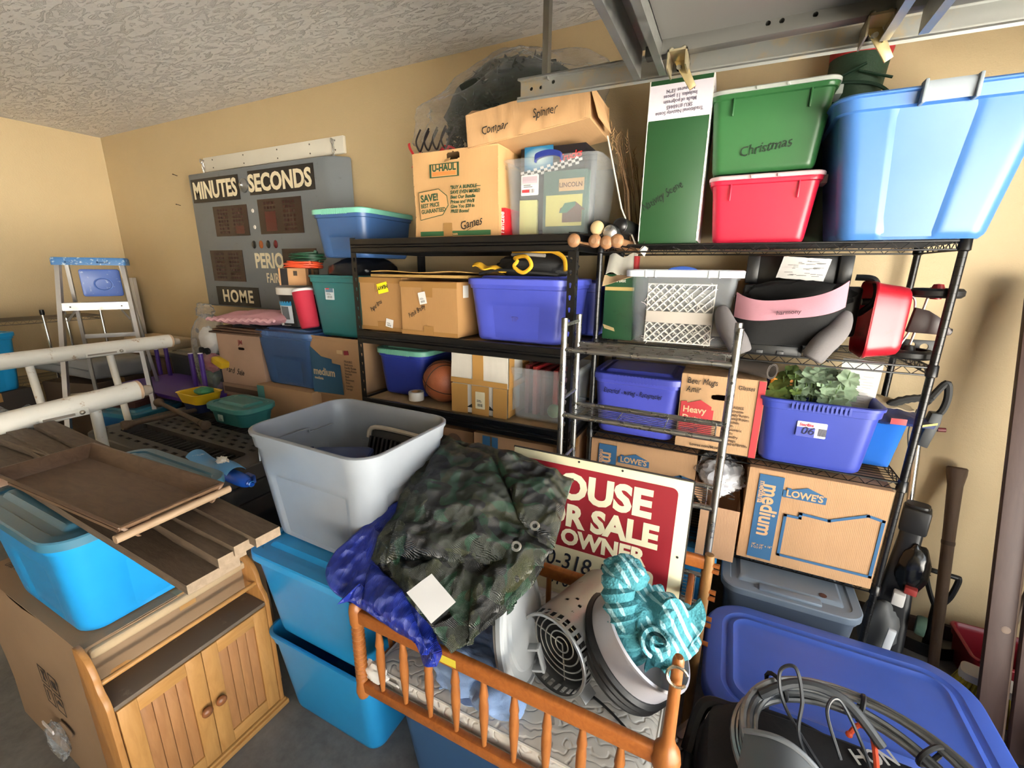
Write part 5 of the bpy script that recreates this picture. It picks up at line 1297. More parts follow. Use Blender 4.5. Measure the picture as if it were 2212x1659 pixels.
# ---------------------------------------------------------------- stepladder
alu = steel('#b9b6b2', .42, .12)
LX, LY = -3.985, 1.53; LH = 1.755
o = thing('stepladder', 'aluminium stepladder with a blue top cap and blue paint tray', 'ladder', (LX, LY, 0), math.radians(58))
def rail(xt, xb, yt, yb, nm):
    a, b = Vector((xt, yt, LH - .03)), Vector((xb, yb, .0)); d = (b - a)
    q = MB(); 
    for (u0, u1, v0, v1) in ((-.012, .012, -.004, 0), (-.012, -.009, 0, .055), (.009, .012, 0, .055)) if nm == 'front_rail' else ((-.010, .010, -.014, .014),):
        q.loops([[tuple(p + Vector((u, v_, 0))) for u, v_ in ((u0, v0), (u1, v0), (u1, v1), (u0, v1))] for p in (a, b)], True, True)
    return q.build(nm, alu, o, smooth=False)
for s in (-1, 1):
    rail(s * .165, s * .27, -.05, -.58, 'front_rail'); rail(s * .14, s * .23, .05, .42, 'rear_rail')
    MB().bx(-.02, .02, -.03, .03, 0, .02).build('foot', plastic('#2a2a2a', .6), o, T(s * .27, -.56, 0), bevel=.003)
def fpos(z): k = 1 - z / (LH - .03); return -.05 - .53 * k, .165 + .105 * k
for i, z in enumerate((1.46, 1.165, .87, .575, .28)):
    y, x = fpos(z); st = MB().bx(-x + .006, x - .006, y, y + .075, z - .004, z).bx(-x + .006, x - .006, y - .003, y, z - .05, z).build('step', alu, o, smooth=False)
    rv = MB()
    for s in (-1, 1):
        for dx in (.006, .05): rv.ball((s * (x - dx), y - .004, z - .026), .005, 8, 6, (1, .5, 1))
    stuff(rv.build('rivets', ink('#3f3c39'), st))
    if i == 0:
        for s in (-1, 1): MB().cyl((s * (x - .02), y, z - .12), (s * (x - .09), y + .06, z - .01), .007, 6).build('step_brace', alu, st)
for z in (1.2, .75, .3):
    k = 1 - z / (LH - .03); y = .05 + .37 * k; x = .14 + .09 * k; MB().bx(-x, x, y - .008, y + .008, z - .015, z + .015).build('rear_bar', alu, o)
t = NT('paint_spattered_blue'); v = t.coord(); t.col(t.mix(t.ramp(t.noise(v, 45, 5, .7), [(.56, (0, 0, 0)), (.66, (1, 1, 1))]), srgb('#35689a'), srgb('#a9bcc6'))); t.rough(.5); M_SPAT = t.m
cp_ = MB().loops([[(x, y, z) for x, y, *_ in rrect(.37 + a, .15 + a, .015, 3, 1)] for a, z in ((.012, LH - .05), (.012, LH - .012), (0, LH), (-.03, LH))], True, True).build('top_cap', M_SPAT, o)
cs_ = MB()
for x in (-.09, .07): cs_.bx(x - .03, x + .03, -.12, -.045, LH - .035, LH - .024)
cut(cp_, cs_)
t = NT('tray_blue'); v = t.coord(); t.col(t.mix(t.ramp(t.noise(v, 30, 5, .7), [(.60, (0, 0, 0)), (.72, (1, 1, 1))]), srgb('#3f5ca0'), srgb('#a9b6cc'))); t.rough(.4); M_TRAY = t.m
ty = .055
tr_ = MB().loops([[(x + .02, ty + yy, z + 1.585) for x, z, *_ in rrect(.21 + a, .18 + a, .015, 3, 1)] for a, yy in ((0, 0), (.006, -.004), (.006, -.02), (0, -.022), (-.02, -.018))], True, True).build('paint_tray', M_TRAY, o)
MB().lathe([(.05, 0), (.053, .004), (.047, .006), (.043, .0)], 28, FRONT(.03, ty - .019, 1.575) @ Matrix.Diagonal((1, .85, 1, 1))).build('tray_oval', plastic('#4c6bb0', .4), tr_)
cut(tr_, MB().bx(-.04, .075, ty - .06, ty + .04, 1.642, 1.660))

# chrome wire shelf by the far wall, with the cyan bin
chrome = steel('#dedede', .18, .08)
o = thing('chrome_rack', 'low chrome wire rack along the far wall behind the stepladder', 'shelving rack', (0, 0, 0))
cx0, cx1, cy0, cy1 = -5.70, -5.36, .2, 2.04
for x in (cx0, cx1):
    for y in (cy0, 1.05, cy1) if x == cx1 else (cy0, 1.9):
        q = MB().cyl((x, y, 0), (x, y, 1.33), .0128, 12).build('post', chrome, o); MB().lathe([(.0145, 1.30), (.017, 1.32), (.015, 1.345), (0, 1.347)], 12, T(x, y, 0)).build('cap', plastic('#141414', .4), q)
q = MB().cyl((cx1, 1.64, 0), (cx1, 1.64, 1.31), .0128, 12).build('post', chrome, o); MB().lathe([(.0145, 1.28), (.017, 1.30), (.015, 1.325), (0, 1.327)], 12, T(cx1, 1.64, 0)).build('cap', plastic('#141414', .4), q)
for z in (1.245, .72, .2):
    sf = MB().tube([(cx0, cy0, z), (cx1, cy0, z), (cx1, cy1, z), (cx0, cy1, z)], .004, 6, True).build('shelf', steel('#8d8578', .4), o)
    MB().tube([(cx0, cy0, z - .03), (cx1, cy0, z - .03), (cx1, cy1, z - .03), (cx0, cy1, z - .03)], .0035, 6, True).build('lower_frame', steel('#8d8578', .4), sf)
    wz = MB(); n = 40
    wz.tube([(cx1, cy0 + (cy1 - cy0) * i / (2 * n), z if i % 2 else z - .03) for i in range(2 * n + 1)], .002, 5)
    for i in range(10): wz.tube([(cx0 + (cx1 - cx0) * i / 9, cy0, z), (cx0 + (cx1 - cx0) * i / 9, cy1, z)], .002, 5)
    stuff(wz.build('wires', steel('#8d8578', .4), sf))
tote('cyan_bin', 'bright cyan bin standing on a dark crate beside the stepladder', (-4.86, 1.02, .80), .42, .40, .42, '#1c86bd', .3, '#1f90c8')
carton('storage_carton', 'dark carton carrying the cyan bin near the stepladder', (-4.86, 1.02, 0), .42, .42, .795, .3, '#3d3630', seed=53)
o = thing('grey_pad', 'large pale grey foam pad lying slanted behind the ladder steps', 'pad', M=T(-4.78, 1.68, .84) @ RZ(.3) @ RX(-.1) @ RY(.12)); MB().bx(-.32, .32, -.25, .25, 0, .15).build('pad_body', fabric('#7d7d7c', .85, 50, .3), o, bevel=.04, seg=4); MB().tube([(-.28, -.252, .075), (.28, -.252, .075)], .005, 6).build('piping', fabric('#6a6a69', .9), o)
carton('storage_carton', 'low carton supporting the pale grey foam pad', (-4.80, 1.70, 0), .5, .44, .78, .3, '#5d4b3a', seed=54)
o = tote('cyan_bin', 'deep blue lidded bin under the lower ladder steps', (-4.22, 1.30, .0), .50, .42, .62, '#1b6fa6', .25, '#2f86b6') if False else None
o = tote('deep_blue_bin', 'deep blue lidded bin right of the ladder feet', (-4.62, 2.02, .0), .46, .34, .70, '#1f5f93', .0, '#3c7f9a') if False else None
o = tote('deep_blue_bin', 'deep blue lidded bin beside the ladder under a maroon box', (-3.78, 1.52, .0), .0 + .44, .34, .72, '#174f80', .2, '#2d7390')
o = thing('maroon_box', 'small maroon box lying on the deep blue lidded bin', 'box', (-3.80, 1.50, .738), .35); MB().bx(-.13, .13, -.09, .09, 0, .055).build('box_body', paint('#4a2a22', .6), o, bevel=.003); MB().bx(-.132, .132, -.092, .092, .035, .039).build('lid_seam', paint('#4a2a22', .6), o)
o = thing('plastic_wrap', 'heap of crumpled clear plastic film on the floor left of the ladder', 'plastic film', (-4.05, .98, 0)); blob((0, 0, .30), .24, .22, .50, 40, 26, .15, 2, .15, 18, .0).build('film', M_FILM, o); blob((0, 0, .25), .18, .16, .40, 24, 16, .2, 2, 0, 4, .0).build('wrapped_cloth', fabric('#4c4f4e', .9), o)

# ---------------------------------------------------------------- white tube trestles
t = NT('chipped_white_paint'); v = t.coord(); t.col(t.mix(t.ramp(t.noise(v, 18, 7, .75), [(.60, (0, 0, 0)), (.68, (1, 1, 1))]), srgb('#dbd7cc'), srgb('#a98a6a'))); t.rough(.45); M_CHIP = t.m
def trestle(label, X, z, y0, y1, r, legs, plate, z1=None):
    z1 = z if z1 is None else z1; zz = lambda y: z + (z1 - z) * (y - y0) / (y1 - y0)
    o = thing('tube_trestle', label, 'metal frame', (0, 0, 0))
    MB().tube([(X, y0, zz(y0)), (X, y1, zz(y1))], r, 20).build('beam', M_CHIP, o)
    MB().lathe([(r * 1.01, -.012), (r * 1.01, 0), (r * .92, .003), (r * .9, -.001), (0, -.001)], 20, aim((X, y1, zz(y1)), (0, 1, 0))).build('end_cap', paint('#c9a888', .6), o)
    MB().lathe([(0, .055), (r * .45, .052), (r * .55, .03), (r * .55, 0)], 14, aim((X, y1 - .005, zz(y1) - r * .15), (0, 1, -.05))).build('end_stub', paint('#9c9080', .6), o)
    for ya, yb, rr in legs:
        q = MB().tube([(X, ya, zz(ya) - r * .6), (X, yb, .02)], rr, 12).build('leg', M_CHIP, o)
        MB().cyl((X, yb, 0), (X, yb, .05), rr * 1.25, 12).build('leg_foot', plastic('#3a3a3a', .6), q)
    ya, yb = plate
    M_ = FRONT(0, 0, 0)
    pz = zz((ya + yb) / 2)
    pb = MB().bx(X + r * .80, X + r * 1.02, ya, yb, pz - r * .75, pz - r * .05).build('bracket', M_CHIP, o, bevel=.004)
    MB().bx(X + r * 1.0, X + r * 1.15, ya + .01, yb - .05, pz - r * .55, pz - r * .35).build('bracket_slot', paint('#8f8578', .6), pb)
    MB().ball((X + r * 1.05, yb - .025, pz - r * .4), .010, 10, 8).build('bolt', steel('#bdb6a8', .4), pb)
    return o
trestle('thick white painted tube on thin legs, its chipped end in front of the ladder', -3.45, 1.20, .3, 1.66, .044, ((1.31, 1.36, .019), (.95, .98, .019)), (1.18, 1.38), 1.205)
o = trestle('thick white painted tube with a rusty end above the wooden planks', -2.50, 1.075, .2, 1.03, .046, ((.855, .84, .021), (.70, .74, .019)), (.66, .82), 1.13)
MB().tube([(-2.95, .3, 1.02), (-2.98, .93, 1.0)], .008, 8).build('thin_rod', M_CHIP, o)
# ---------------------------------------------------------------- bin tower in the middle
CY1, CY2 = '#1c82b8', '#2a93cb'
tote('cyan_bin', 'bright cyan bin at the bottom of the tower under the grey open bin', (-1.17, 1.12, 0), .50, .60, .385, '#2389c2', 0, None, panel=False, r=.05, rough=.3)
o = tote('cyan_bin', 'bright cyan bin directly under the grey open bin', (-1.165, 1.10, .388), .50, .60, .36, '#2389c2', 0, '#2a93cb', panel=False, r=.05, rough=.3)
o = tote('grey_open_bin', 'large open grey bin with a recessed front panel, on the cyan bins', (-1.168, 1.075, .765), .565, .43, .405, '#8b9096', -.02, None, panel=True, pz=.6, pu=.9, ph=.010, r=.075, band=.06, taper=.16, rough=.33)
for k, (x0, x1) in enumerate(((-.19, .03),)):
    MB().tube(smooth_path([(x0, 0, -.05), (x0, 0, .0), (x0 + .02, 0, .008), (x1 - .03, 0, .008), (x1 - .01, 0, -.01), (x1 + .1, 0, -.012)], 5), .003, 6).build('inner_ridge', plastic('#8b9096', .35), o, T(-.245, 0, .33) @ RZ(PI / 2) @ RX(.12))
q = thing('blue_lidded_tub', 'small dark blue lidded tub inside the grey open bin', 'tub', (-1.22, 1.05, .79), .5)
MB().loops([[(x, y, z) for x, y, *_ in rrect(.22 + a, .15 + a, .03, 4, 1)] for a, z in ((-.02, 0), (0, .22), (.012, .222), (.012, .25), (0, .256))], True, True).build('tub_body', plastic('#24376b', .35), q); MB().tube([(-.12, .0, .25), (-.14, .03, .27), (-.11, .06, .26)], .005, 6).build('tab', plastic('#1b2a55', .4), q)
q = thing('roasting_rack', 'dark ribbed plastic tray with a pale edge, upright inside the grey open bin', 'tray', M=T(-1.09, 1.15, .80) @ RX(-.35) @ RZ(-.05))
MB().bx(-.15, .17, -.01, .01, 0, .30).build('tray_back', plastic('#1a1716', .5), q, bevel=.008)
for k in range(14): MB().bx(-.135 + k * .022, -.125 + k * .022, -.03, -.008, .01, .27).build('rib', plastic('#1d1a19', .5), q)
MB().tube(smooth_path([(-.16, -.01, .26), (-.13, -.015, .305), (.1, -.015, .305), (.17, -.012, .29), (.18, -.01, .22)], 5), .009, 8).build('pale_edge', paint('#bdb3a2', .6), q)
q = thing('paper_bundle', 'crumpled white paper at the bottom of the grey open bin', 'paper', (-1.06, .99, .785)); blob((0, 0, .09), .08, .06, .09, 20, 14, .2, 2, .2, 2, .0).build('crumple', paint('#b9b4ad', .8), q); MB().bx(-.05, .05, -.03, .03, .005, .012).build('sheet', paint('#c9c4bd', .8), q)

# ---------------------------------------------------------------- crib on a dark blue bin
o = tote('navy_bin', 'dark slate blue lidded bin supporting the wooden crib', (-.42, 1.08, 0), .74, .56, .425, '#2b4a6e', 0, '#2f4f75', panel=False)
honey = wood('#a9632c', '#8d4d20', (3, 3, 3), .32, .05); honeyX = wood('#a9632c', '#8d4d20', (18, 3, 18), .32, .05); honeyZ = wood('#ab6a34', '#8f5426', (18, 18, 3), .35, .05)
CX0, CX1, CYF, CYB = -.865, -.006, .755, 1.39
o = thing('crib', 'honey wooden crib with turned spindles and a low front rail', 'crib', (0, 0, 0))
MB().bx(CX0, CX1, CYF - .011, CYF + .011, .712, .758).build('front_rail', honeyX, o, bevel=.008, seg=3)
MB().bx(CX0, CX1, CYF - .011, CYF + .011, .462, .50).build('bottom_rail', honeyX, o, bevel=.006)
MB().bx(CX0, CX1 + .04, CYB - .011, CYB + .011, .765, .81).build('back_rail', honeyX, o, bevel=.008, seg=3)
MB().bx(CX0, CX1 + .04, CYB - .011, CYB + .011, .462, .50).build('bottom_rail', honeyX, o, bevel=.006)
MB().bx(CX0 + .02, CX1, 1.205, 1.228, .685, .735).build('gate_rail', honeyX, o, bevel=.008, seg=3)
for x in (CX0, CX1):
    for z in (.462, .70): MB().bx(x - .01, x + .01, CYF, CYB, z, z + .038).build('end_rail', honey, o, bevel=.006)
def spin_prof(z0, z1):
    L = z1 - z0; return [(.0065, z0), (.0065, z0 + .01), (.009, z0 + L * .2), (.0125, z0 + L * .45), (.0125, z0 + L * .62), (.0105, z0 + L * .72), (.0125, z0 + L * .76), (.0085, z0 + L * .9), (.0075, z1)]
for k in range(9):
    x = CX0 + (CX1 - CX0) * (k + .95) / 10.0
    MB().lathe(spin_prof(.495, .717), 14, T(x, CYF, 0)).build('spindle', honeyZ, o); MB().lathe(spin_prof(.495, .77), 14, T(x, CYB, 0)).build('spindle', honeyZ, o)
for k in range(4): MB().lathe(spin_prof(.495, .71), 14, T(CX0, CYF + (CYB - CYF) * (k + 1) / 5, 0)).build('spindle', honeyZ, o)
for k in range(5): MB().lathe([(.008, .735), (.010, .62), (.008, .545)], 12, T(CX0 + .1 + k * .16, 1.216, 0)).build('spindle', honeyZ, o)
def turned(z0, z1, r):
    pr = []; n = 13
    for i in range(n * 6 + 1):
        t_ = i / (n * 6); pr.append((r * (1 + .16 * math.sin(t_ * n * 2 * PI)), z0 + (z1 - z0) * t_))
    return pr
MB().lathe([(0, .435), (.016, .438), (.021, .46), (.018, .49)] + turned(.50, .70, .0165) + [(.02, .71), (.021, .75), (.017, .775), (.010, .783), (0, .785)], 18, T(CX0, CYF, 0)).build('post', honeyZ, o)
MB().lathe([(0, .435), (.016, .438), (.021, .46), (.018, .49)] + turned(.50, .74, .0165) + [(.02, .76), (.021, .81), (.017, .83), (0, .84)], 18, T(CX0, CYB, 0)).build('post', honeyZ, o)
q = MB().lathe([(0, .435), (.018, .44), (.02, .69), (.021, .70), (.027, .715), (.03, .735), (.027, .755), (.018, .77), (.0125, .79), (.0115, .90), (.011, .985), (.008, .993), (0, .995)], 18, T(CX1, CYF, 0)).build('post', honeyZ, o)
MB().tube([(CX1 + .002 + .019 * math.cos(a), CYF - .017 + .004 * math.sin(a), .962 + .019 * math.sin(a)) for a in [PI * .15 + 2 * PI * .82 * i / 16 for i in range(17)]], .0032, 7).build('hook_ring', steel('#d8d0bd', .25), q)
q = MB().lathe([(0, .0), (.013, .002), (.016, .05), (.0155, .6), (.017, .80), (.014, .822), (0, .826)], 16, T(CX1 + .045, CYB, 0)).build('post', wood('#9c7443', '#7f5a30', (18, 18, 3), .4), o)
for z in (.79, .768, .69, .665, .585, .56, .485): MB().cyl((CX1 + .055, CYB - .004, z), (CX1 + .078, CYB - .006, z), .007, 10, .008).build('peg', honey, q)
MB().bx(-.03, .03, -.012, -.0112, -.012, .012).build('yellow_label', paint('#cdb93c', .5), o, T(-.545, CYF, .735))
MB().bx(CX0 + .012, CX1 - .012, CYF + .013, CYB - .013, .448, .462).build('base_board', wood('#8b6a44', '#77572f', (3, 20, 3), .7), o)
# quilted mattress
t = NT('quilted_cotton'); v = t.coord(); 
wq = t.n.new('ShaderNodeTexWave'); wq.wave_type = 'RINGS'; wq.rings_direction = 'Z'; wq.inputs['Scale'].default_value = 11.0; wq.inputs['Distortion'].default_value = 9.0; wq.inputs['Detail'].default_value = 1.0; wq.inputs['Detail Scale'].default_value = 2.2
t.l.new(v, wq.inputs['Vector'])
t.col(t.mix(t.noise(v, 5, 3), srgb('#c6c2b9'), srgb('#d4d0c8'))); t.rough(.85); t.bump(t.ramp(wq.outputs['Fac'], [(0, (0, 0, 0)), (.3, (.9,) * 3), (1, (1, 1, 1))]), .45, .010); M_QUILT = t.m
o = thing('crib_mattress', 'white quilted crib mattress inside the wooden crib', 'mattress', (0, 0, .464))
def mt(a, z): return [(x + (CX0 + CX1) / 2, y + (CYF + CYB) / 2 + .0, z) for x, y, *_ in rrect(CX1 - CX0 - .05 + 2 * a, CYB - CYF - .05 + 2 * a, .03, 5, 14)]
MB().loops([mt(-.012, .0), mt(-.002, .006), mt(0, .03), mt(0, .055), mt(-.006, .068), mt(-.02, .075)] + [[(x * k + (CX0 + CX1) / 2 * (1 - k), y * k + (CYF + CYB) / 2 * (1 - k), .076) for x, y, z in mt(-.02, 0)] for k in (.8, .5, .2)], True, True).build('pad', M_QUILT, o)
MB().tube(mt(.004, .012), .005, 6, True).build('lower_piping', fabric('#d5d0c6', .9), o); MB().tube(mt(-.002, .066), .004, 6, True).build('upper_piping', fabric('#d9d4ca', .9), o)
ZM = .541
o = thing('white_tuft', 'bit of crumpled white sheet poking out at the crib corner post', 'cloth', (-.832, .772, .50)); blob((.01, 0, .03), .04, .018, .035, 24, 16, .25, 2.4, .3, 3, .0).build('crumple', fabric('#dcd8d2', .9), o); MB().grid(lambda u, v_: (.0 + .09 * u, .004 - .01 * v_, .004 + .02 * v_), 6, 3, None, .004).build('hem', fabric('#dcd8d2', .9), o)

# light blue towel in the crib
p = atZ(1030, 1460, .60)
o = thing('light_blue_towel', 'crumpled light blue towel lying in the crib behind the front rail', 'towel', (p.x, p.y, ZM)); lbt = fabric('#8fabd6', .95, 160, .5)
blob((-.05, .02, .05), .12, .07, .055, 60, 34, .14, 1.8, .10, 5, .0, True).build('towel_fold', lbt, o); blob((.07, .0, .045), .085, .07, .05, 60, 34, .14, 1.8, .10, 9, .0, True).build('towel_fold', lbt, o); blob((-.02, .11, .045), .10, .06, .05, 60, 34, .14, 1.8, .10, 13, .0, True).build('towel_fold', lbt, o)
MB().grid(lambda u, v_: (-.10 + .20 * u, -.045 + .06 * v_ + .008 * math.sin(u * 9), .008 + .03 * v_ + .008 * math.sin(u * 13)), 24, 6, None, .006).build('towel_edge', lbt, o)

# grey round plastic piece, charcoal chimney, drum with teal towel
n_ = Vector((.95, .16, .24)).normalized(); c_ = atZ(1128, 1345, .715)
o = thing('grey_round_lid', 'large round grey plastic lid standing on edge in the crib', 'lid', M=aim(c_, n_)); gp = plastic('#a3a6a7', .38)
MB().lathe([(r * .8, z) for r, z in [(0, -.028), (.17, -.03), (.205, -.022), (.213, -.012), (.214, .0), (.208, .008), (.19, .012), (.185, .006), (.15, .004), (.145, .012), (.06, .016), (0, .016)]], 52).build('dish', gp, o)
MB().lathe([(r * .8, z) for r, z in [(.214, -.014), (.219, -.01), (.219, .002), (.214, .006)]], 52).build('rim', plastic('#8d9193', .4), o)
for s in (-1, 1): MB().bx(-.012, .012, -.004, .004, 0, .035).build('bracket_leg', gp, o, T(-.03 + .0, -.09 + s * .035, .012), bevel=.002)
MB().bx(-.012, .012, -.042, .042, .03, .038).build('bracket_bar', gp, o, T(-.03, -.09, .012), bevel=.002)
a_ = Vector((.30, .95, -.06)).normalized(); c_ = atZ(1190, 1414, .672)
o = thing('charcoal_chimney', 'galvanised steel charcoal chimney lying open-end forward in the crib', 'charcoal chimney', M=aim(c_, -a_)); galv = steel('#b4b5b4', .36, .14); R0 = .112
body = MB(); n = 32
for rr_ in (R0, R0 - .0022): # vent holes are left open in the sheet
    body.lathe([(rr_, 0), (rr_, -.008)], n * 2); zs = [-.034 - .01 * i for i in range(27)] + [-.30]
    for i in range(len(zs) - 1):
        for j in range(n * 2):
            if (i, j) in ((6, 10), (8, 12), (6, 14), (8, 16), (6, 18)): continue
            body.add([(rr_ * math.cos(a), rr_ * math.sin(a), z) for z in (zs[i], zs[i + 1]) for a in (2 * PI * j / (2 * n), 2 * PI * (j + 1) / (2 * n))], [(0, 1, 3, 2)])
for k in range(n): # slotted band near the open end
    a0, a1 = 2 * PI * (k) / n, 2 * PI * (k + .45) / n
    body.add([(R0 * math.cos(a), R0 * math.sin(a), z) for a in (a0, a1) for z in (-.008, -.034)], [(0, 1, 3, 2)])
body.build('tube_body', galv, o)
MB().lathe([(R0 - .004, .004), (R0 + .003, .004), (R0 + .004, 0), (R0 + .003, -.005), (R0, -.005)], 56).build('rolled_rim', galv, o)
gr = MB()
for r in (.022, .040, .059, .078, .097): gr.tube([(r * math.cos(2 * PI * i / 40), r * math.sin(2 * PI * i / 40), -.05) for i in range(40)], .0022, 6, True)
stuff(gr.build('grate_rings', steel('#d2cfc6', .4), o))
for a in (.25, .25 + PI / 2 * 1.15): MB().cyl((0, 0, -.053), (.11 * math.cos(a + PI * .9), .11 * math.sin(a + PI * .9), -.053), .0024, 6).build('grate_bar', steel('#d2cfc6', .4), o)
MB().lathe([(0, -.20), (R0 - .004, -.20), (R0 - .004, -.205)], 40).build('inner_floor', paint('#2a231d', .8, 0, .2), o)
MB().bx(-.02, .02, -.002, .002, -.05, 0).build('handle_bracket', galv, o, RZ(-.62) @ T(R0 + .012, 0, -.01), bevel=.001)
a_ = Vector((.62, .05, .78)).normalized(); c_ = atZ(1342, 1405, .655)
o = thing('steel_drum', 'short white steel drum with a black gasket ring, tipped in the crib', 'drum', M=aim(c_, a_)); R1 = .145
MB().lathe([(R1 - .012, .0), (R1, .0), (R1, .10), (R1 + .004, .103), (R1 + .004, .11), (R1 - .003, .113), (R1 - .004, .01), (.0, .006)], 60).build('wall', paint('#b9b7bd', .3, .25), o)
MB().lathe([(R1 - .01, -.012), (R1 + .010, -.010), (R1 + .014, 0), (R1 + .010, .008), (R1 + .014, .016), (R1 + .010, .024), (R1 + .013, .034), (R1 + .004, .042), (R1, .042)], 60).build('gasket_ring', plastic('#121213', .45), o)
t = NT('teal_towel_weave'); v = t.coord(); wv = t.math('MULTIPLY', t.wave(t.coord('Object', (1, 1, .6)), 17, 'DIAGONAL', 1.5), t.ramp(t.noise(v, 11, 2), [(.42, (.45,) * 3), (.52, (1, 1, 1))]))
t.col(t.mix(t.ramp(wv, [(.58, (0, 0, 0)), (.66, (1, 1, 1))]), t.mix(t.noise(v, 60, 3), srgb('#2f7580'), srgb('#4f96a0')), srgb('#93bfc5'))); t.rough(.95)
t.bump(t.vor(v, 170), .6, .004); M_TEAL = t.m
o = thing('teal_towel', 'crumpled teal and white striped towel heaped in the steel drum', 'towel', tuple(atZ(1400, 1345, .765)))
blob((.0, .0, .0), .115, .10, .09, 90, 56, .16, 1.9, .16, 22, None, True).build('towel_heap', M_TEAL, o)
def roll_(cx, cy, cz, r0, r1, turns, w, ax, seed):
    pts = []
    def f(u, v_):
        a = u * turns * 2 * PI; r = r0 + (r1 - r0) * u; return Vector((r * math.cos(a), r * math.sin(a) * .9, (v_ - .5) * w * (1 - .25 * u) + .012 * math.sin(a * 2 + seed)))
    return MB().grid(f, 60, 6, aim((cx, cy, cz), ax), .010)
roll_(.03, -.085, .03, .010, .045, 1.7, .08, (.2, -.75, .55), 1).build('rolled_end', M_TEAL, o)
MB().tube(smooth_path([(-.075, .02, .15), (-.09, -.02, .12), (-.07, -.05, .07), (-.045, -.075, .02), (-.03, -.10, -.03)], 6), [.02 + .024 * math.sin(PI * k / 24) ** .5 + .006 * math.sin(k * 2.2) for k in range(25)], 14).build('hanging_fold', M_TEAL, o)
blob((-.07, .0, .14), .06, .045, .04, 50, 34, .12, 1.8, .14, 31, None, True).build('top_fold', M_TEAL, o)
MB().grid(lambda u, v_: (.03 + .09 * u + .02 * math.sin(v_ * 5), -.06 + .05 * u + .03 * math.cos(v_ * 3), .10 - .17 * v_ + .02 * math.sin(u * 7)), 22, 26, None, .012).build('draped_corner', M_TEAL, o)
# wrought hooks on the mattress
for k_, pts in enumerate(([(1215, 1535), (1290, 1580), (1350, 1615), (1385, 1632)], [(1262, 1490), (1300, 1520), (1340, 1560), (1378, 1606)])):
    o = thing('iron_hook_rod', ('thin black iron rod with a curled end, the one nearer the crib front rail', 'thin black iron rod with a curled end, the one reaching towards the steel drum')[k_], 'plant hook', (0, 0, 0))
    w_ = [atZ(x, y, ZM + .008) for x, y in pts]; e = w_[-1]; d = (w_[-1] - w_[-2]).normalized()
    cur = [e + Vector((.012 * (1 - k / 30) * math.sin(k * .32), .012 * (1 - math.cos(k * .32)) * (1 - k / 40), .006 * math.sin(k * .3))) for k in range(22)]
    MB().tube(smooth_path(w_, 8), .0035, 6).build('rod', paint('#131314', .5), o); MB().tube(cur, .0035, 6).build('curled_end', paint('#131314', .5), o)

# for-sale sign leaning inside the crib's back
sgx0, sgx1 = -.655, -.034
MS = T((sgx0 + sgx1) / 2, 1.300, .56) @ RX(-.13)
o = thing('sale_sign', 'cream and red HOUSE FOR SALE BY OWNER sign leaning in the crib', 'sign', M=MS); cream = paint('#e0d8b4', .4); SH = .515; SW = sgx1 - sgx0
MB().bx(-SW / 2, SW / 2, 0, .006, 0, SH).build('sheet', cream, o, bevel=.001)
MB().bx(-SW / 2 - .004, SW / 2 + .004, .003, .009, SH - .004, SH + .004).build('edge_trim', paint('#2b2724', .5), o); MB().bx(SW / 2 - .001, SW / 2 + .005, .003, .009, 0, SH).build('edge_trim', paint('#2b2724', .5), o)
FSn = lambda x, z: FRONT(x, -.0005, z)
def rr_poly(x0, x1, z0, z1, r): return [(x + (x0 + x1) / 2, y + (z0 + z1) / 2) for x, y, *_ in rrect(x1 - x0, z1 - z0, r, 5, 1)]
decal(rr_poly(-SW / 2 + .025, SW / 2 - .04, .04, SH - .03, .02), ink('#8c1a26', .45), o, FSn(0, 0), 'red_field')
decal(rr_poly(-SW / 2 + .05, SW / 2 - .085, .015, .185, .018), ink('#e0d8b4', .45), o, FSn(0, 0) @ T(0, 0, .001), 'phone_panel')
ct = ink('#e6dfbe', .45)
text('HOUSE', .128, ct, o, FSn(SW / 2 - .115, SH - .145) @ T(0, 0, .001), .0055, 0, 1.02, 'RIGHT'); text('FOR SALE', .108, ct, o, FSn(SW / 2 - .085, SH - .245) @ T(0, 0, .001), .005, 0, .98, 'RIGHT'); text('BY OWNER', .078, ct, o, FSn(SW / 2 - .12, SH - .315) @ T(0, 0, .001), .0035, 0, 1.0, 'RIGHT')
text('810-318-5878', .085, ink('#1d2230'), o, FSn(SW / 2 - .125, .105) @ T(0, 0, .002), .0004, .15, .86, 'RIGHT'); text('810-588-6612', .07, ink('#1d2230'), o, FSn(SW / 2 - .13, .035) @ T(0, 0, .002), .0002, .15, .82, 'RIGHT')
for x, z in ((SW / 2 - .02, .26), (-SW / 2 + .25, SH - .008), (SW / 2 - .22, SH - .008)): MB().lathe([(0, .001), (.004, .001), (.004, 0)], 10, FSn(x, z)).build('screw_hole', ink('#1c1a17'), o)

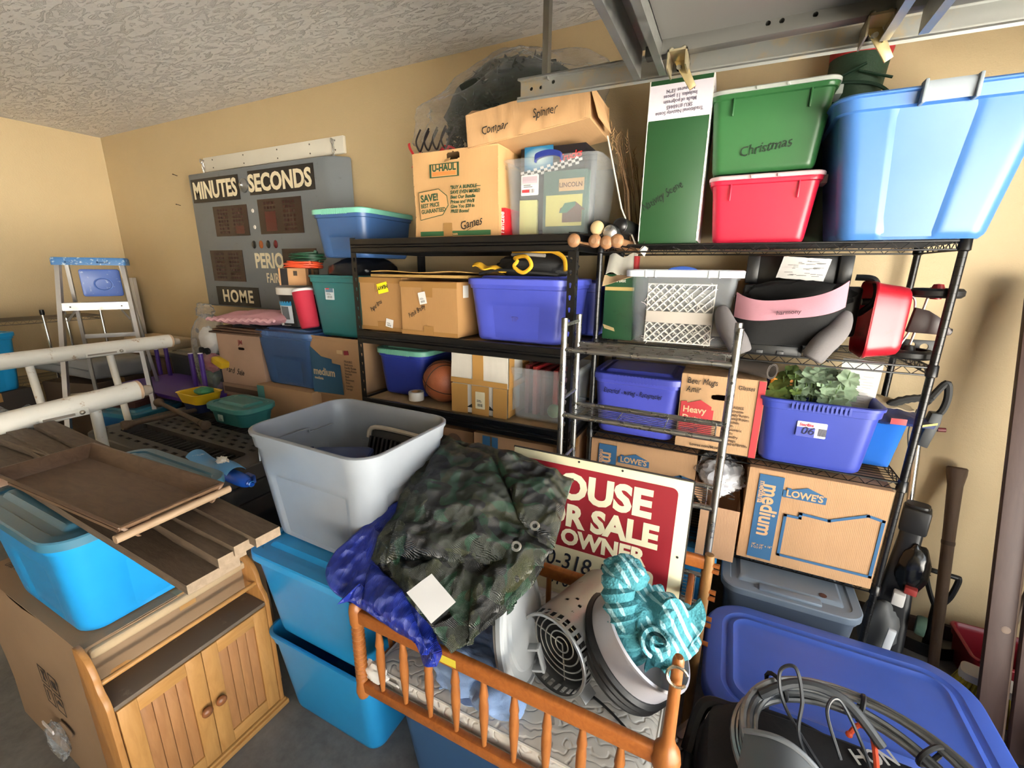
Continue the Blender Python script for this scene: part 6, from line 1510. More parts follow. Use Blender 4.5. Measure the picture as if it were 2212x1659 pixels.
# ---------------------------------------------------------------- slim silver tube rack
sil = steel('#a6a6a2', .3, .08)
o = thing('silver_rack', 'slim silver tube rack with wire tiers standing in front of the black racks', 'shelving rack', (0, 0, 0))
QX0, QX1, QY0, QY1 = -.567, .038, 1.62, 1.80
for x in (QX0, QX1):
    for y in (QY0, QY1):
        q = MB().cyl((x, y, 0), (x, y, 1.525), .0125, 14).build('post', sil, o); MB().lathe([(.0128, 1.49), (.0132, 1.495), (.0132, 1.528), (0, 1.53)], 14, T(x, y, 0)).build('post_cap', steel('#8f8f8a', .35), q)
for x in (QX0, QX1):
    for z in (1.50, 1.20, .92, .55, .2): MB().cyl((x, QY0, z), (x, QY1, z), .0075, 10).build('end_bar', sil, o)
for z in (1.405, 1.135, .865, .45, .12):
    q = MB().cyl((QX0, QY0, z), (QX1, QY0, z), .0105, 12).build('tier', sil, o); MB().cyl((QX0, QY1, z), (QX1, QY1, z), .0105, 12).build('tier_back_bar', sil, q)
    wz = MB()
    for i in range(1, 9): yy = QY0 + (QY1 - QY0) * i / 9; wz.tube([(QX0 + .03, yy, z), (QX1 - .03, yy, z)], .0018, 5)
    for f_ in (.05, .36, .66, .95): xx = QX0 + (QX1 - QX0) * f_; wz.tube([(xx, QY0, z - .003), (xx, QY1, z - .003)], .0026, 5)
    stuff(wz.build('tier_wires', sil, q))
    for x in (QX0, QX1): MB().ball((x, QY0 - .0125, z - .06), .005, 8, 6).build('rivet', ink('#3a3835'), q)

# ---------------------------------------------------------------- tarps
t = NT('camo_tarp'); v = t.coord()
nA = t.noise(v, 11, 1, .3, .8); nB = t.noise(t.coord('Object', (1.1, .8, 1)), 9.0, 1, .3, 1.0); nC = t.noise(t.coord('Object', (.7, 1.3, 1)), 13, 1, .3, .8)
c0 = t.mix(t.ramp(nA, [(.52, (0, 0, 0)), (.535, (1, 1, 1))]), srgb('#22271b'), srgb('#1d3a28'))
c0 = t.mix(t.ramp(nB, [(.57, (0, 0, 0)), (.585, (1, 1, 1))]), c0, srgb('#30321f'))
c0 = t.mix(t.ramp(nC, [(.56, (0, 0, 0)), (.572, (1, 1, 1))]), c0, srgb('#0f100e'))
t.col(c0); t.rough(.2)
wv = t.math('ADD', t.wave(v, 130, 'X'), t.wave(v, 130, 'Y')); t.bump(t.math('ADD', t.math('MULTIPLY', wv, .06), t.math('ADD', t.vor(v, 17), t.math('MULTIPLY', t.vor(t.coord('Object', (1.3, .8, 1)), 38), .45))), .7, .022); M_CAMO = t.m
t = NT('blue_tarp_film'); v = t.coord(); t.col(t.mix(t.noise(v, 12, 3), srgb('#16226f'), srgb('#2335a0'))); t.rough(.28); t.bump(t.math('ADD', t.math('MULTIPLY', t.wave(v, 110, 'X'), .05), t.math('ADD', t.vor(v, 20), t.math('MULTIPLY', t.vor(t.coord('Object', (1.3, .8, 1)), 45), .45))), .75, .022); M_BTARP = t.m
def bez(a, b, c, t_): return a * (1 - t_) ** 2 + b * 2 * t_ * (1 - t_) + c * t_ * t_
def sheet(A, B, C_, D, midR=None, midL=None, midT=None, midB=None, nu=60, nv=60, th=.03, wr=.012, sd=0, fr=9, puff=.02):
    """corners: D bottom-left, C bottom-right, B top-right, A top-left"""
    A, B, C_, D = [Vector(p) for p in (A, B, C_, D)]
    mr = Vector(midR) if midR is not None else (C_ + B) / 2; ml = Vector(midL) if midL is not None else (D + A) / 2
    mtp = Vector(midT) if midT is not None else (A + B) / 2; mb_ = Vector(midB) if midB is not None else (D + C_) / 2
    nrm = (C_ - D).cross(A - D).normalized()
    def f(u, v_):
        l, r = bez(D, ml * 2 - (D + A) / 2, A, v_), bez(C_, mr * 2 - (C_ + B) / 2, B, v_)
        b, tp = bez(D, mb_ * 2 - (D + C_) / 2, C_, u), bez(A, mtp * 2 - (A + B) / 2, B, u)
        p = l * (1 - u) + r * u + b * (1 - v_) + tp * v_ - (D * (1 - u) * (1 - v_) + C_ * u * (1 - v_) + A * (1 - u) * v_ + B * u * v_)
        q = p * fr + Vector((sd, sd * .7, 0)); e = (4 * u * (1 - u)) ** .4 * (4 * v_ * (1 - v_)) ** .4
        w = wr * 1.5 * (crumple(p, fr * .85, sd) - .45) + wr * .6 * (crumple(p, fr * 2.2, sd + 3) - .45) + wr * .4 * fbm(q * .5, 1, 2)
        return p + nrm * (w + puff * e)
    return MB().grid(f, nu, nv, None, th)
o = thing('camo_tarp', 'folded camouflage tarp with metal eyelets slumped over the crib rail', 'tarp', (0, 0, 0))
A = atZ(957, 942, 1.065); B = atZ(1205, 1010, 1.03); Fm = atZ(1187, 1200, .93); E_ = atZ(975, 1412, .795); D = atZ(803, 1212, .875)
sheet(A, B, E_, D, midR=Fm, nu=110, nv=110, th=.045, wr=.034, sd=1.0, puff=.03, midL=atZ(868, 1075, .985)).build('lower_layer', M_CAMO, o, ang=60)
sheet(atZ(962, 948, 1.075), atZ(1060, 985, 1.075), atZ(1175, 1225, .95), atZ(830, 1215, .90), nu=60, nv=60, th=.012, wr=.024, sd=4, puff=.045, midL=atZ(880, 1085, 1.0)).build('middle_fold', M_CAMO, o, ang=60)
sheet(atZ(1060, 985, 1.075), atZ(1238, 1035, 1.035), atZ(1196, 1185, .955), atZ(1122, 1120, 1.0), nu=60, nv=50, th=.016, wr=.03, sd=7, puff=.045).build('upper_fold', M_CAMO, o, ang=60)
sheet(atZ(1130, 1145, .99), atZ(1196, 1190, .96), atZ(1010, 1395, .82), atZ(1020, 1270, .885), nu=50, nv=50, th=.016, wr=.028, sd=9, puff=.04).build('corner_fold', M_CAMO, o, ang=60)
for px, py, z in ((1155, 1136, 1.045), (1115, 1180, 1.03)):
    p = atZ(px, py, z); MB().lathe([(.0065, 0), (.0075, .003), (.012, .003), (.0135, 0), (.012, -.002), (.0065, -.002)], 20, aim(p, (EYE - p).normalized() + Vector((0, 0, .4)))).build('eyelet', steel('#cfcfca', .3), o)
c = atZ(928, 1297, .90); ux = (atZ(965, 1300, .885) - atZ(890, 1292, .915)).normalized(); uy = (atZ(915, 1250, .925) - atZ(940, 1340, .875)).normalized(); nz = ux.cross(uy).normalized(); uy = nz.cross(ux)
MB().grid(lambda u, v_: ((u - .5) * .085, (v_ - .5) * .095, .004 + .003 * noise.noise(Vector((u * 2.3 + 9.1, v_ * 1.1 + 4.7, 12.3)))), 14, 14, None, .001).build('paper_label', paint('#b9b7b4', .5), o, frame(c + nz * .012, ux, uy, nz) @ RZ(.75))
o = thing('blue_tarp', 'rolled royal blue tarp under the camouflage tarp on the crib corner', 'tarp', (0, 0, 0))
sheet(atZ(868, 1080, .97), atZ(930, 1215, .87), atZ(940, 1418, .78), atZ(757, 1300, .815), midL=atZ(716, 1212, .86), nu=80, nv=60, th=.05, wr=.022, sd=3, puff=.02).build('tarp_roll', M_BTARP, o, ang=60)
sheet(atZ(800, 1215, .872), atZ(870, 1270, .86), atZ(925, 1408, .80), atZ(782, 1300, .835), nu=50, nv=40, th=.02, wr=.012, sd=6, puff=.03).build('tarp_cuff', M_BTARP, o, ang=60)

# ---------------------------------------------------------------- big blue lidded bin, hose bundle (lower right)
o = thing('big_blue_bin', 'very large royal blue bin with a wide rounded lid on the floor', 'storage bin', (.465, 1.475, 0))
tote_body(.74, .50, .395, taper=.12, r=.12, panel=False).build('tub', plastic('#3553ae', .38), o)
def bl(o_, z, r=.15): return [(x, y, z) for x, y, *_ in rrect(.80 + 2 * o_, .54 + 2 * o_, r + o_, 12, 10)]
MB().loops([[(x * .5, y * .5, .39) for x, y, z in bl(-.1, 0)], bl(-.05, .39), bl(-.006, .372), bl(0, .368), bl(0, .398), bl(-.006, .408), bl(-.012, .411), bl(-.055, .416), bl(-.062, .410), bl(-.072, .409), bl(-.078, .417), bl(-.092, .421), bl(-.102, .413), bl(-.115, .412), [(x * .8, y * .8, .413) for x, y, z in bl(-.115, 0)], [(x * .4, y * .4, .414) for x, y, z in bl(-.115, 0)]], True, True).build('lid', plastic('#3f5eb8', .36), o)
# duffel with hose coils in front of it
o = thing('black_duffel', 'black duffel bag on the floor carrying the steel hose coils', 'bag', (.38, .985, 0)); MB().loops([[(x + .008 * noise.noise(Vector((x * 9, y * 9, z * 9))), y + .008 * noise.noise(Vector((x * 9, y * 9, z * 9 + 5))), z + .012 * noise.noise(Vector((x * 8, y * 8, z))) * (1 if z > .05 else 0)) for x, y, *_ in rrect(w_, d_, r_, 6, 8)] for w_, d_, r_, z in ((.56, .34, .06, .0), (.62, .38, .08, .04), (.63, .385, .09, .25), (.62, .38, .09, .45), (.59, .36, .09, .525), (.52, .30, .08, .55), (.3, .16, .05, .555))], True, True).build('bag_body', fabric('#0f0f10', .8), o)
MB().tube(smooth_path([(-.26, .10, .42), (-.22, .16, .50), (-.10, .17, .52), (.0, .14, .53)], 8), .022, 8).build('strap', fabric('#0f0f10', .8), o); MB().tube(smooth_path([(-.30, .02, .40), (-.30, .10, .47), (-.20, .15, .49)], 8), .018, 8).build('strap', fabric('#0f0f10', .8), o)
text('HON', .05, ink('#b8b8b4'), o, TOP(.03, .095, .562, .45), .001, 0, .9)
o = thing('steel_hose_coil', 'coils of braided steel hose bound with black ties on the black duffel', 'hose', M=T(.385, 1.02, .55) @ RX(.08) @ RY(.04))
hs = steel('#8d8f90', .34, .3); R_ = random.Random(12)
for k in range(9):
    rr = .215 + .012 * (k % 3) + .002 * k; z0 = .010 * (k // 3) + .02
    MB().tube([(rr * math.cos(a) * 1.02 + (.03 if k > 4 else 0), rr * math.sin(a) * .86 + (.02 if k > 4 else 0), z0 + .006 * math.sin(a * 2 + k)) for a in [2 * PI * i / 56 for i in range(56)]], .0085 if k % 3 else .007, 7, True).build('hose_loop', hs if k % 2 == 0 else steel('#6f7172', .36, .3), o)
for a in (.75, 1.35, 2.2): MB().tube([((.235 + .036 * math.cos(b)) * math.cos(a) * 1.04, (.235 + .036 * math.cos(b)) * math.sin(a) * .9, .03 + .03 * math.sin(b)) for b in [2 * PI * i / 14 for i in range(14)]], .006, 6, True).build('tie', paint('#0e0e0f', .5), o)
o = thing('black_cable', 'tangle of thin black cable looping up from the hose coils', 'cable', (.30, 1.06, .56))
MB().tube(smooth_path([(.1, -.12, -.02), (.02, -.05, .03), (-.05, .03, .08), (-.07, .06, .15), (-.04, .06, .18), (-.02, .03, .12), (-.02, -.02, .05), (.04, -.1, .0), (.09, -.16, .0)], 10), .0045, 7).build('loop', plastic('#2c2f33', .4), o); MB().tube(smooth_path([(.06, -.03, .05), (.03, .02, .12), (.06, .06, .13), (.11, .02, .06), (.13, -.08, .02)], 10), .004, 7).build('loop', plastic('#2c2f33', .4), o)
MB().tube(smooth_path([(-.1, .07, .05), (-.02, .10, .10), (.08, .1, .10), (.16, .06, .04)], 8), .012, 8).build('thick_lead', plastic('#3a3d40', .5), o)
p = atZ(1872, 1608, .585); o = thing('orange_hook', 'small orange plastic hook among the hose coils', 'hook', p); MB().tube(smooth_path([(-.03, .02, -.01), (-.01, .035, .015), (.012, .02, .012), (.014, -.03, -.01), (.005, -.08, -.02)], 8), .006, 8).build('bend', plastic('#e2552f', .4), o); MB().ball((-.03, .02, -.01), .008, 10, 8).build('tip', plastic('#e2552f', .4), o)
p = atZ(1690, 1662, .60); o = thing('grey_shield', 'dark grey curved plastic shield resting on the black duffel', 'plastic guard', (p.x, p.y, p.z)); MB().grid(lambda u, v_: (-.11 + .17 * u + .03 * v_, -.16 + .2 * v_ - .03 * u, -.05 + .05 * math.sin(PI * u * .9) + .07 * v_ * (1 - u * .5)), 18, 18, None, .012).build('shell', plastic('#4a4e52', .45), o); MB().tube([(-.11 + .17 * u + .03, .04 - .03 * u, -.05 + .05 * math.sin(PI * u * .9) + .07 * (1 - u * .5)) for u in [k / 16 for k in range(17)]], .007, 8).build('rim_bead', plastic('#6a6e72', .45), o)
p = atZ(1498, 1575, .40); o = thing('steel_bracket', 'grey steel folding bracket with a slotted arm beside the crib post', 'bracket', M=T(p.x, p.y, p.z) @ RZ(1.0) @ RX(-.2)); MB().loops([[(x, y, z) for x, y, *_ in rrect(.21, .055, .025, 6, 1)] for z in (0, .006)], True, True).build('arm', steel('#8b8983', .4), o); MB().loops([[(x, y, z) for x, y, *_ in rrect(.13, .02, .009, 6, 1)] for z in (.0062, .012)], True, True).build('raised_slot', steel('#a09d95', .35), o)
for x in (-.08, .08): MB().ball((x, 0, .012), .009, 12, 8, (1, 1, .6)).build('rivet', steel('#c4c2bc', .3), o)
MB().bx(-.13, .09, -.05, .05, -.38, -.006).build('bracket_leg', paint('#33312e', .6), o, bevel=.004) if False else None
q = MB().cyl((0, 0, -p.z + .01), (0, 0, 0), .016, 10).build('bracket_post', paint('#33312e', .6), o, (T(p.x, p.y, p.z) @ RZ(1.0) @ RX(-.2)).inverted() @ T(p.x, p.y, p.z))
p = atZ(1565, 1600, .45); o = thing('pruning_tool', 'black long-nosed tool with looped handles beside the steel bracket', 'tool', (p.x, p.y, p.z)); MB().tube(smooth_path([(-.09, -.06, -.02), (-.06, .04, .05), (.02, .06, .055), (.09, .10, .06)], 8), .018, 8).build('handle', plastic('#0f0f10', .5), o); MB().tube(smooth_path([(-.08, -.1, -.06), (0, -.02, .0), (.03, .05, .03), (.09, .10, .055)], 8), .016, 8).build('handle', plastic('#0f0f10', .5), o); MB().lathe([(0, -.008), (.02, -.006), (.02, .006), (0, .008)], 14, T(.085, .1, .06)).build('pivot', steel('#55585a', .4), o); MB().cyl((-.05, -.02, -p.z + .005), (-.05, -.02, -.0), .012, 8).build('blade', steel('#3f4142', .4), o)

# ---------------------------------------------------------------- lower left: carton, cyan bin, planks, tray, cabinet
o = carton('fragile_carton', 'big worn brown carton with printed handling icons, under the cyan bin', (-1.92, .64, 0), .77, .55, .645, 0, '#93775a', seed=61, crumple=.008)
F = lambda x, z, r=0: FRONT(x, -.2805, z, r)
IK = ink('#2b221b'); 
for i in range(2):
    for j in range(2):
        cx, cz = .02 + i * .075, .30 + j * .085
        b_ = .003
        for x0, x1, z0, z1 in ((-.03, .03, -.036, -.036 + b_), (-.03, .03, .036 - b_, .036), (-.03, -.03 + b_, -.036, .036), (.03 - b_, .03, -.036, .036)): decal(rect(x0, x1, z0, z1), IK, o, F(cx, cz), 'icon_frame')
        shp = [rect(-.014, -.006, -.02, .02), [(-.012, -.02), (.012, -.02), (.003, 0), (.014, .02), (-.014, .02), (-.003, 0)], [(-.02, 0), (.02, 0), (.012, .014), (0, .02), (-.012, .014)], rect(-.016, .016, -.018, .012)][i * 2 + j]
        decal(shp, IK, o, F(cx, cz), 'icon')
decal([(.05 * math.cos(a), .022 * math.sin(a)) for a in [2 * PI * k / 24 for k in range(24)]], ink('#6b5642'), o, F(.08, .19), 'oval_print'); decal([(.046 * math.cos(a), .019 * math.sin(a)) for a in [2 * PI * k / 24 for k in range(24)]], ink('#93775a'), o, F(.08, .19) @ T(0, 0, .001), 'oval_field')
R_ = random.Random(3)
for k in range(7): text('Order 0%d  fragile goods' % (k + 31), .026, ink('#4a3a2c'), o, TOP(-.34 + .05 * (k % 3), -.22 + k * .03, .6475, .1), .0001, .1, .8)
MB().bx(-.025, .02, -.26, .28, 0, .03).build('corner_guard', cardboard('#b39a78'), o, T(.385, 0, .61), bevel=.01, seg=3)
q = thing('plastic_bag', 'scrap of clear plastic bag hanging at the big worn carton', 'bag', (-1.90, .345, .12)); blob((0, 0, 0), .055, .02, .07, 26, 18, .2, 2, .3, 2).build('film', M_FILM, q); MB().bx(-.05, .03, -.012, -.008, .055, .07).build('zip_edge', paint('#cfc9c6', .5), q)
o = tote('cyan_bin', 'bright cyan bin with a shade-toned lid on the big worn carton under the planks', (-1.80, .60, .652), .46, .54, .335, '#1f8ccc', PI / 2, '#3c6c82', panel=True, pz=.6, pu=.6, r=.06, rough=.28)  # lid is toned down from cyan: the planks' shade is in its colour
sticker(o, .13, -.256, .27, .06, .07, '#e3e6ea', .1, accent='#2a3f8a')
ZK = .652 + .335 + .024
plk = wood('#6b5a48', '#4d3f32', (3, 16, 16), .75, .35); plk_end = wood('#8d7a66', '#74634f', (16, 16, 16), .8, .3)
def plank(label, pe, z, L, w, th, rz, dx=0):
    p = atZ(pe[0], pe[1], z + th); o = thing('plank', label, 'plank', (p.x, p.y, z), rz, 'weathered planks on the cyan bin')
    q = MB().grid(lambda u, v_: (-L * u, (.5 - v_) * w, th + .0015 * noise.noise(Vector((u * 30, v_ * 4, z * 9)))), 30, 4, None, th); q.build('board', plk, o)
    MB().bx(-.001, .0012, -w / 2, w / 2, 0, th).build('sawn_end', plk_end, o); return o
plank('wide dark weathered plank lying lowest on the cyan bin', (462, 1232), ZK, 1.5, .115, .024, -.03)
plank('weathered plank lying beside the wide dark one, under the serving tray', (500, 1192), ZK + .026, 1.5, .062, .026, -.055)
plank('weathered plank second from the top of the fanned stack', (528, 1170), ZK + .030, 1.5, .075, .030, -.07) if False else None
plank('weathered plank between its neighbours in the fanned stack', (530, 1168), ZK + .040, 1.5, .056, .026, -.035)
plank('palest weathered plank nearest the grey open bin', (578, 1150), ZK + .054, 1.5, .060, .024, -.06)
plank('stub of board under the left ends of the planks', (190, 985), ZK + .03, .55, .10, .03, .05)
ZT = ZK + .088
tl, tr2, br, bl_ = [atZ(x, y, ZT + .035) for x, y in ((180, 957), (462, 1047), (285, 1150), (0, 1030))]
cx = (tl + tr2 + br + bl_) / 4; ax = ((tr2 - tl) + (br - bl_)).normalized(); rz = math.atan2(ax.y, ax.x); tw = ((tr2 - tl).length + (br - bl_).length) / 2; td = ((tl - bl_).length + (tr2 - br).length) / 2
o = thing('serving_tray', 'brown wooden serving tray with slot handles on top of the planks', 'tray', (cx.x, cx.y, ZT), rz); tyw = wood('#6f5540', '#5a4331', (4, 14, 14), .5, .1)
MB().bx(-tw / 2 + .02, tw / 2 - .02, -td / 2 + .02, td / 2 - .02, 0, .008).build('base', tyw, o)
def wallp(a, b, nm):
    a, b = Vector(a), Vector(b); d = (b - a).normalized(); n2 = Vector((-d.y, d.x, 0))
    q = MB().loops([[tuple(p + n2 * s + Vector((0, 0, z))) for s, z in ((.03, .002), (.038, .0), (.006, .045), (-.004, .043))] for p in (a, b)], True, True).build(nm, tyw, o, bevel=.002); return q
cs = [(-tw / 2, -td / 2, 0), (tw / 2, -td / 2, 0), (tw / 2, td / 2, 0), (-tw / 2, td / 2, 0)]
for i in range(4):
    q = wallp(cs[i], cs[(i + 1) % 4], 'side')
    if i % 2: s = 1 if i == 1 else -1; cut(q, MB().bx(min(s * (tw / 2 - .06), s * (tw / 2 + .03)), max(s * (tw / 2 - .06), s * (tw / 2 + .03)), -.055, .055, .018, .034))
MB().cyl((tw / 2 - .0, -td / 2 - .012, .02), (tw / 2 - .0, td / 2 + .012, .02), .010, 10).build('dowel', wood('#9a8268', '#846b52', (14, 3, 14), .6), o)
# water blaster on the shelf panels
p = atZ(537, 1052, .805)
o = thing('water_blaster', 'blue plastic water blaster with a ringed nozzle and a blue card sleeve', 'toy', M=aim((p.x, p.y + .02, ZP + .036), (-1, .06, 0))); bp = plastic('#1c4fb0', .25)
MB().lathe([(0, 0), (.007, 0), (.009, .004), (.009, .012), (.012, .014), (.012, .020), (.015, .022), (.015, .03), (.02, .034), (.028, .06), (.03, .10), (.03, .32), (.022, .36), (0, .365)], 22).build('barrel', bp, o)
MB().lathe([(.0105, .006), (.013, .008), (.0105, .010)], 18).build('nozzle_ring', plastic('#3f8fe0', .3), o)
MB().grid(lambda u, v_: (.05 * math.cos(.6 + 2.0 * u), .05 * math.sin(.6 + 2.0 * u) + .012 * math.sin(v_ * 7), .12 + .34 * v_), 12, 20, None, .002).build('card_sleeve', paint('#4d8fc0', .45, 0, .12, '#cfd8dc'), o)
blob((.0, .055, .22), .022, .02, .035, 20, 14, .3, 3, .4, 5).build('paper_scraps', paint('#d8d4ca', .8), o); MB().bx(-.05, -.02, -.03, .01, .06, .12).build('grip', plastic('#2d4fa0', .35), o, bevel=.006)

# cabinet facing the right
oak = wood('#b9854c', '#a06d38', (12, 12, 2.2), .38, .05); oakF = wood('#c08e52', '#aa7840', (12, 12, 2.2), .38, .05); plkm = wood('#b07d4e', '#9c6a40', (14, 14, 2), .4, .05); oakY = wood('#c08e52', '#aa7840', (12, 2.2, 12), .38, .05)
KX, KY0, KY1 = -1.42, .355, .845
o = thing('wall_cabinet', 'oak wall cabinet with two panelled doors and wooden knobs on the floor', 'cabinet', (0, 0, 0))
prof = [(0, .02), (.125, .02), (.125, .50), (.118, .525), (.10, .55), (.092, .575), (.088, .60), (.07, .635), (.045, .655), (.02, .665), (0, .665)]
prof = [(p_.x, p_.y) for p_ in smooth_path([(x, z, 0) for x, z in prof[2:]], 4)]
poly = [(0, .02), (.125, .02)] + prof
for y in (KY0, KY1 - .016): MB().prism(poly, 0, .016, frame((KX - .125, y + .016, 0), (1, 0, 0), (0, 0, 1), (0, -1, 0))).build('side_panel', oak, o, bevel=.002)
MB().bx(KX - .125, KX + .012, KY0 - .012, KY1 + .012, 0, .022).build('plinth', oakY, o, bevel=.005); MB().bx(KX - .12, KX + .004, KY0 - .004, KY1 + .004, .022, .034).build('plinth_step', oakY, o, bevel=.003)
MB().bx(KX - .125, KX - .002, KY0 + .016, KY1 - .016, .485, .50).build('top_shelf', paint('#675849', .7, 0, .08, '#8a7a68'), o, bevel=.002)
MB().bx(KX - .125, KX - .118, KY0 + .016, KY1 - .016, .034, .53).build('back_panel', oak, o)
MB().cyl((KX - .045, KY0 + .01, .565), (KX - .045, KY1 - .01, .565), .0085, 12).build('towel_rail', oakY, o)
for k in range(2):
    y0 = KY0 + .018 + k * (KY1 - KY0 - .036) / 2 + .001; y1 = y0 + (KY1 - KY0 - .036) / 2 - .002; z0, z1 = .04, .482; fw = .048
    d = MB().bx(KX - .016, KX, y0, y0 + fw, z0, z1).build('door', oakF, o, bevel=.0015)
    MB().bx(KX - .016, KX, y1 - fw, y1, z0, z1).build('stile', oakF, d, bevel=.0015)
    for za, zb in ((z0, z0 + fw), (z1 - fw, z1)): MB().bx(KX - .016, KX - .0004, y0 + fw, y1 - fw, za, zb).build('rail', oakY, d, bevel=.0015)
    n = 4; pw = (y1 - y0 - 2 * fw) / n
    for i in range(n): MB().bx(KX - .014, KX - .006, y0 + fw + i * pw + .0008, y0 + fw + (i + 1) * pw - .0008, z0 + fw, z1 - fw).build('plank', plkm, d, bevel=.0012)
    MB().bx(KX - .0145, KX - .0125, y0 + fw, y1 - fw, z0 + fw, z1 - fw).build('groove_back', paint('#d8b384', .6), d)
    ky = y1 - .022 if k == 0 else y0 + .022
    MB().lathe([(.0, .028), (.010, .027), (.0165, .021), (.0175, .016), (.014, .010), (.007, .006), (.007, 0)], 22, aim((KX, ky, .265), (1, 0, 0))).build('knob', wood('#8f5a34', '#7d4a28', (8, 8, 8), .35), d)
# ---------------------------------------------------------------- overhead garage door, track and hardware
galv2 = steel('#a3a49f', .42, .3)
t = NT('galvanised_stained'); v = t.coord(); n1 = t.noise(v, 10, 6, .7); t.col(t.mix(t.ramp(n1, [(.5, (0, 0, 0)), (.72, (1, 1, 1))]), srgb('#a9aaa5'), srgb('#c2ab80'))); t.metal(.8); t.rough(.42); M_GALV = t.m
o = thing('door_track', 'galvanised overhead door track running along the wall at ceiling height', 'door track', (0, 0, 0))
TY, TX0, TX1 = 1.56, -.74, ROOM_X1 - .02
def tz(x): return 2.262 - .012 * (x - TX0)
pr = [(-.03, 0), (-.034, .006), (-.03, .012), (-.004, .012), (0, .016), (0, .070), (-.004, .074), (-.026, .074), (-.03, .068), (-.028, .066), (-.006, .070), (-.003, .066), (-.003, .02), (-.006, .016), (-.03, .016)]
MB().loops([[(x, TY + a, tz(x) + c) for a, c in pr] for x in (TX0, 0, 1.2, TX1)], True, True).build('rail', M_GALV, o, ang=25)
bh = MB()
for x in (-.70, -.665, -.62): z = tz(x) + .045 + (.01 if x > -.65 else 0); bh.cyl((x, TY - .012, z), (x, TY + .02, z), .006, 12)
cut(o.children[0], bh)
h = MB().bx(-.665, -.635, TY + .003, TY + .006, tz(-.65) + .02, CEIL).bx(-.637, -.634, TY - .022, TY + .006, tz(-.65) + .06, CEIL); h.build('hanger_strap', galv2, o, smooth=False)
MB().bx(-.640, -.60, TY - .03, TY - .026, CEIL - .27, CEIL).build('hanger_angle', steel('#6f6f6b', .45, .3), o)
MB().bx(1.4, 1.43, TY + .002, TY + .005, tz(1.4) + .02, CEIL).build('hanger_strap', galv2, o)
o = thing('garage_door', 'raised steel garage door section with stiffener struts hanging under the ceiling', 'garage door', (0, 0, 0))
dz = lambda x: tz(x) + .062
MB().loops([[(-.33, y, dz(-.33) + a), (TX1 - .02, y, dz(TX1) + a), (TX1 - .02, y, dz(TX1) + a + .045), (-.33, y, dz(-.33) + a + .045)] for y, a in ((1.475, .005), (-3.3, .005))], True, True).build('door_panel', paint('#6a6864', .55, .1), o)
est = MB().bx(-.30, 1.74, 1.440, 1.476, dz(.5) - .022, dz(.5) + .02).build('end_stile', paint('#5f5e5a', .5, .3), o, bevel=.004)
for x in (-.285, .285, 1.0): # U-shaped struts across the door
    z = dz(x); s = MB()
    s.bx(x - .03, x + .03, -3.3, 1.46, z - .004, z).bx(x - .03, x - .026, -3.3, 1.46, z - .075, z).bx(x + .026, x + .03, -3.3, 1.46, z - .075, z).bx(x - .045, x - .03, -3.3, 1.46, z - .075, z - .071).bx(x + .03, x + .045, -3.3, 1.46, z - .075, z - .071)
    s.build('strut', galv2, o, smooth=False)
def hinge(x):
    z = dz(x)
    h = MB().bx(x - .02, x + .03, 1.42, 1.50, z - .035, z - .03).bx(x - .02, x - .016, 1.42, 1.50, z - .075, z - .03).bx(x + .026, x + .03, 1.42, 1.50, z - .07, z - .03).build('hinge_bracket', steel('#b5a88a', .45, .3), o, smooth=False)
    MB().cyl((x + .006, 1.46, z - .06), (x + .006, TY - .006, z - .03), .006, 10).build('roller_stem', steel('#8d8d88', .35), h)
    MB().lathe([(0, -.006), (.014, -.006), (.02, 0), (.014, .006), (0, .006)], 20, aim((x + .006, TY - .012, z - .025), (0, 1, 0))).build('roller', plastic('#2c2a28', .5), h)
    for d in (-.012, .02): MB().ball((x + d, 1.43, z - .028), .007, 10, 6).build('bolt_head', steel('#c8c0a8', .4), h)
    MB().prism([(-.012, 0), (.016, 0), (.03, -.085), (.012, -.09)], -.003, .003, FRONT(x, 1.49, z - .03, .3)).build('roller_arm', steel('#c9b98e', .4, .3), h, bevel=.001)
for x in (-.215, .225): hinge(x)
bh = MB()
for x in (.0, .03, .10): bh.cyl((x, 1.42, dz(x) - .003), (x, 1.465, dz(x) - .003), .006, 12)
cut(est, bh)

# ---------------------------------------------------------------- tools in the corner behind the racks
def along(a, b): return aim(a, Vector(b) - Vector(a)), (Vector(b) - Vector(a)).length
M_, L_ = along((.845, 2.22, .0), (.80, 2.40, 1.14)); o = thing('silver_pole', 'bright silver pole with a hanging cord leaning behind the wire rack end', 'pole', M=M_)
MB().lathe([(0, 0), (.013, 0), (.013, L_), (0, L_)], 14).build('tube', steel('#dcdcd8', .2, .05), o); MB().tube(smooth_path([(.02, 0, L_), (.035, -.01, L_ - .1), (.02, -.01, L_ - .22), (.03, 0, L_ - .32)], 8), .003, 6).build('cord', plastic('#1b1b1b', .5), o)
o = thing('black_vacuum', 'black upright vacuum with a glossy bin leaning at the rack end', 'vacuum cleaner', (.80, 2.20, 0), -.3)
MB().loops([[(x + c, y + .05 * (z - .4), z) for x, y, *_ in rrect(w, d, .02, 3, 1)] for z, w, d, c in ((.02, .16, .2, 0), (.1, .14, .18, 0), (.3, .12, .14, .0), (.42, .10, .1, 0), (.62, .075, .07, 0), (.78, .075, .06, 0))], True, True).build('spine', plastic('#17181a', .4), o)
MB().bx(-.045, .045, -.03, .05, .66, .77).build('grip_block', plastic('#131314', .45), o, bevel=.01)
blob((.03, -.02, .50), .055, .05, .12, 30, 20, .12, 2).build('dust_bin', plastic('#0c0d0e', .22, .02), o); MB().bx(-.01, .03, -.11, -.07, .36, .42).build('white_latch', paint('#c9c6c2', .5), o, bevel=.006); MB().bx(.02, .06, -.09, -.06, .42, .45).build('red_latch', paint('#8a2b26', .5), o, bevel=.004)
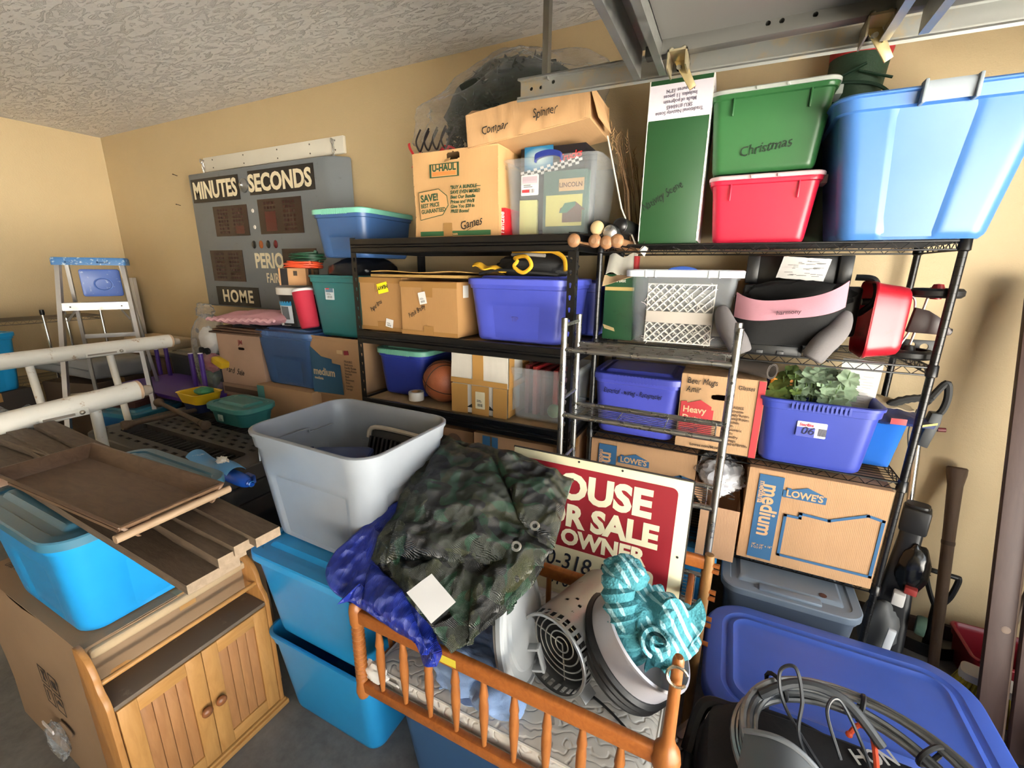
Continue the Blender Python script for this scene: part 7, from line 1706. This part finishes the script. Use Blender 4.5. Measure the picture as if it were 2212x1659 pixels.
blob((-.02, -.05, .18), .075, .07, .17, 30, 20, .10, 2, .08, 3).build('grey_shroud', plastic('#565655', .55), o); MB().bx(-.015, .012, -.17, -.15, .04, .28).build('white_trim', paint('#d6d8da', .4), o, RY(.06), bevel=.004); MB().lathe([(.0, 0), (.035, 0), (.04, .01), (.04, .03), (0, .034)], 20, SIDE(.08, -.08, .30)).build('green_dial', plastic('#3d5345', .5), o)
M_, L_ = along((.99, 2.20, .02), (.985, 2.46, .885)); o = thing('axe_handle', 'worn wooden bat handle standing against the wall beside the vacuum', 'wooden handle', M=M_)
MB().lathe([(0, 0), (.018, 0), (.020, L_ * .3), (.022, L_ * .7), (.026, L_ - .08), (.034, L_ - .03), (.035, L_ - .005), (.03, L_), (0, L_)], 18).build('shaft', wood('#6b5746', '#5a4838', (14, 14, 2), .7), o); MB().lathe([(.0225, L_ * .62), (.0235, L_ * .63), (.0225, L_ * .64)], 14).build('band', paint('#4a3a2e', .7), o)
o = thing('shovel', 'black D-handled shovel standing in the corner by the wall', 'shovel', M=T(1.015, 2.36, .0) @ RX(-.06)); bk = plastic('#121212', .45)
MB().cyl((0, 0, .02), (0, 0, .24), .017, 12).build('shaft', bk, o)
MB().tube(smooth_path([(0, 0, .22), (-.035, 0, .30), (-.058, 0, .37), (-.05, 0, .385)], 6), .010, 8).build('handle_arm', bk, o); MB().tube(smooth_path([(0, 0, .22), (.035, 0, .29), (.05, 0, .375), (.045, 0, .40)], 6), .012, 8).build('handle_arm', bk, o)
MB().cyl((-.052, 0, .405), (.05, 0, .395), .0115, 10).build('handle_grip', bk, o); MB().bx(-.004, .004, -.018, -.016, .15, .175).build('label_mark', paint('#c9c9c4', .5), o)
MB().grid(lambda u, v_: (-.1 + .2 * u, -.02 - .03 * math.sin(PI * u), .0 + .06 * v_), 10, 4, None, .004).build('blade_top', bk, o)
o = thing('broom_head', 'yellow-bristled broom head with a white block upright in the corner', 'broom', M=T(1.10, 2.10, .0) @ RZ(-.3) @ RX(.25))
MB().loops([[(x, y, z) for x, y, *_ in rrect(.16, .06, .02, 4, 1)] for z in (.15, .19)], True, True).build('block', paint('#c4beb4', .6), o)
br_ = MB(); R_ = random.Random(2)
for k in range(320):
    x, y = R_.uniform(-.075, .075), R_.uniform(-.028, .028); br_.cyl((x, y, .155), (x * 1.35 + R_.uniform(-.01, .01), y * 1.6 - .02, R_.uniform(.0, .03)), .0022, 4)
stuff(br_.build('bristles', plastic('#b9a128', .6), o)); MB().cyl((0, 0, .18), (.06, .30, .75), .011, 10).build('broom_handle', paint('#6b5a4a', .6), o)
o = thing('red_crate', 'dark red plastic crate on the floor in the corner behind the broom', 'crate', (1.22, 2.28, 0)); tote_body(.26, .22, .17, panel=False, r=.02).build('tub', plastic('#7d1622', .4), o); MB().tube([(-.12, -.12, .165), (.12, -.12, .165)], .007, 8).build('handle_bar', plastic('#9a1f2c', .4), o)
M_, L_ = along((1.06, 1.905, .0), (.975, 2.34, 1.68))
brn = wood('#4f3a33', '#453029', (10, 10, 1.5), .55, .1)
for k, (dx, lab) in enumerate(((0, 'brown painted board leaning on the wall, first beside the broom'), (.083, 'brown painted board leaning on the wall, overlapping its twin'))):
    o = thing('leaning_board', lab, 'board', M=T(dx, -.025 * k, 0) @ frame((1.06, 1.905, 0), (1, 0, 0), (0, math.cos(.2535), -math.sin(.2535)), (Vector((-.085, .435, 1.68)).normalized())))
    MB().bx(-.038, .038, -.012, .012, 0, L_).build('plank', brn, o, bevel=.002); MB().bx(.034, .0395, -.0125, .0125, 0, L_).build('pale_edge', paint('#8b7361', .6), o)
    MB().lathe([(0, .001), (.012, .001), (.014, 0)], 12, FRONT(.01, -.0122, .45)).build('knot', paint('#7d6a5c', .7), o)
o = thing('garden_sack', 'dark patterned sack slumped at the foot of the leaning boards', 'sack', (1.30, 1.78, 0)); blob((0, 0, .12), .14, .15, .16, 30, 20, .15, 2, .15, 7, .0).build('sack_body', fabric('#23241f', .8, 30, .6, .4), o); MB().bx(-.03, .03, -.17, -.165, .12, .15).build('yellow_patch', paint('#8f8436', .6), o)
